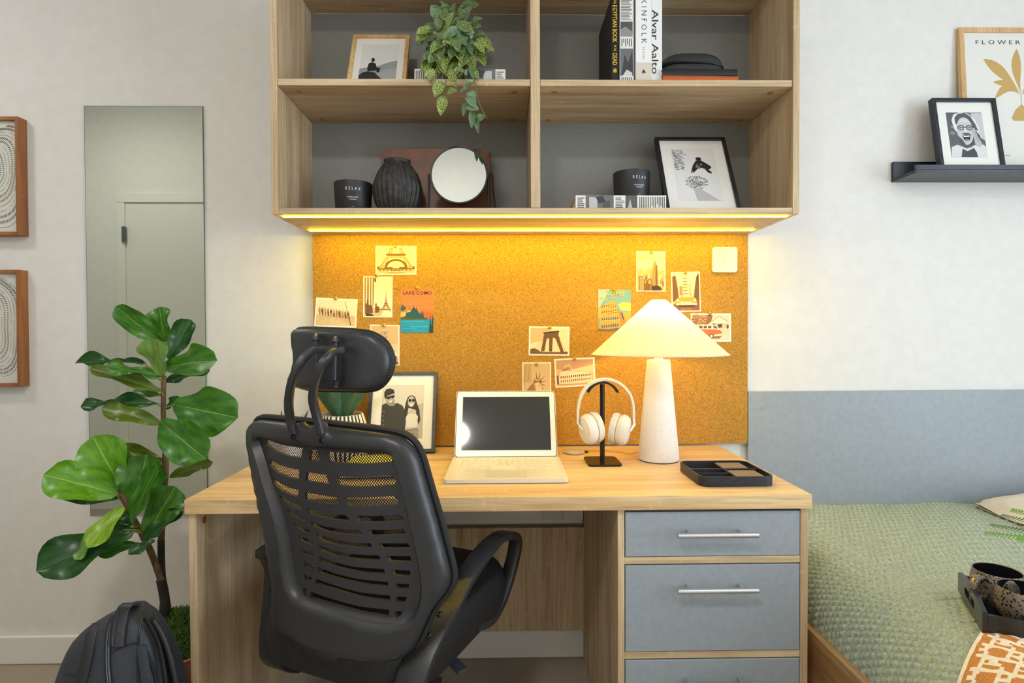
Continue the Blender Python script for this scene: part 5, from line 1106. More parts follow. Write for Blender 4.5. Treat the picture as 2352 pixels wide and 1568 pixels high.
# ------------------------------------------------------------ reading matter behind the chair back
def flatbook(name, label, p, ang, w, d, z0, h, col, side, cat='book', extra=None):
    t = thing(name, label, cat, (p.x, p.y, z0)); X = Vector((math.cos(ang), math.sin(ang), 0)); Y = Vector((-X.y, X.x, 0))
    f = lambda q: Vector((p.x, p.y, z0))+X*(q.x*w)+Y*(q.y*d)+Vector((0, 0, q.z*h)); e = 0.0016/h
    mk('cover', MB().box(-.5, .5, -.5, .5, 0, e).box(-.5, .5, -.5, .5, 1-e, 1).box(-.5, -.488, -.5, .5, 0, 1).xf(f), flat(rgb(*col), 0.35, name='magazine_cover'), t)
    mk('pages', MB().box(-.486, .49, -.488, .488, e, 1-e).xf(f), flat(rgb(*side), 0.8, name='magazine_pages'), t)
    if extra: mk('print', MB().box(*extra[0], 1, 1+e*0.15).xf(f), flat(rgb(*extra[1]), 0.35, name='ink'), t)
    return t
bp_ = U(858, 1092, 'z', ZD)
flatbook('book', 'black notebook at the bottom of the pile behind the chair', U(878, 1082, 'z', ZD), 0.05, 0.215, 0.15, ZD, 0.014, (30, 30, 32), (222, 216, 202))
flatbook('magazine', 'white and orange magazine on the black notebook', U(866, 1088, 'z', ZD), 0.03, 0.17, 0.13, ZD+0.0142, 0.012, (206, 104, 52), (234, 234, 232))
flatbook('magazine', 'yellow-green magazine on top of the pile behind the chair', U(862, 1082, 'z', ZD), 0.0, 0.15, 0.11, ZD+0.0264, 0.006, (206, 202, 54), (226, 222, 120), extra=((0.34, 0.5, -0.5, -0.1), (220, 92, 40)))
# ------------------------------------------------------------ office chair
CA = math.radians(24.5)
CR = Vector((math.cos(CA), -math.sin(CA), 0)); CF = Vector((math.sin(CA), math.cos(CA), 0)); CN = -CF; CU = Vector((0, 0, 1))
C0 = (U(960, 1000, 'y', -0.84)+U(575, 966, 'y', -0.65))/2; C0.z = 0.70
def SP(s, t, n): return C0+CR*s+CU*t+CN*n
def ST(px, py, nf):                                     # pixel -> (s,t) on the curved back surface
    n = 0.0
    for _ in range(8):
        p = UP(px, py, C0+CN*n, CN); d = p-C0; s, t = d.dot(CR), d.dot(CU); n = nf(s, t)
    return s, t
def inpoly(x, y, P):
    c = False; j = len(P)-1
    for i in range(len(P)):
        if (P[i][1] > y) != (P[j][1] > y) and x < (P[j][0]-P[i][0])*(y-P[i][1])/(P[j][1]-P[i][1])+P[i][0]: c = not c
        j = i
    return c
def pdist(x, y, P):
    m = 9; j = len(P)-1
    for i in range(len(P)):
        ax, ay_, bx_, by_ = P[j][0], P[j][1], P[i][0], P[i][1]; dx, dy = bx_-ax, by_-ay_; L2 = dx*dx+dy*dy or 1e-9
        t = max(0, min(1, ((x-ax)*dx+(y-ay_)*dy)/L2)); m = min(m, math.hypot(x-ax-t*dx, y-ay_-t*dy)); j = i
    return m
def dense(P, d):
    out = []
    for i in range(len(P)):
        a, b = P[i], P[(i+1) % len(P)]; k = max(1, int(math.hypot(b[0]-a[0], b[1]-a[1])/d))
        out += [(a[0]+(b[0]-a[0])*j/k, a[1]+(b[1]-a[1])*j/k) for j in range(k)]
    return out
def closed_smooth(P, k=4):
    Q = [Vector((*p, 0)) for p in P]; out = []; n = len(Q)
    for i in range(n):
        a, b, c, d = Q[i-1], Q[i], Q[(i+1) % n], Q[(i+2) % n]
        for j in range(k):
            t = j/k; v = 0.5*((2*b)+(c-a)*t+(2*a-5*b+4*c-d)*t*t+(3*b-a-3*c+d)*t**3); out.append((v.x, v.y))
    return out
def shell(outl, nf, thick, holes=(), grid=0.012, back=None, guides=()):
    vs, es = [], []
    for P in [outl]+list(holes)+list(guides):
        b = len(vs); vs += [Vector(p) for p in P]; es += [(b+i, b+(i+1) % len(P)) for i in range(len(P))]
    xs = [p[0] for p in outl]; ys = [p[1] for p in outl]; x = min(xs)
    while x < max(xs):
        y = min(ys)
        while y < max(ys):
            if inpoly(x, y, outl) and pdist(x, y, outl) > grid*0.4 and not any(inpoly(x, y, h) or pdist(x, y, h) < grid*0.35 for h in holes) and not any(pdist(x, y, h) < grid*0.4 for h in guides): vs.append(Vector((x, y)))
            y += grid
        x += grid
    r = delaunay_2d_cdt(vs, es, [], 0, 1e-6); V2, F2 = r[0], r[2]
    T = []
    for f in F2:
        cx = sum(V2[k].x for k in f)/3; cy_ = sum(V2[k].y for k in f)/3
        if inpoly(cx, cy_, outl) and not any(inpoly(cx, cy_, h) for h in holes): T.append(tuple(f))
    cnt = {}
    for f in T:
        for i in range(3): e = tuple(sorted((f[i], f[(i+1) % 3]))); cnt[e] = cnt.get(e, 0)+1
    n = len(V2); uv = [(v.x, v.y) for v in V2]*2
    A = [SP(v.x, v.y, nf(v.x, v.y)) for v in V2]
    B = [SP(v.x, v.y, (back(v.x, v.y) if back else nf(v.x, v.y)-thick)) for v in V2]
    fs = list(T)+[tuple(n+k for k in reversed(f)) for f in T]+[(a, b, n+b, n+a) for (a, b), c in cnt.items() if c == 1]
    return MB().add(A+B, fs, 0, uv)
def bulge(s, t): return 0.040*(1-(s/0.235)**2)+0.05*max(0, -(t+0.02))**1.0*0.25
CHB = noise_mat('chair_black_plastic', rgb(40, 41, 44), rgb(46, 47, 51), 900, 0.36, 0.25, 1500, bdist=0.0003)
def A_(x, y): return (x/5.2267+570, y/5.2267+940)
def B_(x, y): return (x/3.0868+560, y/3.0868+1060)
def C_(x, y): return (x/3.675+580, y/3.675+1220)
def H_(x, y): return (x/4.127+560, y/4.127+720)
outl_px = [(571, 990), (573, 974), (583, 965), (598, 964), (650, 969), (720, 976), (800, 985), (860, 992), (905, 998), (930, 1007), (947, 1024), (958, 1048), (968, 1085), (982, 1135), (1000, 1195), (1017, 1260), (1030, 1310), (1036, 1345), (1028, 1364), (1008, 1374), (992, 1392), (975, 1430), (955, 1475), (938, 1508), (920, 1515), (866, 1518), (811, 1514), (754, 1500), (702, 1481), (659, 1457), (632, 1437), (628, 1400), (632, 1350), (626, 1300), (619, 1260), (611, 1215), (602, 1170), (590, 1110), (580, 1050), (573, 1010)]
def relax(P, n=6):
    for _ in range(n): P = [((P[i-1][0]+2*P[i][0]+P[(i+1) % len(P)][0])/4, (P[i-1][1]+2*P[i][1]+P[(i+1) % len(P)][1])/4) for i in range(len(P))]
    return P
OUT = relax(dense([ST(x, y, bulge) for x, y in outl_px], 0.010), 5)
rows_px = [
 [A_, (200, 345), (330, 400), (450, 435), (655, 465), (635, 585), (480, 560), (330, 510), (205, 415)], [A_, (745, 485), (840, 490), (862, 617), (725, 605)],
 [A_, (930, 505), (1150, 522), (1400, 520), (1640, 512), (1690, 520), (1728, 580), (1728, 632), (1400, 655), (1150, 645), (965, 630)],
 [A_, (250, 595), (350, 650), (480, 700), (615, 725), (605, 838), (480, 815), (350, 760), (248, 660)], [A_, (695, 752), (935, 785), (970, 900), (685, 855)],
 [A_, (1030, 800), (1300, 808), (1500, 803), (1640, 790), (1720, 795), (1770, 850), (1765, 905), (1500, 925), (1280, 930), (1080, 912)],
 [A_, (295, 828), (380, 880), (480, 935), (605, 970), (600, 1052), (480, 1020), (380, 960), (305, 890)], [A_, (675, 990), (860, 1025), (1055, 1055), (1095, 1148), (860, 1120), (680, 1078)],
 [A_, (1145, 1060), (1400, 1058), (1600, 1048), (1740, 1040), (1790, 1070), (1808, 1140), (1500, 1162), (1210, 1165)],
 [A_, (375, 1028), (470, 1090), (640, 1165), (655, 1218), (520, 1170), (400, 1080)], [A_, (700, 1190), (900, 1240), (1170, 1270), (1238, 1342), (1000, 1320), (850, 1290), (715, 1250)],
 [A_, (1285, 1275), (1500, 1280), (1700, 1268), (1820, 1262), (1862, 1310), (1860, 1335), (1600, 1352), (1330, 1352)],
 [A_, (468, 1195), (580, 1270), (690, 1310), (708, 1360), (600, 1320), (490, 1250)], [A_, (745, 1345), (900, 1400), (1100, 1435), (1340, 1445), (1378, 1512), (1150, 1500), (950, 1470), (780, 1400)],
 [A_, (1428, 1445), (1650, 1445), (1870, 1432), (1912, 1500), (1700, 1512), (1470, 1515)],
 [A_, (540, 1352), (650, 1420), (740, 1450), (760, 1500), (660, 1470), (560, 1400)], [B_, (510, 510), (620, 545), (760, 570), (900, 578), (915, 612), (800, 610), (650, 590), (540, 555)], [B_, (950, 578), (1165, 578), (1182, 615), (975, 615)],
 [B_, (385, 520), (490, 565), (497, 600), (400, 560)], [B_, (525, 585), (640, 630), (780, 655), (960, 665), (972, 700), (800, 692), (640, 670), (535, 625)], [B_, (1005, 668), (1180, 668), (1188, 690), (1180, 712), (1035, 706)],
 [B_, (405, 615), (495, 650), (500, 685), (415, 655)], [B_, (530, 665), (640, 710), (780, 745), (995, 760), (1003, 797), (850, 790), (680, 755), (540, 710)], [B_, (1042, 765), (1180, 772), (1183, 795), (1170, 812), (1065, 806)],
 [B_, (420, 705), (495, 738), (492, 768), (430, 745)], [B_, (525, 745), (640, 790), (800, 830), (1022, 852), (1028, 888), (850, 870), (650, 825), (530, 785)], [B_, (1070, 862), (1172, 868), (1168, 900), (1085, 902)],
 [B_, (425, 795), (480, 818), (470, 850), (430, 835)], [B_, (510, 830), (640, 875), (820, 925), (1038, 948), (1035, 990), (820, 960), (640, 905), (508, 865)], [B_, (1078, 955), (1155, 958), (1148, 985), (1125, 1002), (1082, 995)],
 [B_, (420, 895), (448, 905), (432, 950), (420, 920)], [B_, (475, 920), (650, 980), (820, 1025), (1032, 1048), (1030, 1100), (820, 1065), (640, 1015), (470, 965)], [B_, (1075, 1058), (1122, 1062), (1110, 1090), (1082, 1108), (1072, 1085)]]
HOLES = []
for r in rows_px:
    P = [ST(*r[0](x, y), bulge) for x, y in r[1:]]
    HOLES.append(dense(P, 0.010))
inner_px = [(588, 1003), (606, 1003), (666, 1016), (761, 1026), (886, 1036), (903, 1041), (911, 1056), (920, 1093), (933, 1141), (947, 1205), (958, 1254), (971, 1319), (975, 1358), (966, 1400), (942, 1427), (880, 1428), (800, 1410), (720, 1385), (676, 1366), (667, 1319), (660, 1254), (647, 1190), (636, 1150), (618, 1105), (606, 1050)]
INN = relax(dense(closed_smooth([ST(x, y, bulge) for x, y in inner_px], 3), 0.010), 8)
def offset(P, d):
    out = []; n = len(P); ar = sum(P[i][0]*P[(i+1) % n][1]-P[(i+1) % n][0]*P[i][1] for i in range(n)); sg = 1 if ar > 0 else -1
    for i in range(n):
        a, b = P[i-1], P[(i+1) % n]; tx, ty = b[0]-a[0], b[1]-a[1]; l = math.hypot(tx, ty) or 1; out.append((P[i][0]+sg*ty/l*d, P[i][1]-sg*tx/l*d))
    return out
GUIDES = [dense(offset(INN, d), 0.009) for d in (-0.006, 0.0, 0.006)]
def plate_n(s, t):
    d = pdist(s, t, INN); d = d if not inpoly(s, t, INN) else -d          # >0 outside the recess
    k = max(0, min(1, (d+0.006)/0.012)); k = k*k*(3-2*k); e = pdist(s, t, OUT); r = max(0, 1-e/0.010)
    return bulge(s, t)+0.017*k-0.012*r*r
chair = thing('office_chair', 'black office chair with a mesh back and headrest at the desk', 'chair', Vector((C0.x, C0.y, 0))+CF*0.24)
mk('backrest', shell(OUT, plate_n, 0.010, HOLES, 0.011, back=lambda s, t: bulge(s, t)-0.008, guides=GUIDES), CHB, chair, smooth=True, angle=60)
# mesh fabric stretched in front of the plate
def mesh_mat(name, pitch, col, holes=True, rough=0.7):
    m, nt, b = newmat(name); L = nt.links; b.inputs['Base Color'].default_value = (*col, 1); b.inputs['Roughness'].default_value = rough
    uv = N(nt, 'ShaderNodeUVMap'); mp = N(nt, 'ShaderNodeMapping'); mp.inputs['Rotation'].default_value = (0, 0, math.radians(38)); mp.inputs['Scale'].default_value = (1/pitch, 1/pitch*0.9, 1)
    L.new(uv.outputs[0], mp.inputs[0]); sp = N(nt, 'ShaderNodeSeparateXYZ'); L.new(mp.outputs[0], sp.inputs[0]); outs = []
    for i in range(2):
        f = N(nt, 'ShaderNodeMath', operation='FRACT'); L.new(sp.outputs[i], f.inputs[0]); s_ = N(nt, 'ShaderNodeMath', operation='SUBTRACT'); s_.inputs[1].default_value = 0.5; L.new(f.outputs[0], s_.inputs[0])
        a = N(nt, 'ShaderNodeMath', operation='POWER'); a.inputs[1].default_value = 2; L.new(s_.outputs[0], a.inputs[0]); outs.append(a.outputs[0])
    ad = N(nt, 'ShaderNodeMath', operation='ADD'); L.new(outs[0], ad.inputs[0]); L.new(outs[1], ad.inputs[1])
    if holes:
        lt = N(nt, 'ShaderNodeMath', operation='LESS_THAN'); lt.inputs[1].default_value = 0.135; L.new(ad.outputs[0], lt.inputs[0])
        tr_ = N(nt, 'ShaderNodeBsdfTransparent'); ms = N(nt, 'ShaderNodeMixShader'); L.new(lt.outputs[0], ms.inputs[0]); L.new(b.outputs[0], ms.inputs[1]); L.new(tr_.outputs[0], ms.inputs[2]); L.new(ms.outputs[0], nt.nodes['Material Output'].inputs[0])
    else:
        bp = N(nt, 'ShaderNodeBump'); bp.inputs['Strength'].default_value = 0.8; bp.inputs['Distance'].default_value = 0.0018; L.new(ad.outputs[0], bp.inputs['Height']); L.new(bp.outputs[0], b.inputs['Normal'])
    return m
FAB = mesh_mat('chair_mesh', 0.0042, rgb(16, 16, 18)); FABS = mesh_mat('chair_fabric', 0.0055, rgb(22, 22, 24), False, 0.6)
cs_ = (sum(p[0] for p in OUT)/len(OUT), sum(p[1] for p in OUT)/len(OUT))
OUT2 = [(cs_[0]+(p[0]-cs_[0])*1.012, cs_[1]+(p[1]-cs_[1])*1.012+0.002) for p in OUT if p[1] > -0.19]
mb_ = shell(OUT2, lambda s, t: bulge(s, t)-0.020, 0.0, (), 0.02); nh = len(mb_.v)//2
fb_ = MB(); nf_ = [i for i, f in enumerate(mb_.f) if max(f) < nh]; fb_.add(mb_.v[:nh], [mb_.f[i] for i in nf_], 0); 
for j, i in enumerate(nf_): fb_.uv[j] = mb_.uv[i]
mk('mesh_fabric', fb_, FAB, chair, smooth=True)
ed = [SP(s, t, bulge(s, t)-0.015) for s, t in OUT2]
top = [p for p, q in zip(ed, OUT2)]
mk('fabric_edge', MB().tube(top, 0.0075, 8, closed=True), FABS, chair, smooth=True)
# headrest
hn = lambda s, t: 0.012+1.1*(s-hs0)**2*-1.0+0.0
hs0 = 0.02
hn = lambda s, t: 0.010+0.030*(1-((s-hs0)/0.15)**2)-0.02
ho_px = [H_(*p) for p in [(425, 190), (440, 158), (475, 145), (560, 142), (750, 148), (1000, 162), (1140, 185), (1255, 250), (1320, 340), (1345, 435), (1335, 540), (1285, 640), (1200, 715), (1090, 738), (900, 735), (600, 728), (450, 695), (398, 675), (385, 640), (402, 590), (432, 510), (437, 400), (428, 280)]]
HO = dense(closed_smooth([ST(x, y, hn) for x, y in ho_px], 3), 0.008)
hcx = sum(p[0] for p in HO)/len(HO); hcy = sum(p[1] for p in HO)/len(HO)
def head_n(s, t): e = pdist(s, t, HO); r = max(0, 1-e/0.012); return hn(s, t)-0.008*r*r-0.006*max(0, 1-abs(e-0.018)/0.006)*0.4
mk('headrest_shell', shell(HO, head_n, 0.008, (), 0.010), CHB, chair, smooth=True, angle=60)
HO2 = [(hcx+(p[0]-hcx)*1.025+0.003, hcy+(p[1]-hcy)*1.07) for p in HO]
mk('headrest_pad', shell(HO2, lambda s, t: hn(s, t)-0.012-0.006*max(0, 1-pdist(s, t, HO2)/0.012)**2, 0.03, (), 0.012, back=lambda s, t: hn(s, t)-0.036+0.014*max(0, 1-pdist(s, t, HO2)/0.03)**2), FABS, chair, smooth=True, angle=70)
def HPT(x, y, n): s, t = ST(*H_(x, y), lambda s, t: n); return SP(s, t, n)
for arm in ([(478, 1130, .060), (440, 1000, .066), (425, 850, .078), (445, 690, .088), (495, 550, .088), (570, 420, .076), (655, 350, .060), (760, 336, .046), (860, 336, .040)],
            [(735, 1130, .060), (690, 960, .066), (655, 810, .078), (672, 660, .090), (725, 510, .090), (800, 410, .078), (870, 355, .058), (925, 345, .044)]):
    P = smooth_path([HPT(*p) for p in arm], 5)
    mk('headrest_arm', MB().band(P, CR, [0.017-0.004*k/len(P) for k in range(len(P))], 0.013), CHB, chair, smooth=True, angle=60)
for x, y0_, y1_ in ((680, 255, 610), (868, 275, 630)):
    mk('slide_post', MB().tube([HPT(x, y0_, .036), HPT(x-8, y1_, .036)], 0.0042, 12), flat(rgb(52, 56, 62), 0.3, 0.2, 'dark_steel'), chair, smooth=True)
    for yy, dy in ((y0_-30, 1), (y1_+35, -1)):
        mk('post_clip', MB().tube([HPT(x+8, yy-28*dy, .024), HPT(x+2, yy+5*dy, .034), HPT(x, yy+32*dy, .036)], [0.003, 0.0072, 0.0066], 12), CHB, chair, smooth=True)
mk('clamp', MB().tube([HPT(895, 345, .040), HPT(938, 345, .040)], 0.008, 14), CHB, chair, smooth=True)
mp_px = [(468, 1050), (455, 1100), (428, 1145), (436, 1190), (490, 1225), (600, 1268), (690, 1280), (775, 1262), (818, 1215), (818, 1165), (780, 1130), (735, 1085), (725, 1040), (655, 1035), (640, 1070), (595, 1082), (540, 1066), (510, 1035)]
mount_n = lambda s, t: bulge(s, t)+0.022
MP = dense([ST(*H_(*p), mount_n) for p in mp_px], 0.006)
mk('headrest_mount', shell(MP, lambda s, t: mount_n(s, t)-0.006*max(0, 1-pdist(s, t, MP)/0.006)**2, 0.014, (), 0.008), CHB, chair, smooth=True, angle=50)
BOLT = flat(rgb(46, 46, 48), 0.3, 0.6, 'bolt_black')
def bolt(p, ax, r=0.0062):
    q = Vector(ax).to_track_quat('Z', 'Y').to_matrix(); p = Vector(p)
    mk('bolt', MB().lathe([(r, 0), (r, 0.002), (r*0.8, 0.004), (r*0.45, 0.004), (r*0.4, 0.0015), (0.0005, 0.0015)], n=18, cap1=False).xf(lambda v: p+q @ v), BOLT, chair, smooth=True)
for x, y in ((468, 1168), (736, 1200)):
    s, t = ST(*H_(x, y), mount_n); bolt(SP(s, t, mount_n(s, t)-0.001), CN)
# arms: loops in the chair's fore-and-aft direction
SA = 0.232
arm_pl = C0+CR*SA
arm_px = [(935, 1600), (950, 1545), (972, 1490), (1000, 1435), (1022, 1398), (1040, 1372), (1062, 1338), (1088, 1298), (1115, 1262), (1140, 1237), (1162, 1228), (1180, 1232), (1184, 1250), (1176, 1290), (1160, 1345), (1140, 1395), (1118, 1425), (1085, 1437)]
def armpath(pxs, sd, k=0.12):
    p0 = C0+CR*sd; p0.z = 0.6; nn = CR-CU*(k*math.copysign(1, sd)); out = []
    for x, y in pxs: d = UP(x, y, p0, nn)-C0; out.append((d.dot(CR), d.dot(CF), d.z))
    return out
right_p = armpath(arm_px, SA)
left_p = armpath([(668, 1532), (645, 1530), (626, 1518), (621, 1495), (623, 1450), (629, 1390), (632, 1340), (630, 1310), (618, 1285), (616, 1262)], -0.238, 0.0)
sl_, ql_, zl_ = left_p[-1]
left_p += [(sl_, q, z) for s, q, z in right_p[8:] if q > ql_+0.05]
for P0_, sgn in ((right_p, 1), (left_p, -1)):
    P = smooth_path([C0+CR*s+CF*q+CU*z for s, q, z in P0_], 4); k = len(P)
    zs_ = [p.z for p in P]; it = max(range(k), key=lambda i: zs_[i])
    wd_ = []; th_ = []
    for i in range(k):
        wd_.append(0.064 if P[i].z < 0.55 and i < it else (0.048 if i <= it else 0.036)); th_.append(0.016 if i <= it else 0.020)
    wd_ = [sum(wd_[max(0, i-3):i+4])/len(wd_[max(0, i-3):i+4]) for i in range(k)]
    am = mk('armrest', MB().band(P, CR, wd_, th_), CHB, chair, smooth=True, angle=55)
    for px_, py_b in (((983, 1462), (1005, 1408)) if sgn > 0 else ((617, 1422), (625, 1352))):
        i = min(range(2, k-2), key=lambda i: (P[i]-UP(px_, py_b, P[i], CN)).length)
        tg = (P[i+1]-P[i-1]).normalized(); nn = tg.cross(CR).normalized(); nn = nn if nn.dot(CN) > 0 else -nn
        bolt(P[i]+nn*0.0070, nn, 0.0072)
# seat
seat_c = Vector((C0.x, C0.y, 0))+CF*0.24
def seatf(p): return seat_c+CR*p.x+CF*p.y+Vector((0, 0, p.z))
def cushion(w, d, z0, z1, r=0.09, k=8):
    base = rrect(w, d, r, 8); n = len(base); rings = []; m = MB()
    for i in range(k+1):
        a = -math.pi/2+math.pi*i/k; sh = 1-(1-math.cos(a))*0.075; z = (z0+z1)/2+(z1-z0)/2*math.sin(a); rings.append([(x*sh, y*sh, z+0.012*(y/d)*0) for x, y in base])
    for sh, z in ((0.8, z1+0.004), (0.45, z1+0.005)): rings.append([(x*sh*0.92, y*sh*0.92, z) for x, y in base])
    vs = [p for g in rings for p in g]; uv = []
    for gi, g in enumerate(rings):
        for j, p in enumerate(g): uv.append((p[0]+0.5*p[2], p[1]+0.8*p[2]))
    fs = [(i*n+j, i*n+(j+1) % n, (i+1)*n+(j+1) % n, (i+1)*n+j) for i in range(len(rings)-1) for j in range(n)]+[tuple(range(n-1, -1, -1)), tuple((len(rings)-1)*n+j for j in range(n))]
    return m.add(vs, fs, 0, uv)
mk('seat', cushion(0.46, 0.54, 0.395, 0.505, 0.13).xf(seatf), FABS, chair, smooth=True, angle=180)
mk('seat_pan', MB().prism([(x, y, 0.392) for x, y in rrect(0.40, 0.40, 0.06)], (0, 0, 0.024)).xf(seatf), CHB, chair, bevel=0.004)
mk('back_bracket', MB().band([seatf(Vector((0, 0, 0.395))), seatf(Vector((0, -0.2, 0.395))), seatf(Vector((0, -0.26, 0.43))), seatf(Vector((0, -0.272, 0.50)))], CR, 0.09, 0.012), CHB, chair, smooth=True)
mk('mechanism', MB().box(-0.07, 0.07, -0.12, 0.10, 0.345, 0.392).xf(seatf), BMET, chair, bevel=0.006)
lv0 = seatf(Vector((0.06, 0.03, 0.365))); lv1 = U(1040, 1518, 'z', 0.366); lv2 = U(1063, 1542, 'z', 0.362)
mk('lever', MB().tube([lv0, lv1], 0.005, 10), BMET, chair, smooth=True)
mk('lever_paddle', MB().band([lv1, lv2], Vector((0, 0, 1)).cross((lv2-lv1).normalized()), 0.026, 0.010), flat(rgb(58, 64, 72), 0.45, name='paddle_grey'), chair, smooth=True)
mk('gas_lift', MB().lathe([(0.028, 0.09), (0.028, 0.20), (0.018, 0.21), (0.018, 0.345)], n=24).xf(seatf), BMET, chair, smooth=True)
for k in range(5):
    a = 2*math.pi*k/5+0.5; d = Vector((math.cos(a), math.sin(a), 0)); sd = Vector((-d.y, d.x, 0))
    lg = mk('base_leg', MB().band([seatf(Vector((0, 0, 0.105))+d*0.02), seatf(Vector((0, 0, 0.098))+d*0.15), seatf(Vector((0, 0, 0.075))+d*0.285)], CR*sd.x+CF*sd.y, [0.05, 0.042, 0.034], [0.034, 0.028, 0.022]), CHB, chair, smooth=True)
    w_ = seatf(d*0.285); ax = (CR*sd.x+CF*sd.y)
    q = ax.to_track_quat('Z', 'Y').to_matrix()
    mk('caster', MB().lathe([(0.022, -0.022), (0.0275, -0.018), (0.0275, 0.018), (0.022, 0.022)], n=20).xf(lambda v: w_+Vector((0, 0, 0.0278))+q @ v).tube([w_+Vector((0, 0, 0.03)), w_+Vector((0, 0, 0.072))], 0.006, 8), BMET, lg, smooth=True)
# ------------------------------------------------------------ long wall mirror
m0 = U(193.5, 243.5, 'y', -0.006); m1 = U(464.5, 244.5, 'y', -0.006); mzb = U(198, 1184, 'y', -0.006).z
wm = thing('wall_mirror', 'tall frameless mirror on the wall behind the leafy plant', 'mirror', ((m0.x+m1.x)/2, -0.003, mzb))
mk('backing', MB().box(m0.x+0.001, m1.x-0.001, -0.003, -0.0005, mzb+0.001, m0.z-0.001), flat(rgb(150, 156, 150), 0.5, name='mirror_backing'), wm)
mk('glass', MB().box(m0.x, m1.x, -0.006, -0.003, mzb, m0.z), flat(rgb(224, 231, 221), 0.01, 1.0, 'tinted_mirror'), wm)
mk('edge', MB().box(m0.x-0.0012, m0.x, -0.0062, -0.0008, mzb, m0.z).box(m1.x, m1.x+0.0012, -0.0062, -0.0008, mzb, m0.z).box(m0.x-0.0012, m1.x+0.0012, -0.0062, -0.0008, m0.z, m0.z+0.0012), flat(rgb(96, 120, 108), 0.2, name='glass_edge'), wm)
# ------------------------------------------------------------ line-art pictures on the left
TEAK = wood('z', (166, 108, 58), (122, 74, 36), 'teak', 0.5)
def wave_art(seed, flipv):
    def f(p):
        p.rect(0, 0, 1, 1, (214, 214, 204)); r = random.Random(seed); dk = (34, 36, 40)
        cx, cy_ = (0.62, 0.42) if not flipv else (0.55, 0.50)
        for ring in range(14):
            R = 0.05+0.035*ring; bold = ring % 4 in (0, 3); n = int((90 if bold else 60)*R/0.25)+12; segs = []
            for k in range(n):
                a = 2*math.pi*k/n; wob = 1+0.16*math.sin(2*a+seed)+0.10*math.sin(3*a+seed*2+ring*0.12)+0.06*math.sin(5*a-ring*0.2)
                def P(t, dr=0): w_ = 1+0.16*math.sin(2*t+seed)+0.10*math.sin(3*t+seed*2+ring*0.12)+0.06*math.sin(5*t-ring*0.2); return (cx+(R*w_+dr)*math.cos(t)*0.95, cy_+(R*w_+dr)*math.sin(t)*1.12)
                if bold: q0, q1 = P(a, -0.011), P(a+0.03, 0.011); segs.append(linep(*q0, *q1, 0.006))
                else:
                    if r.random() < 0.12: continue
                    q0, q1 = P(a), P(a+2*math.pi/n*0.9); segs.append(linep(*q0, *q1, 0.0032))
            segs = [s for s in segs if all(0.01 < u < 0.99 and 0.03 < v < 0.97 for u, v in s)]
            p.polys(segs, dk)
    return f
for (yt, yb, xr, lb, sd, fl) in ((265, 541, 41, 'upper teak frame with dashed line art on the left wall area', 1.0, False), (617, 889, 43.5, 'lower teak frame with dashed line art on the left wall area', 2.3, True)):
    YA = -0.036; a = U(xr, yt+2, 'y', YA); z1_ = a.z; z0_ = U(xr, yb-1, 'y', YA).z; hh = z1_-z0_; ww = hh*0.78
    picture('framed_picture', lb, (a.x-ww, YA, z0_), ww, hh, 0.0, 0.012, 0.0355, TEAK, mount=flat(rgb(222, 222, 214), 0.7, name='art_paper'), draw=wave_art(sd, fl))

# ------------------------------------------------------------ fiddle leaf fig
FYY = -0.37
pc_ = U(381, 1500, 'y', FYY); pcx2 = -0.962; pzr = 0.275; prr = 0.150
fig = thing('fiddle_leaf_fig', 'tall fiddle leaf fig in a terracotta pot beside the desk', 'plant', (pcx2, FYY, 0))
TERR = noise_mat('terracotta', rgb(166, 98, 74), rgb(184, 114, 88), 30, 0.75, 0.1, 200)
mk('pot', MB().lathe([(prr*0.72, 0), (prr*0.76, 0.006), (prr*0.98, pzr*0.97), (prr, pzr), (prr*0.93, pzr), (prr*0.90, pzr*0.88), (0.001, pzr*0.86)], (pcx2, FYY, 0), 56, cap1=False), TERR, fig, smooth=True)
SOIL = noise_mat('moss_base', rgb(36, 58, 18), rgb(60, 88, 30), 90, 0.95, 0.9, 90)
def mossz(x, y): r = math.hypot(x-pcx2, y-FYY)/prr; return pzr*0.93+0.085*max(0, 1-r*r)
mk('soil', MB().lathe([(prr*0.92, pzr*0.93), (prr*0.75, pzr*0.93+0.085*(1-.5625)), (prr*0.4, pzr*0.93+0.085*.84), (0.001, pzr*0.93+0.085)], (pcx2, FYY, 0), 40, cap0=False, cap1=False), SOIL, fig, smooth=True)
rn = random.Random(8); mo = MB()
for k in range(5200):
    a = rn.random()*6.283; r = prr*0.95*math.sqrt(rn.random()); x, y = pcx2+r*math.cos(a), FYY+r*math.sin(a); z = mossz(x, y)-0.004
    d = Vector((rn.uniform(-1, 1), rn.uniform(-1, 1), rn.uniform(0.2, 1.3))).normalized(); ln = rn.uniform(0.010, 0.026); s = d.orthogonal().normalized()*0.0016
    p = Vector((x, y, z)); m_ = p+d*ln*0.6+Vector((0, 0, -0.002)); mo.add([p-s, p+s, m_+s*0.8, p+d*ln, m_-s*0.8], [(0, 1, 2, 3, 4)], rn.choice([0, 0, 1]))
mk('moss', mo, [flat(rgb(62, 96, 30), 0.8, name='moss_green'), flat(rgb(98, 128, 44), 0.8, name='moss_light')], fig, kind='stuff', normals=False, weld=False)
def F_(x, y): return (x/2.49+80, y/2.49+690)
BARK = noise_mat('bark', rgb(66, 50, 34), rgb(112, 90, 64), 60, 0.8, 0.7, 90, stretch=(1, 1, 0.3), bdist=0.003); DKB = noise_mat('dark_stem', rgb(22, 22, 20), rgb(38, 36, 32), 40, 0.6)
def fp(x, y, dy=0): return U(*F_(x, y), 'y', FYY+dy)
base = Vector((pcx2+0.004, FYY, mossz(pcx2, FYY)-0.05))
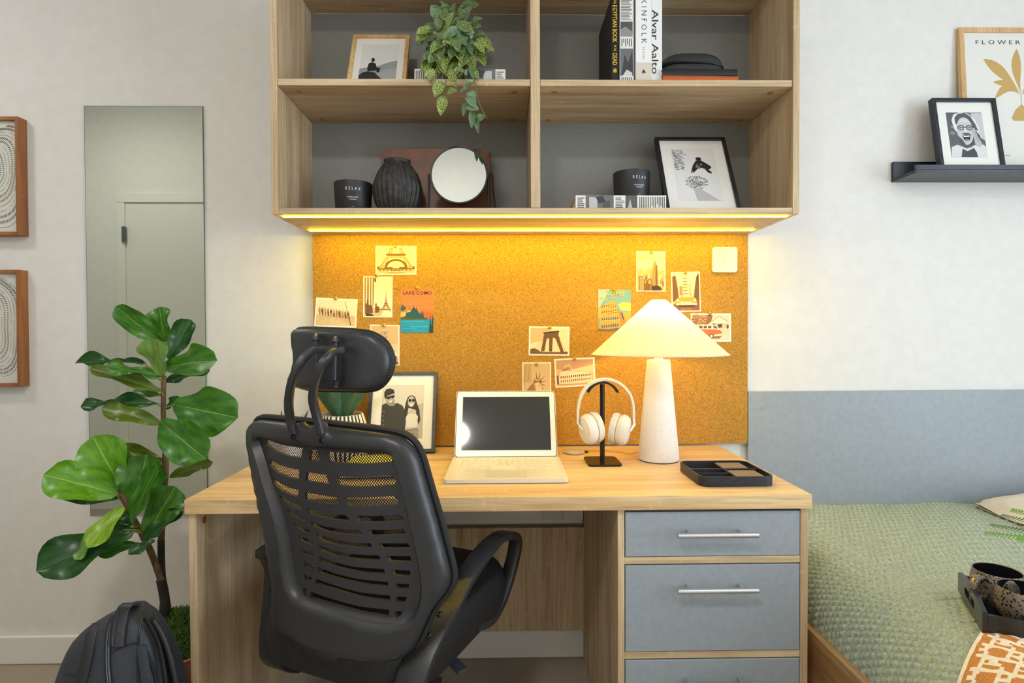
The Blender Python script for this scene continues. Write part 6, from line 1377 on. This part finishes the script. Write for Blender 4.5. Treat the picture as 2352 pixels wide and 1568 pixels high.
mk('stem', MB().tube(smooth_path([base, U(380, 1430, 'y', FYY), U(379, 1380, 'y', FYY), U(370, 1330, 'y', FYY-0.005)], 4), [0.0155]*4+[0.0145]*4+[0.0125]*5, 12), DKB, fig, smooth=True)
mk('stem', MB().tube(smooth_path([U(376, 1385, 'y', FYY+0.012), U(371, 1300, 'y', FYY+0.02), U(370, 1240, 'y', FYY+0.02)], 4), 0.0095, 10), DKB, fig, smooth=True)
mk('branch', MB().tube(smooth_path([U(370, 1332, 'y', FYY-0.005), fp(665, 1440, -.01), fp(610, 1330, -.02), fp(550, 1220, -.03), fp(500, 1110, -.04), fp(478, 1078, -.04)], 5), [0.0085]*10+[0.0075]*10+[0.006]*6, 10), BARK, fig, smooth=True)
mk('branch', MB().tube(smooth_path([U(370, 1245, 'y', FYY+0.02), fp(738, 1100, .015), fp(748, 950, .005), fp(736, 700, 0), fp(735, 560, 0), fp(738, 430, 0)], 5), [0.0085]*12+[0.0065]*14, 10), BARK, fig, smooth=True)
figp = lambda t: (max(0, 1-max(0, (t-0.58)/0.42)**2.3)**0.5)*(0.16+0.84*min(1, t/0.6)**0.85)*min(1, (t/0.06)**0.5) if 0 < t < 1 else 0.0
FGM = [leaf_mat('fig_leaf_%d' % i, rgb(*a), rgb(*b), rgb(*v), 0.035, 'fig', 0.30, 0.18) for i, (a, b, v) in enumerate([
    ((44, 96, 22), (70, 132, 34), (122, 164, 66)), ((24, 66, 26), (42, 92, 34), (76, 122, 60)), ((78, 140, 24), (112, 170, 34), (160, 196, 80)),
    ((96, 142, 62), (128, 168, 86), (150, 140, 70)), ((74, 98, 24), (98, 120, 34), (134, 148, 62)), ((120, 164, 26), (150, 190, 40), (180, 200, 70))])]
leaves = [ # base, tip (crop px), half width, depth at base/tip, material, tilt (z of normal), bend
 (738, 245, 474, 48, 62, 0, -.03, 0, .35, .10), (745, 242, 712, 34, 62, .02, .03, 0, -.1, .06), (765, 342, 893, 108, 58, .0, .03, 1, .1, .05), (722, 432, 672, 216, 88, -.02, -.05, 3, -.35, -.08),
 (742, 382, 1022, 345, 84, -.02, -.07, 0, .5, .14), (712, 442, 426, 372, 42, -.02, -.10, 0, 1.0, .10), (640, 362, 247, 357, 30, .02, -.02, 1, 1.4, .12), (736, 524, 332, 392, 46, -.01, -.08, 4, .7, .08),
 (735, 548, 553, 514, 26, .02, .05, 0, .6, .1), (716, 592, 285, 603, 40, .0, -.05, 1, 1.1, .14), (725, 705, 402, 616, 50, -.02, -.07, 4, .6, .12), (785, 592, 1165, 672, 122, -.01, -.05, 0, .35, .10),
 (718, 688, 975, 905, 106, -.03, -.09, 0, .45, .10), (748, 622, 822, 553, 24, .0, .0, 1, .4, .1), (745, 925, 484, 846, 46, .02, -.01, 4, .5, .1), (765, 1012, 1013, 925, 36, .01, .02, 4, .5, .12),
 (500, 1075, 335, 782, 112, -.03, -.05, 2, .2, .08), (476, 1110, 94, 1002, 108, -.05, -.13, 2, .8, .12), (492, 1128, 152, 1088, 60, -.02, -.07, 1, .6, .12), (572, 1178, 640, 882, 112, -.03, -.02, 0, .15, .06),
 (550, 1272, 700, 938, 52, -.06, -.08, 0, .0, .05), (636, 1342, 805, 1066, 96, -.03, -.02, 0, .2, .05), (615, 1378, 850, 1208, 50, -.04, -.03, 1, .6, .08), (690, 1370, 540, 1447, 32, -.05, -.09, 1, .7, .1),
 (512, 1178, 312, 1402, 56, -.06, -.13, 5, .5, .16), (420, 1290, 236, 1466, 48, -.05, -.12, 3, .5, .12), (578, 1308, 24, 1538, 112, -.03, -.14, 1, .55, .08), (585, 1388, 362, 1450, 38, -.02, -.06, 0, .6, .1),
 (535, 1300, 415, 1290, 40, .0, -.02, 1, .6, .1), (560, 1290, 520, 1180, 46, .01, .02, 1, .2, .05), (735, 440, 690, 400, 20, 0, -.02, 0, .2, .0), (740, 470, 1000, 400, 40, .02, .02, 1, .8, .08)]
for k, (bx_, by_, tx, ty, hw, d0, d1, mi, tz, bend) in enumerate(leaves):
    B_0, T_0 = fp(bx_, by_, d0), fp(tx, ty, d1); sc = (1.94+FYY+d1)/FPX/2.49
    me = data_mesh('fig_leaf', leaf_mesh(figp, 5, bend, 0.10+0.14*((k*7) % 5)/5, 0.08+0.08*((k*3) % 4)/4, k, 16), FGM[mi])
    nrm = Vector((((k*37) % 11-5)*0.07, -1, tz)); T_1 = T_0+nrm.normalized()*(T_0-B_0).length*bend
    o = share(_D(me), 'leaf', leaf_matrix(B_0, T_1, nrm, hw*sc*1.14), fig)
    # short leaf stalk back to the stem
    ctr = fp(735, min(max(by_+18, 430), 1000), 0) if (by_ < 1040 and bx_ > 600) else fp(max(478, min(640, 478+(by_-1078)*0.55)), by_+22, -.035)
    mk('leaf_stalk', MB().tube([ctr, (ctr+B_0)/2+Vector((0, 0, -0.004)), B_0+(T_1-B_0)*0.04], 0.0022, 6), flat(rgb(120, 140, 56), 0.5, name='leaf_stalk'), fig, smooth=True)

# ------------------------------------------------------------ backpack
BY = -0.72
Lp = [(1600, 133), (1568, 146), (1530, 157), (1500, 166), (1470, 178), (1448, 192), (1430, 214), (1415, 242), (1404, 262), (1398, 280)]
Rp = [(1600, 414), (1568, 408), (1530, 397), (1500, 388), (1470, 378), (1448, 368), (1430, 358), (1415, 348), (1404, 338), (1398, 322)]
def interp(tab, z):
    if z <= tab[0][0]: return tab[0][1]
    for (a, b), (c, d) in zip(tab, tab[1:]):
        if z <= c: return b+(d-b)*(z-a)/(c-a)
    return tab[-1][1]
LZ = [(U(x, y, 'y', BY).z, U(x, y, 'y', BY).x) for y, x in Lp]; RZ = [(U(x, y, 'y', BY).z, U(x, y, 'y', BY).x) for y, x in Rp]
zb_top = LZ[-1][0]
LZ = [(0.0, LZ[0][1]+0.012), (0.05, LZ[0][1]-0.004)]+LZ; RZ = [(0.0, RZ[0][1]-0.012), (0.05, RZ[0][1]+0.006)]+RZ
def bdep(z): return 0.098*(1-max(0, z/zb_top)**5*0.62)
def bsurf(a, z, off=0.0):
    l, r = interp(LZ, z), interp(RZ, z); c, s = math.cos(a), math.sin(a); e = 0.72
    return Vector(((l+r)/2+((r-l)/2+off)*math.copysign(abs(c)**e, c), BY-(bdep(z)+off)*math.copysign(abs(s)**e, s), z))
def BS(px, py, off=0.002):                              # pixel -> point on the front of the bag
    y = BY-0.09
    for _ in range(12):
        p = U(px, py, 'y', y); z = min(max(p.z, 0), zb_top-0.001); l, r = interp(LZ, z), interp(RZ, z); u = max(-0.995, min(0.995, (p.x-(l+r)/2)/((r-l)/2)))
        c = math.copysign(abs(u)**(1/0.72), u); s = math.sqrt(max(0, 1-c*c)); y = BY-(bdep(z)+off)*s**0.72
    p = U(px, py, 'y', y); return p
bag = thing('backpack', 'dark navy backpack standing on the floor in front of the plant pot', 'backpack', ((LZ[1][1]+RZ[1][1])/2, BY, 0))
NYL = noise_mat('navy_nylon', rgb(38, 42, 50), rgb(52, 57, 66), 600, 0.55, 0.4, 900, bdist=0.0006); NYD = noise_mat('black_nylon', rgb(26, 28, 32), rgb(38, 40, 46), 500, 0.5, 0.3, 800, bdist=0.0006); LTH = noise_mat('black_leatherette', rgb(40, 42, 46), rgb(54, 57, 62), 200, 0.38, 0.2, 500, bdist=0.0005)
nz_, na = 26, 48; vs = []
for i in range(nz_+1):
    z = zb_top*(i/nz_)**0.9
    vs += [bsurf(2*math.pi*k/na, z) for k in range(na)]
zt_c = zb_top
vs += [Vector(((p.x-(interp(LZ, zb_top)+interp(RZ, zb_top))/2)*0.6+(interp(LZ, zb_top)+interp(RZ, zb_top))/2, BY+(p.y-BY)*0.6, zb_top+0.006)) for p in vs[-na:]]
fs = [(i*na+k, i*na+(k+1) % na, (i+1)*na+(k+1) % na, (i+1)*na+k) for i in range(nz_+1) for k in range(na)]+[tuple(range(na-1, -1, -1)), tuple((nz_+1)*na+k for k in range(na))]
mk('body', MB().add(vs, fs), NYL, bag, smooth=True, angle=180)
def ribbon(name, pts, w, t, mat, side=(1, 0, 0), off=0.003, par=bag): 
    P = smooth_path([BS(*p, off) if len(p) == 2 else Vector(p) for p in pts], 4); return mk(name, MB().band(P, side, w, t), mat, par, smooth=True, angle=60)
hnd = ribbon('carry_handle', [(270, 1484), (272, 1455), (277, 1425), (282, 1402), tuple(U(292, 1389, 'y', BY-0.04)), tuple(U(304, 1387, 'y', BY-0.01)), tuple(U(312, 1394, 'y', BY+0.03))], 0.027, 0.006, LTH, off=0.008)
for dx in (-12.5, 12.5): mk('stitching', MB().tube(smooth_path([BS(270+dx*0.93, 1482, .0125), BS(272+dx*0.93, 1455, .0125), BS(277+dx*0.93, 1425, .0125), BS(282+dx*0.9, 1404, .0125)], 4), 0.0006, 5), flat(rgb(78, 82, 90), 0.6, name='thread'), hnd)
ribbon('strap', [(224, 1432), (212, 1450), (204, 1490), (196, 1530), (186, 1568), (180, 1590)], 0.021, 0.005, NYD)
zipp = ribbon('zip', [(262, 1412), (252, 1440), (247, 1480), (246, 1520), (250, 1568), (252, 1600)], 0.012, 0.004, NYD)
for dx in (-2.6, 2.6): mk('zip_teeth', MB().tube(smooth_path([BS(x+dx, y, .0055) for x, y in ((262, 1412), (252, 1440), (247, 1480), (246, 1520), (250, 1568), (252, 1600))], 4), 0.0011, 6), flat(rgb(70, 74, 80), 0.35, 0.3, 'zip_grey'), zipp, smooth=True)
mk('seam', MB().tube(smooth_path([BS(255, 1498, .002), BS(268, 1492, .002), BS(290, 1482, .002), BS(314, 1474, .002)], 4), 0.0016, 6), NYD, bag, smooth=True)
mk('piping', MB().tube(smooth_path([BS(336, 1398, .001), BS(326, 1420, .002), BS(320, 1450, .002), BS(317, 1480, .002), BS(317, 1530, .002), BS(318, 1590, .002)], 4), 0.0028, 8), NYD, bag, smooth=True)
ribbon('side_zip', [(331, 1418), (346, 1440), (362, 1475), (373, 1520), (380, 1568), (384, 1600)], 0.010, 0.004, flat(rgb(14, 14, 16), 0.6, name='zip_black'))
ribbon('mesh_pocket', [(325, 1482), (328, 1500), (332, 1530), (338, 1568), (342, 1600)], 0.020, 0.004, mesh_mat('pocket_mesh', 0.004, rgb(44, 52, 64), False))
ribbon('pocket_hem', [(329, 1480), (340, 1505), (352, 1540), (362, 1580), (366, 1600)], 0.006, 0.005, NYD)
ribbon('back_strap', [(352, 1420), (372, 1452), (388, 1495), (398, 1535), (405, 1575), (408, 1600)], 0.026, 0.010, NYD, side=(0.5, -0.8, 0))
mk('seam', MB().tube([BS(152, 1548, .001), BS(170, 1549, .001), BS(190, 1549, .001)], 0.0014, 6), NYD, bag, smooth=True)
# ------------------------------------------------------------ picture ledge with its pictures
LBK = noise_mat('ledge_black', rgb(26, 32, 40), rgb(38, 46, 56), 40, 0.35, 0.1, 200)
ex = U(2047.5, 395, 'y', -0.002).x; zl0 = U(2048, 419, 'y', 0).z; zl1 = U(2048, 373.5, 'y', 0).z; YE = -0.118; XE = ex+1.15
lg_ = thing('picture_ledge', 'black picture ledge on the wall above the bed', 'shelf', ((ex+XE)/2, YE/2, zl0))
mk('back_rail', MB().box(ex, XE, -0.012, -0.0005, zl0, zl1), LBK, lg_, bevel=0.001)
mk('floor_board', MB().box(ex, XE, YE, -0.012, zl0, zl0+0.011), LBK, lg_, bevel=0.001)
mk('front_lip', MB().box(ex, XE, YE, YE+0.010, zl0+0.011, U(2110, 377.5, 'y', YE).z), LBK, lg_, bevel=0.001)
ZG = zl0+0.0112
def flower(p):
    p.rect(0, 0, 1, 1, (228, 228, 222)); G = (196, 162, 96)
    p.text('F L O W E R', 0.115, 0.053, 0.54, 0.083, (44, 60, 72), True)
    def leafp(b, t, w, curve):
        bx, by = b; tx, ty = t; dx, dy = tx-bx, ty-by; L_ = math.hypot(dx, dy); nx, ny = -dy/L_, dx/L_; l1, l2 = [], []
        for k in range(13):
            s = k/12; hw = w*max(0, math.sin(math.pi*s**1.5))**0.9; c = curve*math.sin(math.pi*s); l1.append((bx+dx*s+nx*(c+hw), by+dy*s+ny*(c+hw))); l2.append((bx+dx*s+nx*(c-hw), by+dy*s+ny*(c-hw)))
        p.poly(l1+l2[::-1], G)
    for m in (1, -1):
        f = lambda u: 0.52+m*(u-0.52)
        leafp((0.515 if m > 0 else 0.525, 0.44), (f(0.18), 0.19), 0.044*m, 0.02*m); leafp((0.515 if m > 0 else 0.525, 0.45), (f(0.26), 0.36), 0.022*m, 0.03*m); leafp((0.515 if m > 0 else 0.525, 0.45), (f(0.27), 0.48), 0.03*m, 0.06*m)
    leafp((0.52, 0.44), (0.50, 0.115), 0.045, -0.02)
    p.poly([(0.42, 0.62), (0.46, 0.56), (0.52, 0.52), (0.58, 0.56), (0.62, 0.62), (0.60, 0.64), (0.44, 0.64)], G); p.rect(0.517, 0.44, 0.523, 0.53, G)
    p.text('MODERNE', 0.29, 0.885, 0.39, 0.895, (120, 120, 116))
a = U(2202, 63, 'y', -0.012); 
hfl = (a.z-ZG); picture('framed_picture', 'large pale wood framed FLOWER poster leaning on the ledge', (a.x, -0.048, ZG), 0.405, math.hypot(hfl, 0.034), math.atan2(0.034, hfl), 0.017, 0.016, PALE, draw=flower)
bl, w, h, le = lean_frame(2140.5, 2287, 224.5, ZG, -0.104, -0.060)
picture('framed_picture', 'small black frame with a photo of a laughing man in a hat', bl, w, h, le, 0.0125, 0.020, BLUF, draw=laughing)

# ------------------------------------------------------------ bed
BX0, BX1, BY0, BY1 = 0.757, 2.83, -1.24, -0.022; BZR = 0.365
OAKB = wood('y', (196, 158, 108), (150, 112, 68), 'bed_oak', 0.5)
bed = thing('bed', 'oak bed standing along the wall under the headboard', 'bed', ((BX0+BX1)/2, (BY0+BY1)/2, 0))
mk('foot_panel', MB().box(BX0, BX0+0.02, BY0, BY1, 0.03, BZR), OAKB, bed, bevel=0.0015)
mk('side_rail', MB().box(BX0+0.02, BX1, BY0, BY0+0.02, 0.03, BZR), wood('x', (196, 158, 108), (150, 112, 68), 'bed_oak', 0.5), bed, bevel=0.0015)
mk('side_rail', MB().box(BX0+0.02, BX1, BY1-0.02, BY1, 0.03, BZR), wood('x', (196, 158, 108), (150, 112, 68), 'bed_oak', 0.5), bed, bevel=0.0015)
for x in (BX0+0.03, BX1-0.09):
    for y in (BY0+0.03, BY1-0.09): mk('leg', MB().box(x, x+0.06, y, y+0.06, 0, 0.10), OAKB, bed, bevel=0.002)
mk('mattress', MB().box(BX0+0.05, BX1, BY0+0.05, BY1-0.025, 0.10, 0.475), flat(rgb(232, 230, 224), 0.8, name='mattress_ticking'), bed, bevel=0.09, bseg=4)
# green knitted blanket: relief built stitch by stitch in the mesh
ZBED = 0.522
def edgeprof(u):                                        # arc along x: u=0 at the rail, then over the rounded edge, then flat
    Rr = 0.165; q = math.pi/2*Rr*1.02
    if u < q:
        th = u/q*math.pi/2; e = 0.86
        return BX0+0.022+Rr*1.05-Rr*1.05*math.cos(th)**e, 0.335+(ZBED-0.335)*math.sin(th)**e
    return BX0+0.022+Rr*1.05+(u-q), ZBED
def bedwave(x, y): return 0.012*math.sin(x*4.1+y*3.0+0.4)*math.sin(y*4.3-x*1.2+1.0)+0.006*math.sin(x*9-y*7)
def bedz(x, y):
    xr = BX0+0.022+0.165*1.05
    if x >= xr: z = ZBED
    else:
        c = max(0, min(1, (xr-x)/(0.165*1.05)))**(1/0.86); z = 0.335+(ZBED-0.335)*math.sqrt(max(0, 1-c*c))**0.86
    return z+bedwave(x, y)*min(1, max(0, (x-BX0-0.03)/0.12))
US, VS_ = 1.66, -0.0192-BY0+0.02; NU, NV = 560, 440
u = np.linspace(0, US, NU); v = np.linspace(0, VS_, NV)
xz = np.array([edgeprof(a) for a in u]); y = BY0-0.02+v
X = np.repeat(xz[:, 0:1], NV, 1); Z0 = np.repeat(xz[:, 1:2], NV, 1); Y = np.repeat(y[None, :], NU, 0)
edge = np.clip((X-BX0-0.03)/0.12, 0, 1); Wv = 0.012*np.sin(X*4.1+Y*3.0+0.4)*np.sin(Y*4.3-X*1.2+1.0)+0.006*np.sin(X*9-Y*7)
dx_ = np.gradient(xz[:, 0]); dz_ = np.gradient(xz[:, 1]); ln_ = np.hypot(dx_, dz_); NX = np.repeat((-dz_/ln_)[:, None], NV, 1); NZ = np.repeat((dx_/ln_)[:, None], NV, 1)
ug = np.repeat(u[:, None], NV, 1); vg = np.repeat(v[None, :], NU, 0); du, dv_ = 0.0165, 0.0150
row = np.floor(vg/dv_); uu = ug/du+0.5*(row % 2)+0.35*(vg/dv_-row); h_ = np.abs(np.sin(np.pi*uu))**0.5*np.abs(np.sin(np.pi*vg/dv_))**0.5
jit = 0.75+0.25*np.sin(np.floor(uu)*12.9898+row*78.233); H = 0.0105*h_*jit
co = np.stack([X+NX*H, Y, Z0+NZ*H+Wv*edge], -1).reshape(-1, 3); co[:, 1] = np.minimum(co[:, 1], -0.0192)
# towards the front of the bed the blanket rolls over the side
fy = np.clip((BY0+0.10-co[:, 1])/0.12, 0, 1); co[:, 2] -= 0.16*fy**2
idx = np.arange(NU*NV).reshape(NU, NV); fq = np.stack([idx[:-1, :-1], idx[1:, :-1], idx[1:, 1:], idx[:-1, 1:]], -1).reshape(-1, 4)
me = bpy.data.meshes.new('blanket'); me.vertices.add(len(co)); org = np.array([1.5, -0.6, 0.35]); me.vertices.foreach_set('co', (co-org).astype(np.float32).ravel())
me.loops.add(fq.size); me.loops.foreach_set('vertex_index', fq.ravel().astype(np.int32)); me.polygons.add(len(fq)); me.polygons.foreach_set('loop_start', np.arange(0, fq.size, 4, dtype=np.int32)); me.polygons.foreach_set('loop_total', np.full(len(fq), 4, dtype=np.int32)); me.update(calc_edges=True)
me.polygons.foreach_set('use_smooth', np.ones(len(fq), dtype=bool))
bk = bpy.data.objects.new('blanket', me); C.objects.link(bk); bk.location = org
me.materials.append(noise_mat('sage_wool', rgb(150, 163, 142), rgb(180, 190, 170), 260, 0.95, 0.5, 500, bdist=0.002, spec=0.2))
tag(bk, 'sage green chunky knit blanket spread over the bed', 'blanket')
def BEDP(px, py, lift=0.0):
    d = ray(px, py); t = 0.5
    while t < 3.5:
        p = CAM+d*t
        if p.x > BX0-0.01 and p.z < bedz(p.x, p.y)+lift+0.005: return p
        t += 0.002
    return CAM+d*1.3
# pillow
pil = MB(); pw_, pd_, n1, n2 = 0.62, 0.42, 26, 20
for i in range(n1+1):
    for j in range(n2+1):
        a, b = i/n1*2-1, j/n2*2-1; t = (1-abs(a)**2.6)**0.5*(1-abs(b)**2.6)**0.5; pil.v.append(Vector((1.875+a*pw_/2*(1-0.06*b*b), -0.255+b*pd_/2*(1-0.06*a*a), ZBED+0.018+0.075*t+0.004*math.sin(a*9+b*5))))
for i in range(n1):
    for j in range(n2): pil.f.append((i*(n2+1)+j, (i+1)*(n2+1)+j, (i+1)*(n2+1)+j+1, i*(n2+1)+j+1)); pil.m.append(0)
k0 = len(pil.v); low = [Vector((p.x, p.y, ZBED+0.012)) for p in pil.v]; nf0 = len(pil.f)
pil.v += low
for i in range(nf0): pil.f.append(tuple(k0+q for q in reversed(pil.f[i]))); pil.m.append(0)
tag(mk('pillow', pil, noise_mat('cream_cotton', rgb(232, 222, 206), rgb(240, 232, 218), 20, 0.9, 0.3, 60, bdist=0.004), smooth=True, angle=180), 'cream pillow lying on the bed by the headboard', 'pillow')

# ------------------------------------------------------------ patterned throw
TW = 0.0032
pA, pB = BEDP(2281, 1444, 0.008), BEDP(2196, 1568, 0.008)
e1 = Vector((pB.x-pA.x, pB.y-pA.y, 0)); L1 = e1.length; e1.normalize(); e2 = Vector((-e1.y, e1.x, 0)); e2 = e2 if e2.x > 0 else -e2
tile = ["....WW....WW....", "....WW....WW....", "WWWWWWWWWWWWWWWW", "WWWWWWWWWWWWWWWW", "....WWoooWWW....", "....WWoooWW.....", "....WWWWWWW.....", "....WWWWWWW.....", "....WW....WW....", "....WW....WW....", "WWWWWWWWWWWWWWWW", "WWWWWWWWWWWWWWWW", "WWoo......WWWWWW", "WWoo......WWooWW", "WWWW......WWooWW", "WWWW......WWWWWW"]
th = MB(); NA, NB = 120, 150
for i in range(NA+1):
    for j in range(NB+1):
        a = i*TW-0.02*(0.25*math.sin(j*0.05)); b = j*TW+0.018*math.sin(min(1.4, i*TW*6))*1.0-0.010
        p = Vector((pA.x, pA.y, 0))+e1*a+e2*b; th.v.append(Vector((p.x, p.y, bedz(max(p.x, BX0+0.02), p.y)+0.0155+0.0012*math.sin(i*0.7)*math.sin(j*0.6))))
for i in range(NA):
    for j in range(NB):
        th.f.append((i*(NB+1)+j, (i+1)*(NB+1)+j, (i+1)*(NB+1)+j+1, i*(NB+1)+j+1))
        ch = tile[i % 16][(j+3) % 16]; w_ = (j < 2) or (ch == 'W' and j > 3); th.m.append(1 if w_ else 0)
k0 = len(th.v); nf0 = len(th.f); th.v += [p-Vector((0, 0, 0.004)) for p in th.v]
for i in range(nf0): th.f.append(tuple(k0+q for q in reversed(th.f[i]))); th.m.append(0)
tag(mk('throw', th, [noise_mat('ochre_wool', rgb(188, 124, 56), rgb(206, 146, 78), 300, 0.95, 0.6, 700, bdist=0.002), noise_mat('cream_wool', rgb(232, 222, 200), rgb(244, 236, 218), 300, 0.95, 0.6, 700, bdist=0.002)], normals=False), 'ochre throw with a cream geometric pattern on the bed', 'throw')

# ------------------------------------------------------------ serving tray, mugs, fern
tA, tB = BEDP(2200, 1362, 0.006), BEDP(2256, 1460, 0.006)
e1 = Vector((tB.x-tA.x, tB.y-tA.y, 0)); TL_ = e1.length; e1.normalize(); e2 = Vector((-e1.y, e1.x, 0)); e2 = e2 if e2.x > 0 else -e2
TZ = max(bedz((tA+e1*a+e2*b).x, (tA+e1*a+e2*b).y) for a in (0, 0.1, TL_) for b in (0, 0.1, 0.2, 0.3, 0.4))+0.0110
TLn, TWd, THh = max(TL_, 0.20), 0.44, 0.042
TRB = noise_mat('tray_black', rgb(22, 22, 25), rgb(36, 36, 40), 30, 0.25, 0.1, 60)
O_ = Vector((tA.x, tA.y, TZ))
def TQ(a, b, c): return O_+e1*a+e2*b+Vector((0, 0, c))
st_ = thing('serving_tray', 'black serving tray with mugs on the bed', 'tray', TQ(TLn/2, TWd/2, 0))
fq_ = lambda p: TQ(p.x, p.y, p.z)
mk('tray_floor', MB().box(0, TLn, 0, TWd, 0, 0.006).xf(fq_), TRB, st_, bevel=0.001)
for b in (0, TWd-0.008):                                # end walls with hand holes
    w0, w1 = TLn*0.30, TLn*0.70
    ew = [(0, 0.006), (TLn, 0.006), (TLn, THh), (w1+0.012, THh+0.008), (w0-0.012, THh+0.008), (0, THh)]; hl_ = [(w0+(w1-w0)/2+x, 0.027+z) for x, z in rrect(w1-w0, 0.017, 0.008, 4)]
    vv = [Vector((x, z)) for x, z in ew+hl_]; ne, nh_ = len(ew), len(hl_); ed_ = [(i, (i+1) % ne) for i in range(ne)]+[(ne+i, ne+(i+1) % nh_) for i in range(nh_)]
    V2, _, F2 = delaunay_2d_cdt(vv, ed_, [], 0, 1e-6)[:3]; T_ = [f for f in F2 if inpoly(sum(V2[k].x for k in f)/3, sum(V2[k].y for k in f)/3, ew) and not inpoly(sum(V2[k].x for k in f)/3, sum(V2[k].y for k in f)/3, hl_)]
    n_ = len(V2); mw_ = MB().add([TQ(v.x, b, v.y) for v in V2]+[TQ(v.x, b+0.008, v.y) for v in V2], [tuple(f) for f in T_]+[tuple(n_+k for k in f) for f in T_]+[(i, j, n_+j, n_+i) for i, j in ed_])
    mk('end_wall', mw_, TRB, st_)
for a in (0, TLn-0.008): mk('long_wall', MB().box(a, a+0.008, 0.008, TWd-0.008, 0.006, THh*0.9).xf(fq_), TRB, st_, bevel=0.001)
def speck():
    m, nt, b = newmat('speckled_glaze'); L = nt.links; tc = N(nt, 'ShaderNodeTexCoord'); v = N(nt, 'ShaderNodeTexVoronoi'); v.inputs['Scale'].default_value = 190; L.new(tc.outputs['Object'], v.inputs['Vector'])
    n = N(nt, 'ShaderNodeTexNoise'); n.inputs['Scale'].default_value = 45; L.new(tc.outputs['Object'], n.inputs['Vector'])
    a = N(nt, 'ShaderNodeMath', operation='SUBTRACT'); L.new(v.outputs['Distance'], a.inputs[0]); mu = N(nt, 'ShaderNodeMath', operation='MULTIPLY'); mu.inputs[1].default_value = 0.62; L.new(n.outputs['Fac'], mu.inputs[0]); L.new(mu.outputs[0], a.inputs[1])
    r = N(nt, 'ShaderNodeValToRGB'); e = r.color_ramp.elements; e[0].position = 0.0; e[0].color = (*rgb(44, 36, 32), 1); e[1].position = 0.06; e[1].color = (*rgb(126, 116, 104), 1); L.new(a.outputs[0], r.inputs[0]); L.new(r.outputs[0], b.inputs['Base Color'])
    b.inputs['Roughness'].default_value = 0.22; b.inputs['Metallic'].default_value = 0.35; return m
SPK = speck(); INM = flat(rgb(22, 24, 28), 0.2, name='mug_inside')
def mug(label, px, py, D, ang, r):
    zr = TZ+0.0062+0.073; c = U(px, py, 'z', zr); t = thing('mug', label, 'mug', (c.x, c.y, TZ+0.0062), 'speckled mugs on the tray'); H_m = 0.073
    mk('body', MB().lathe([(r*0.58, 0), (r*0.66, 0.004), (r*0.98, H_m*0.28), (r*1.10, H_m*0.52), (r*1.08, H_m*0.75), (r*1.0, H_m*0.98), (r*0.98, H_m), (r*0.945, H_m*0.985)], (c.x, c.y, TZ+0.0062), 48, cap1=False), SPK, t, smooth=True)
    mk('inside', MB().lathe([(r*0.945, H_m*0.985), (r*1.01, H_m*0.72), (r*1.0, H_m*0.5), (r*0.8, H_m*0.25), (0.001, H_m*0.2)], (c.x, c.y, TZ+0.0062), 48, cap0=False, cap1=False), INM, t, smooth=True)
    d = Vector((math.cos(ang), math.sin(ang), 0)); zz = TZ+0.0062
    P = smooth_path([Vector((c.x, c.y, zz+H_m*0.86))+d*r*1.02, Vector((c.x, c.y, zz+H_m*0.88))+d*r*1.42, Vector((c.x, c.y, zz+H_m*0.60))+d*r*1.68, Vector((c.x, c.y, zz+H_m*0.30))+d*r*1.42, Vector((c.x, c.y, zz+H_m*0.34))+d*r*0.98], 6)
    mk('handle', MB().band(P, Vector((-d.y, d.x, 0)), 0.017, 0.008), SPK, t, smooth=True, angle=60)
mug('speckled brown mug at the back of the tray', 2291, 1309, 0, math.radians(-165), 0.0425)
mug('speckled brown mug at the front of the tray', 2354, 1350, 0, math.radians(-50), 0.044)
fc = Vector((1.235, -0.70, TZ+0.0062)); fc = TQ(TLn*0.42, 0.345, 0.0062)
fn_ = thing('potted_fern', 'small green fern in a dark pot on the tray', 'plant', fc)
mk('pot', MB().lathe([(0.034, 0), (0.038, 0.004), (0.048, 0.085), (0.044, 0.085), (0.042, 0.075), (0.001, 0.074)], fc, 36, cap1=False), flat(rgb(60, 58, 56), 0.6, name='dark_pot'), fn_, smooth=True)
FRN = [flat(rgb(98, 150, 40), 0.5, name='fern_light'), flat(rgb(62, 110, 34), 0.5, name='fern_mid')]
rn = random.Random(12)
def frond(tip, lift, k):
    A = fc+Vector((0, 0, 0.078)); T_ = Vector(tip); Mx = (A+T_)/2+Vector((0, 0, lift)); P = smooth_path([A, Mx, T_], 24); m = MB().tube(P, [0.0016*(1-0.7*i/len(P)) for i in range(len(P))], 5); n_ = len(P)
    for i in range(7, n_-1):
        t = (P[i+1]-P[i-1]).normalized(); sd = t.cross(Vector((0.1, -0.5, 0.8))).normalized(); u_ = i/n_; L_ = 0.017*math.sin(math.pi*min(1, (u_-0.08)*1.02))**0.7+0.003
        for s in (1, -1):
            d = (sd*s+t*0.35+Vector((0, 0, -0.15))).normalized(); q = t*0.0016; b = P[i]; m.add([b-q, b+q, b+d*L_*0.7+q*0.8, b+d*L_, b+d*L_*0.7-q*0.8], [(0, 1, 2, 3, 4)], 0)
    mk('frond', m, FRN[k % 2], fn_, normals=False, weld=False)
def FT(px, py, dd): d = ray(px, py); return CAM+d*dd
dd0 = (fc-CAM).length
for k, (px, py, e, lf) in enumerate(((2261, 1222, 0.02, 0.035), (2300, 1181, 0.05, 0.03), (2322, 1169, -0.02, 0.04), (2275, 1203, 0.06, 0.03), (2335, 1235, -0.10, 0.03))): frond(FT(px, py, dd0+e), lf, k)
for k in range(10):
    a = -1.2+k*0.42; frond(fc+Vector((0.15*math.cos(a), 0.13*math.sin(a), 0.15+0.05*rn.random())), 0.04, k)
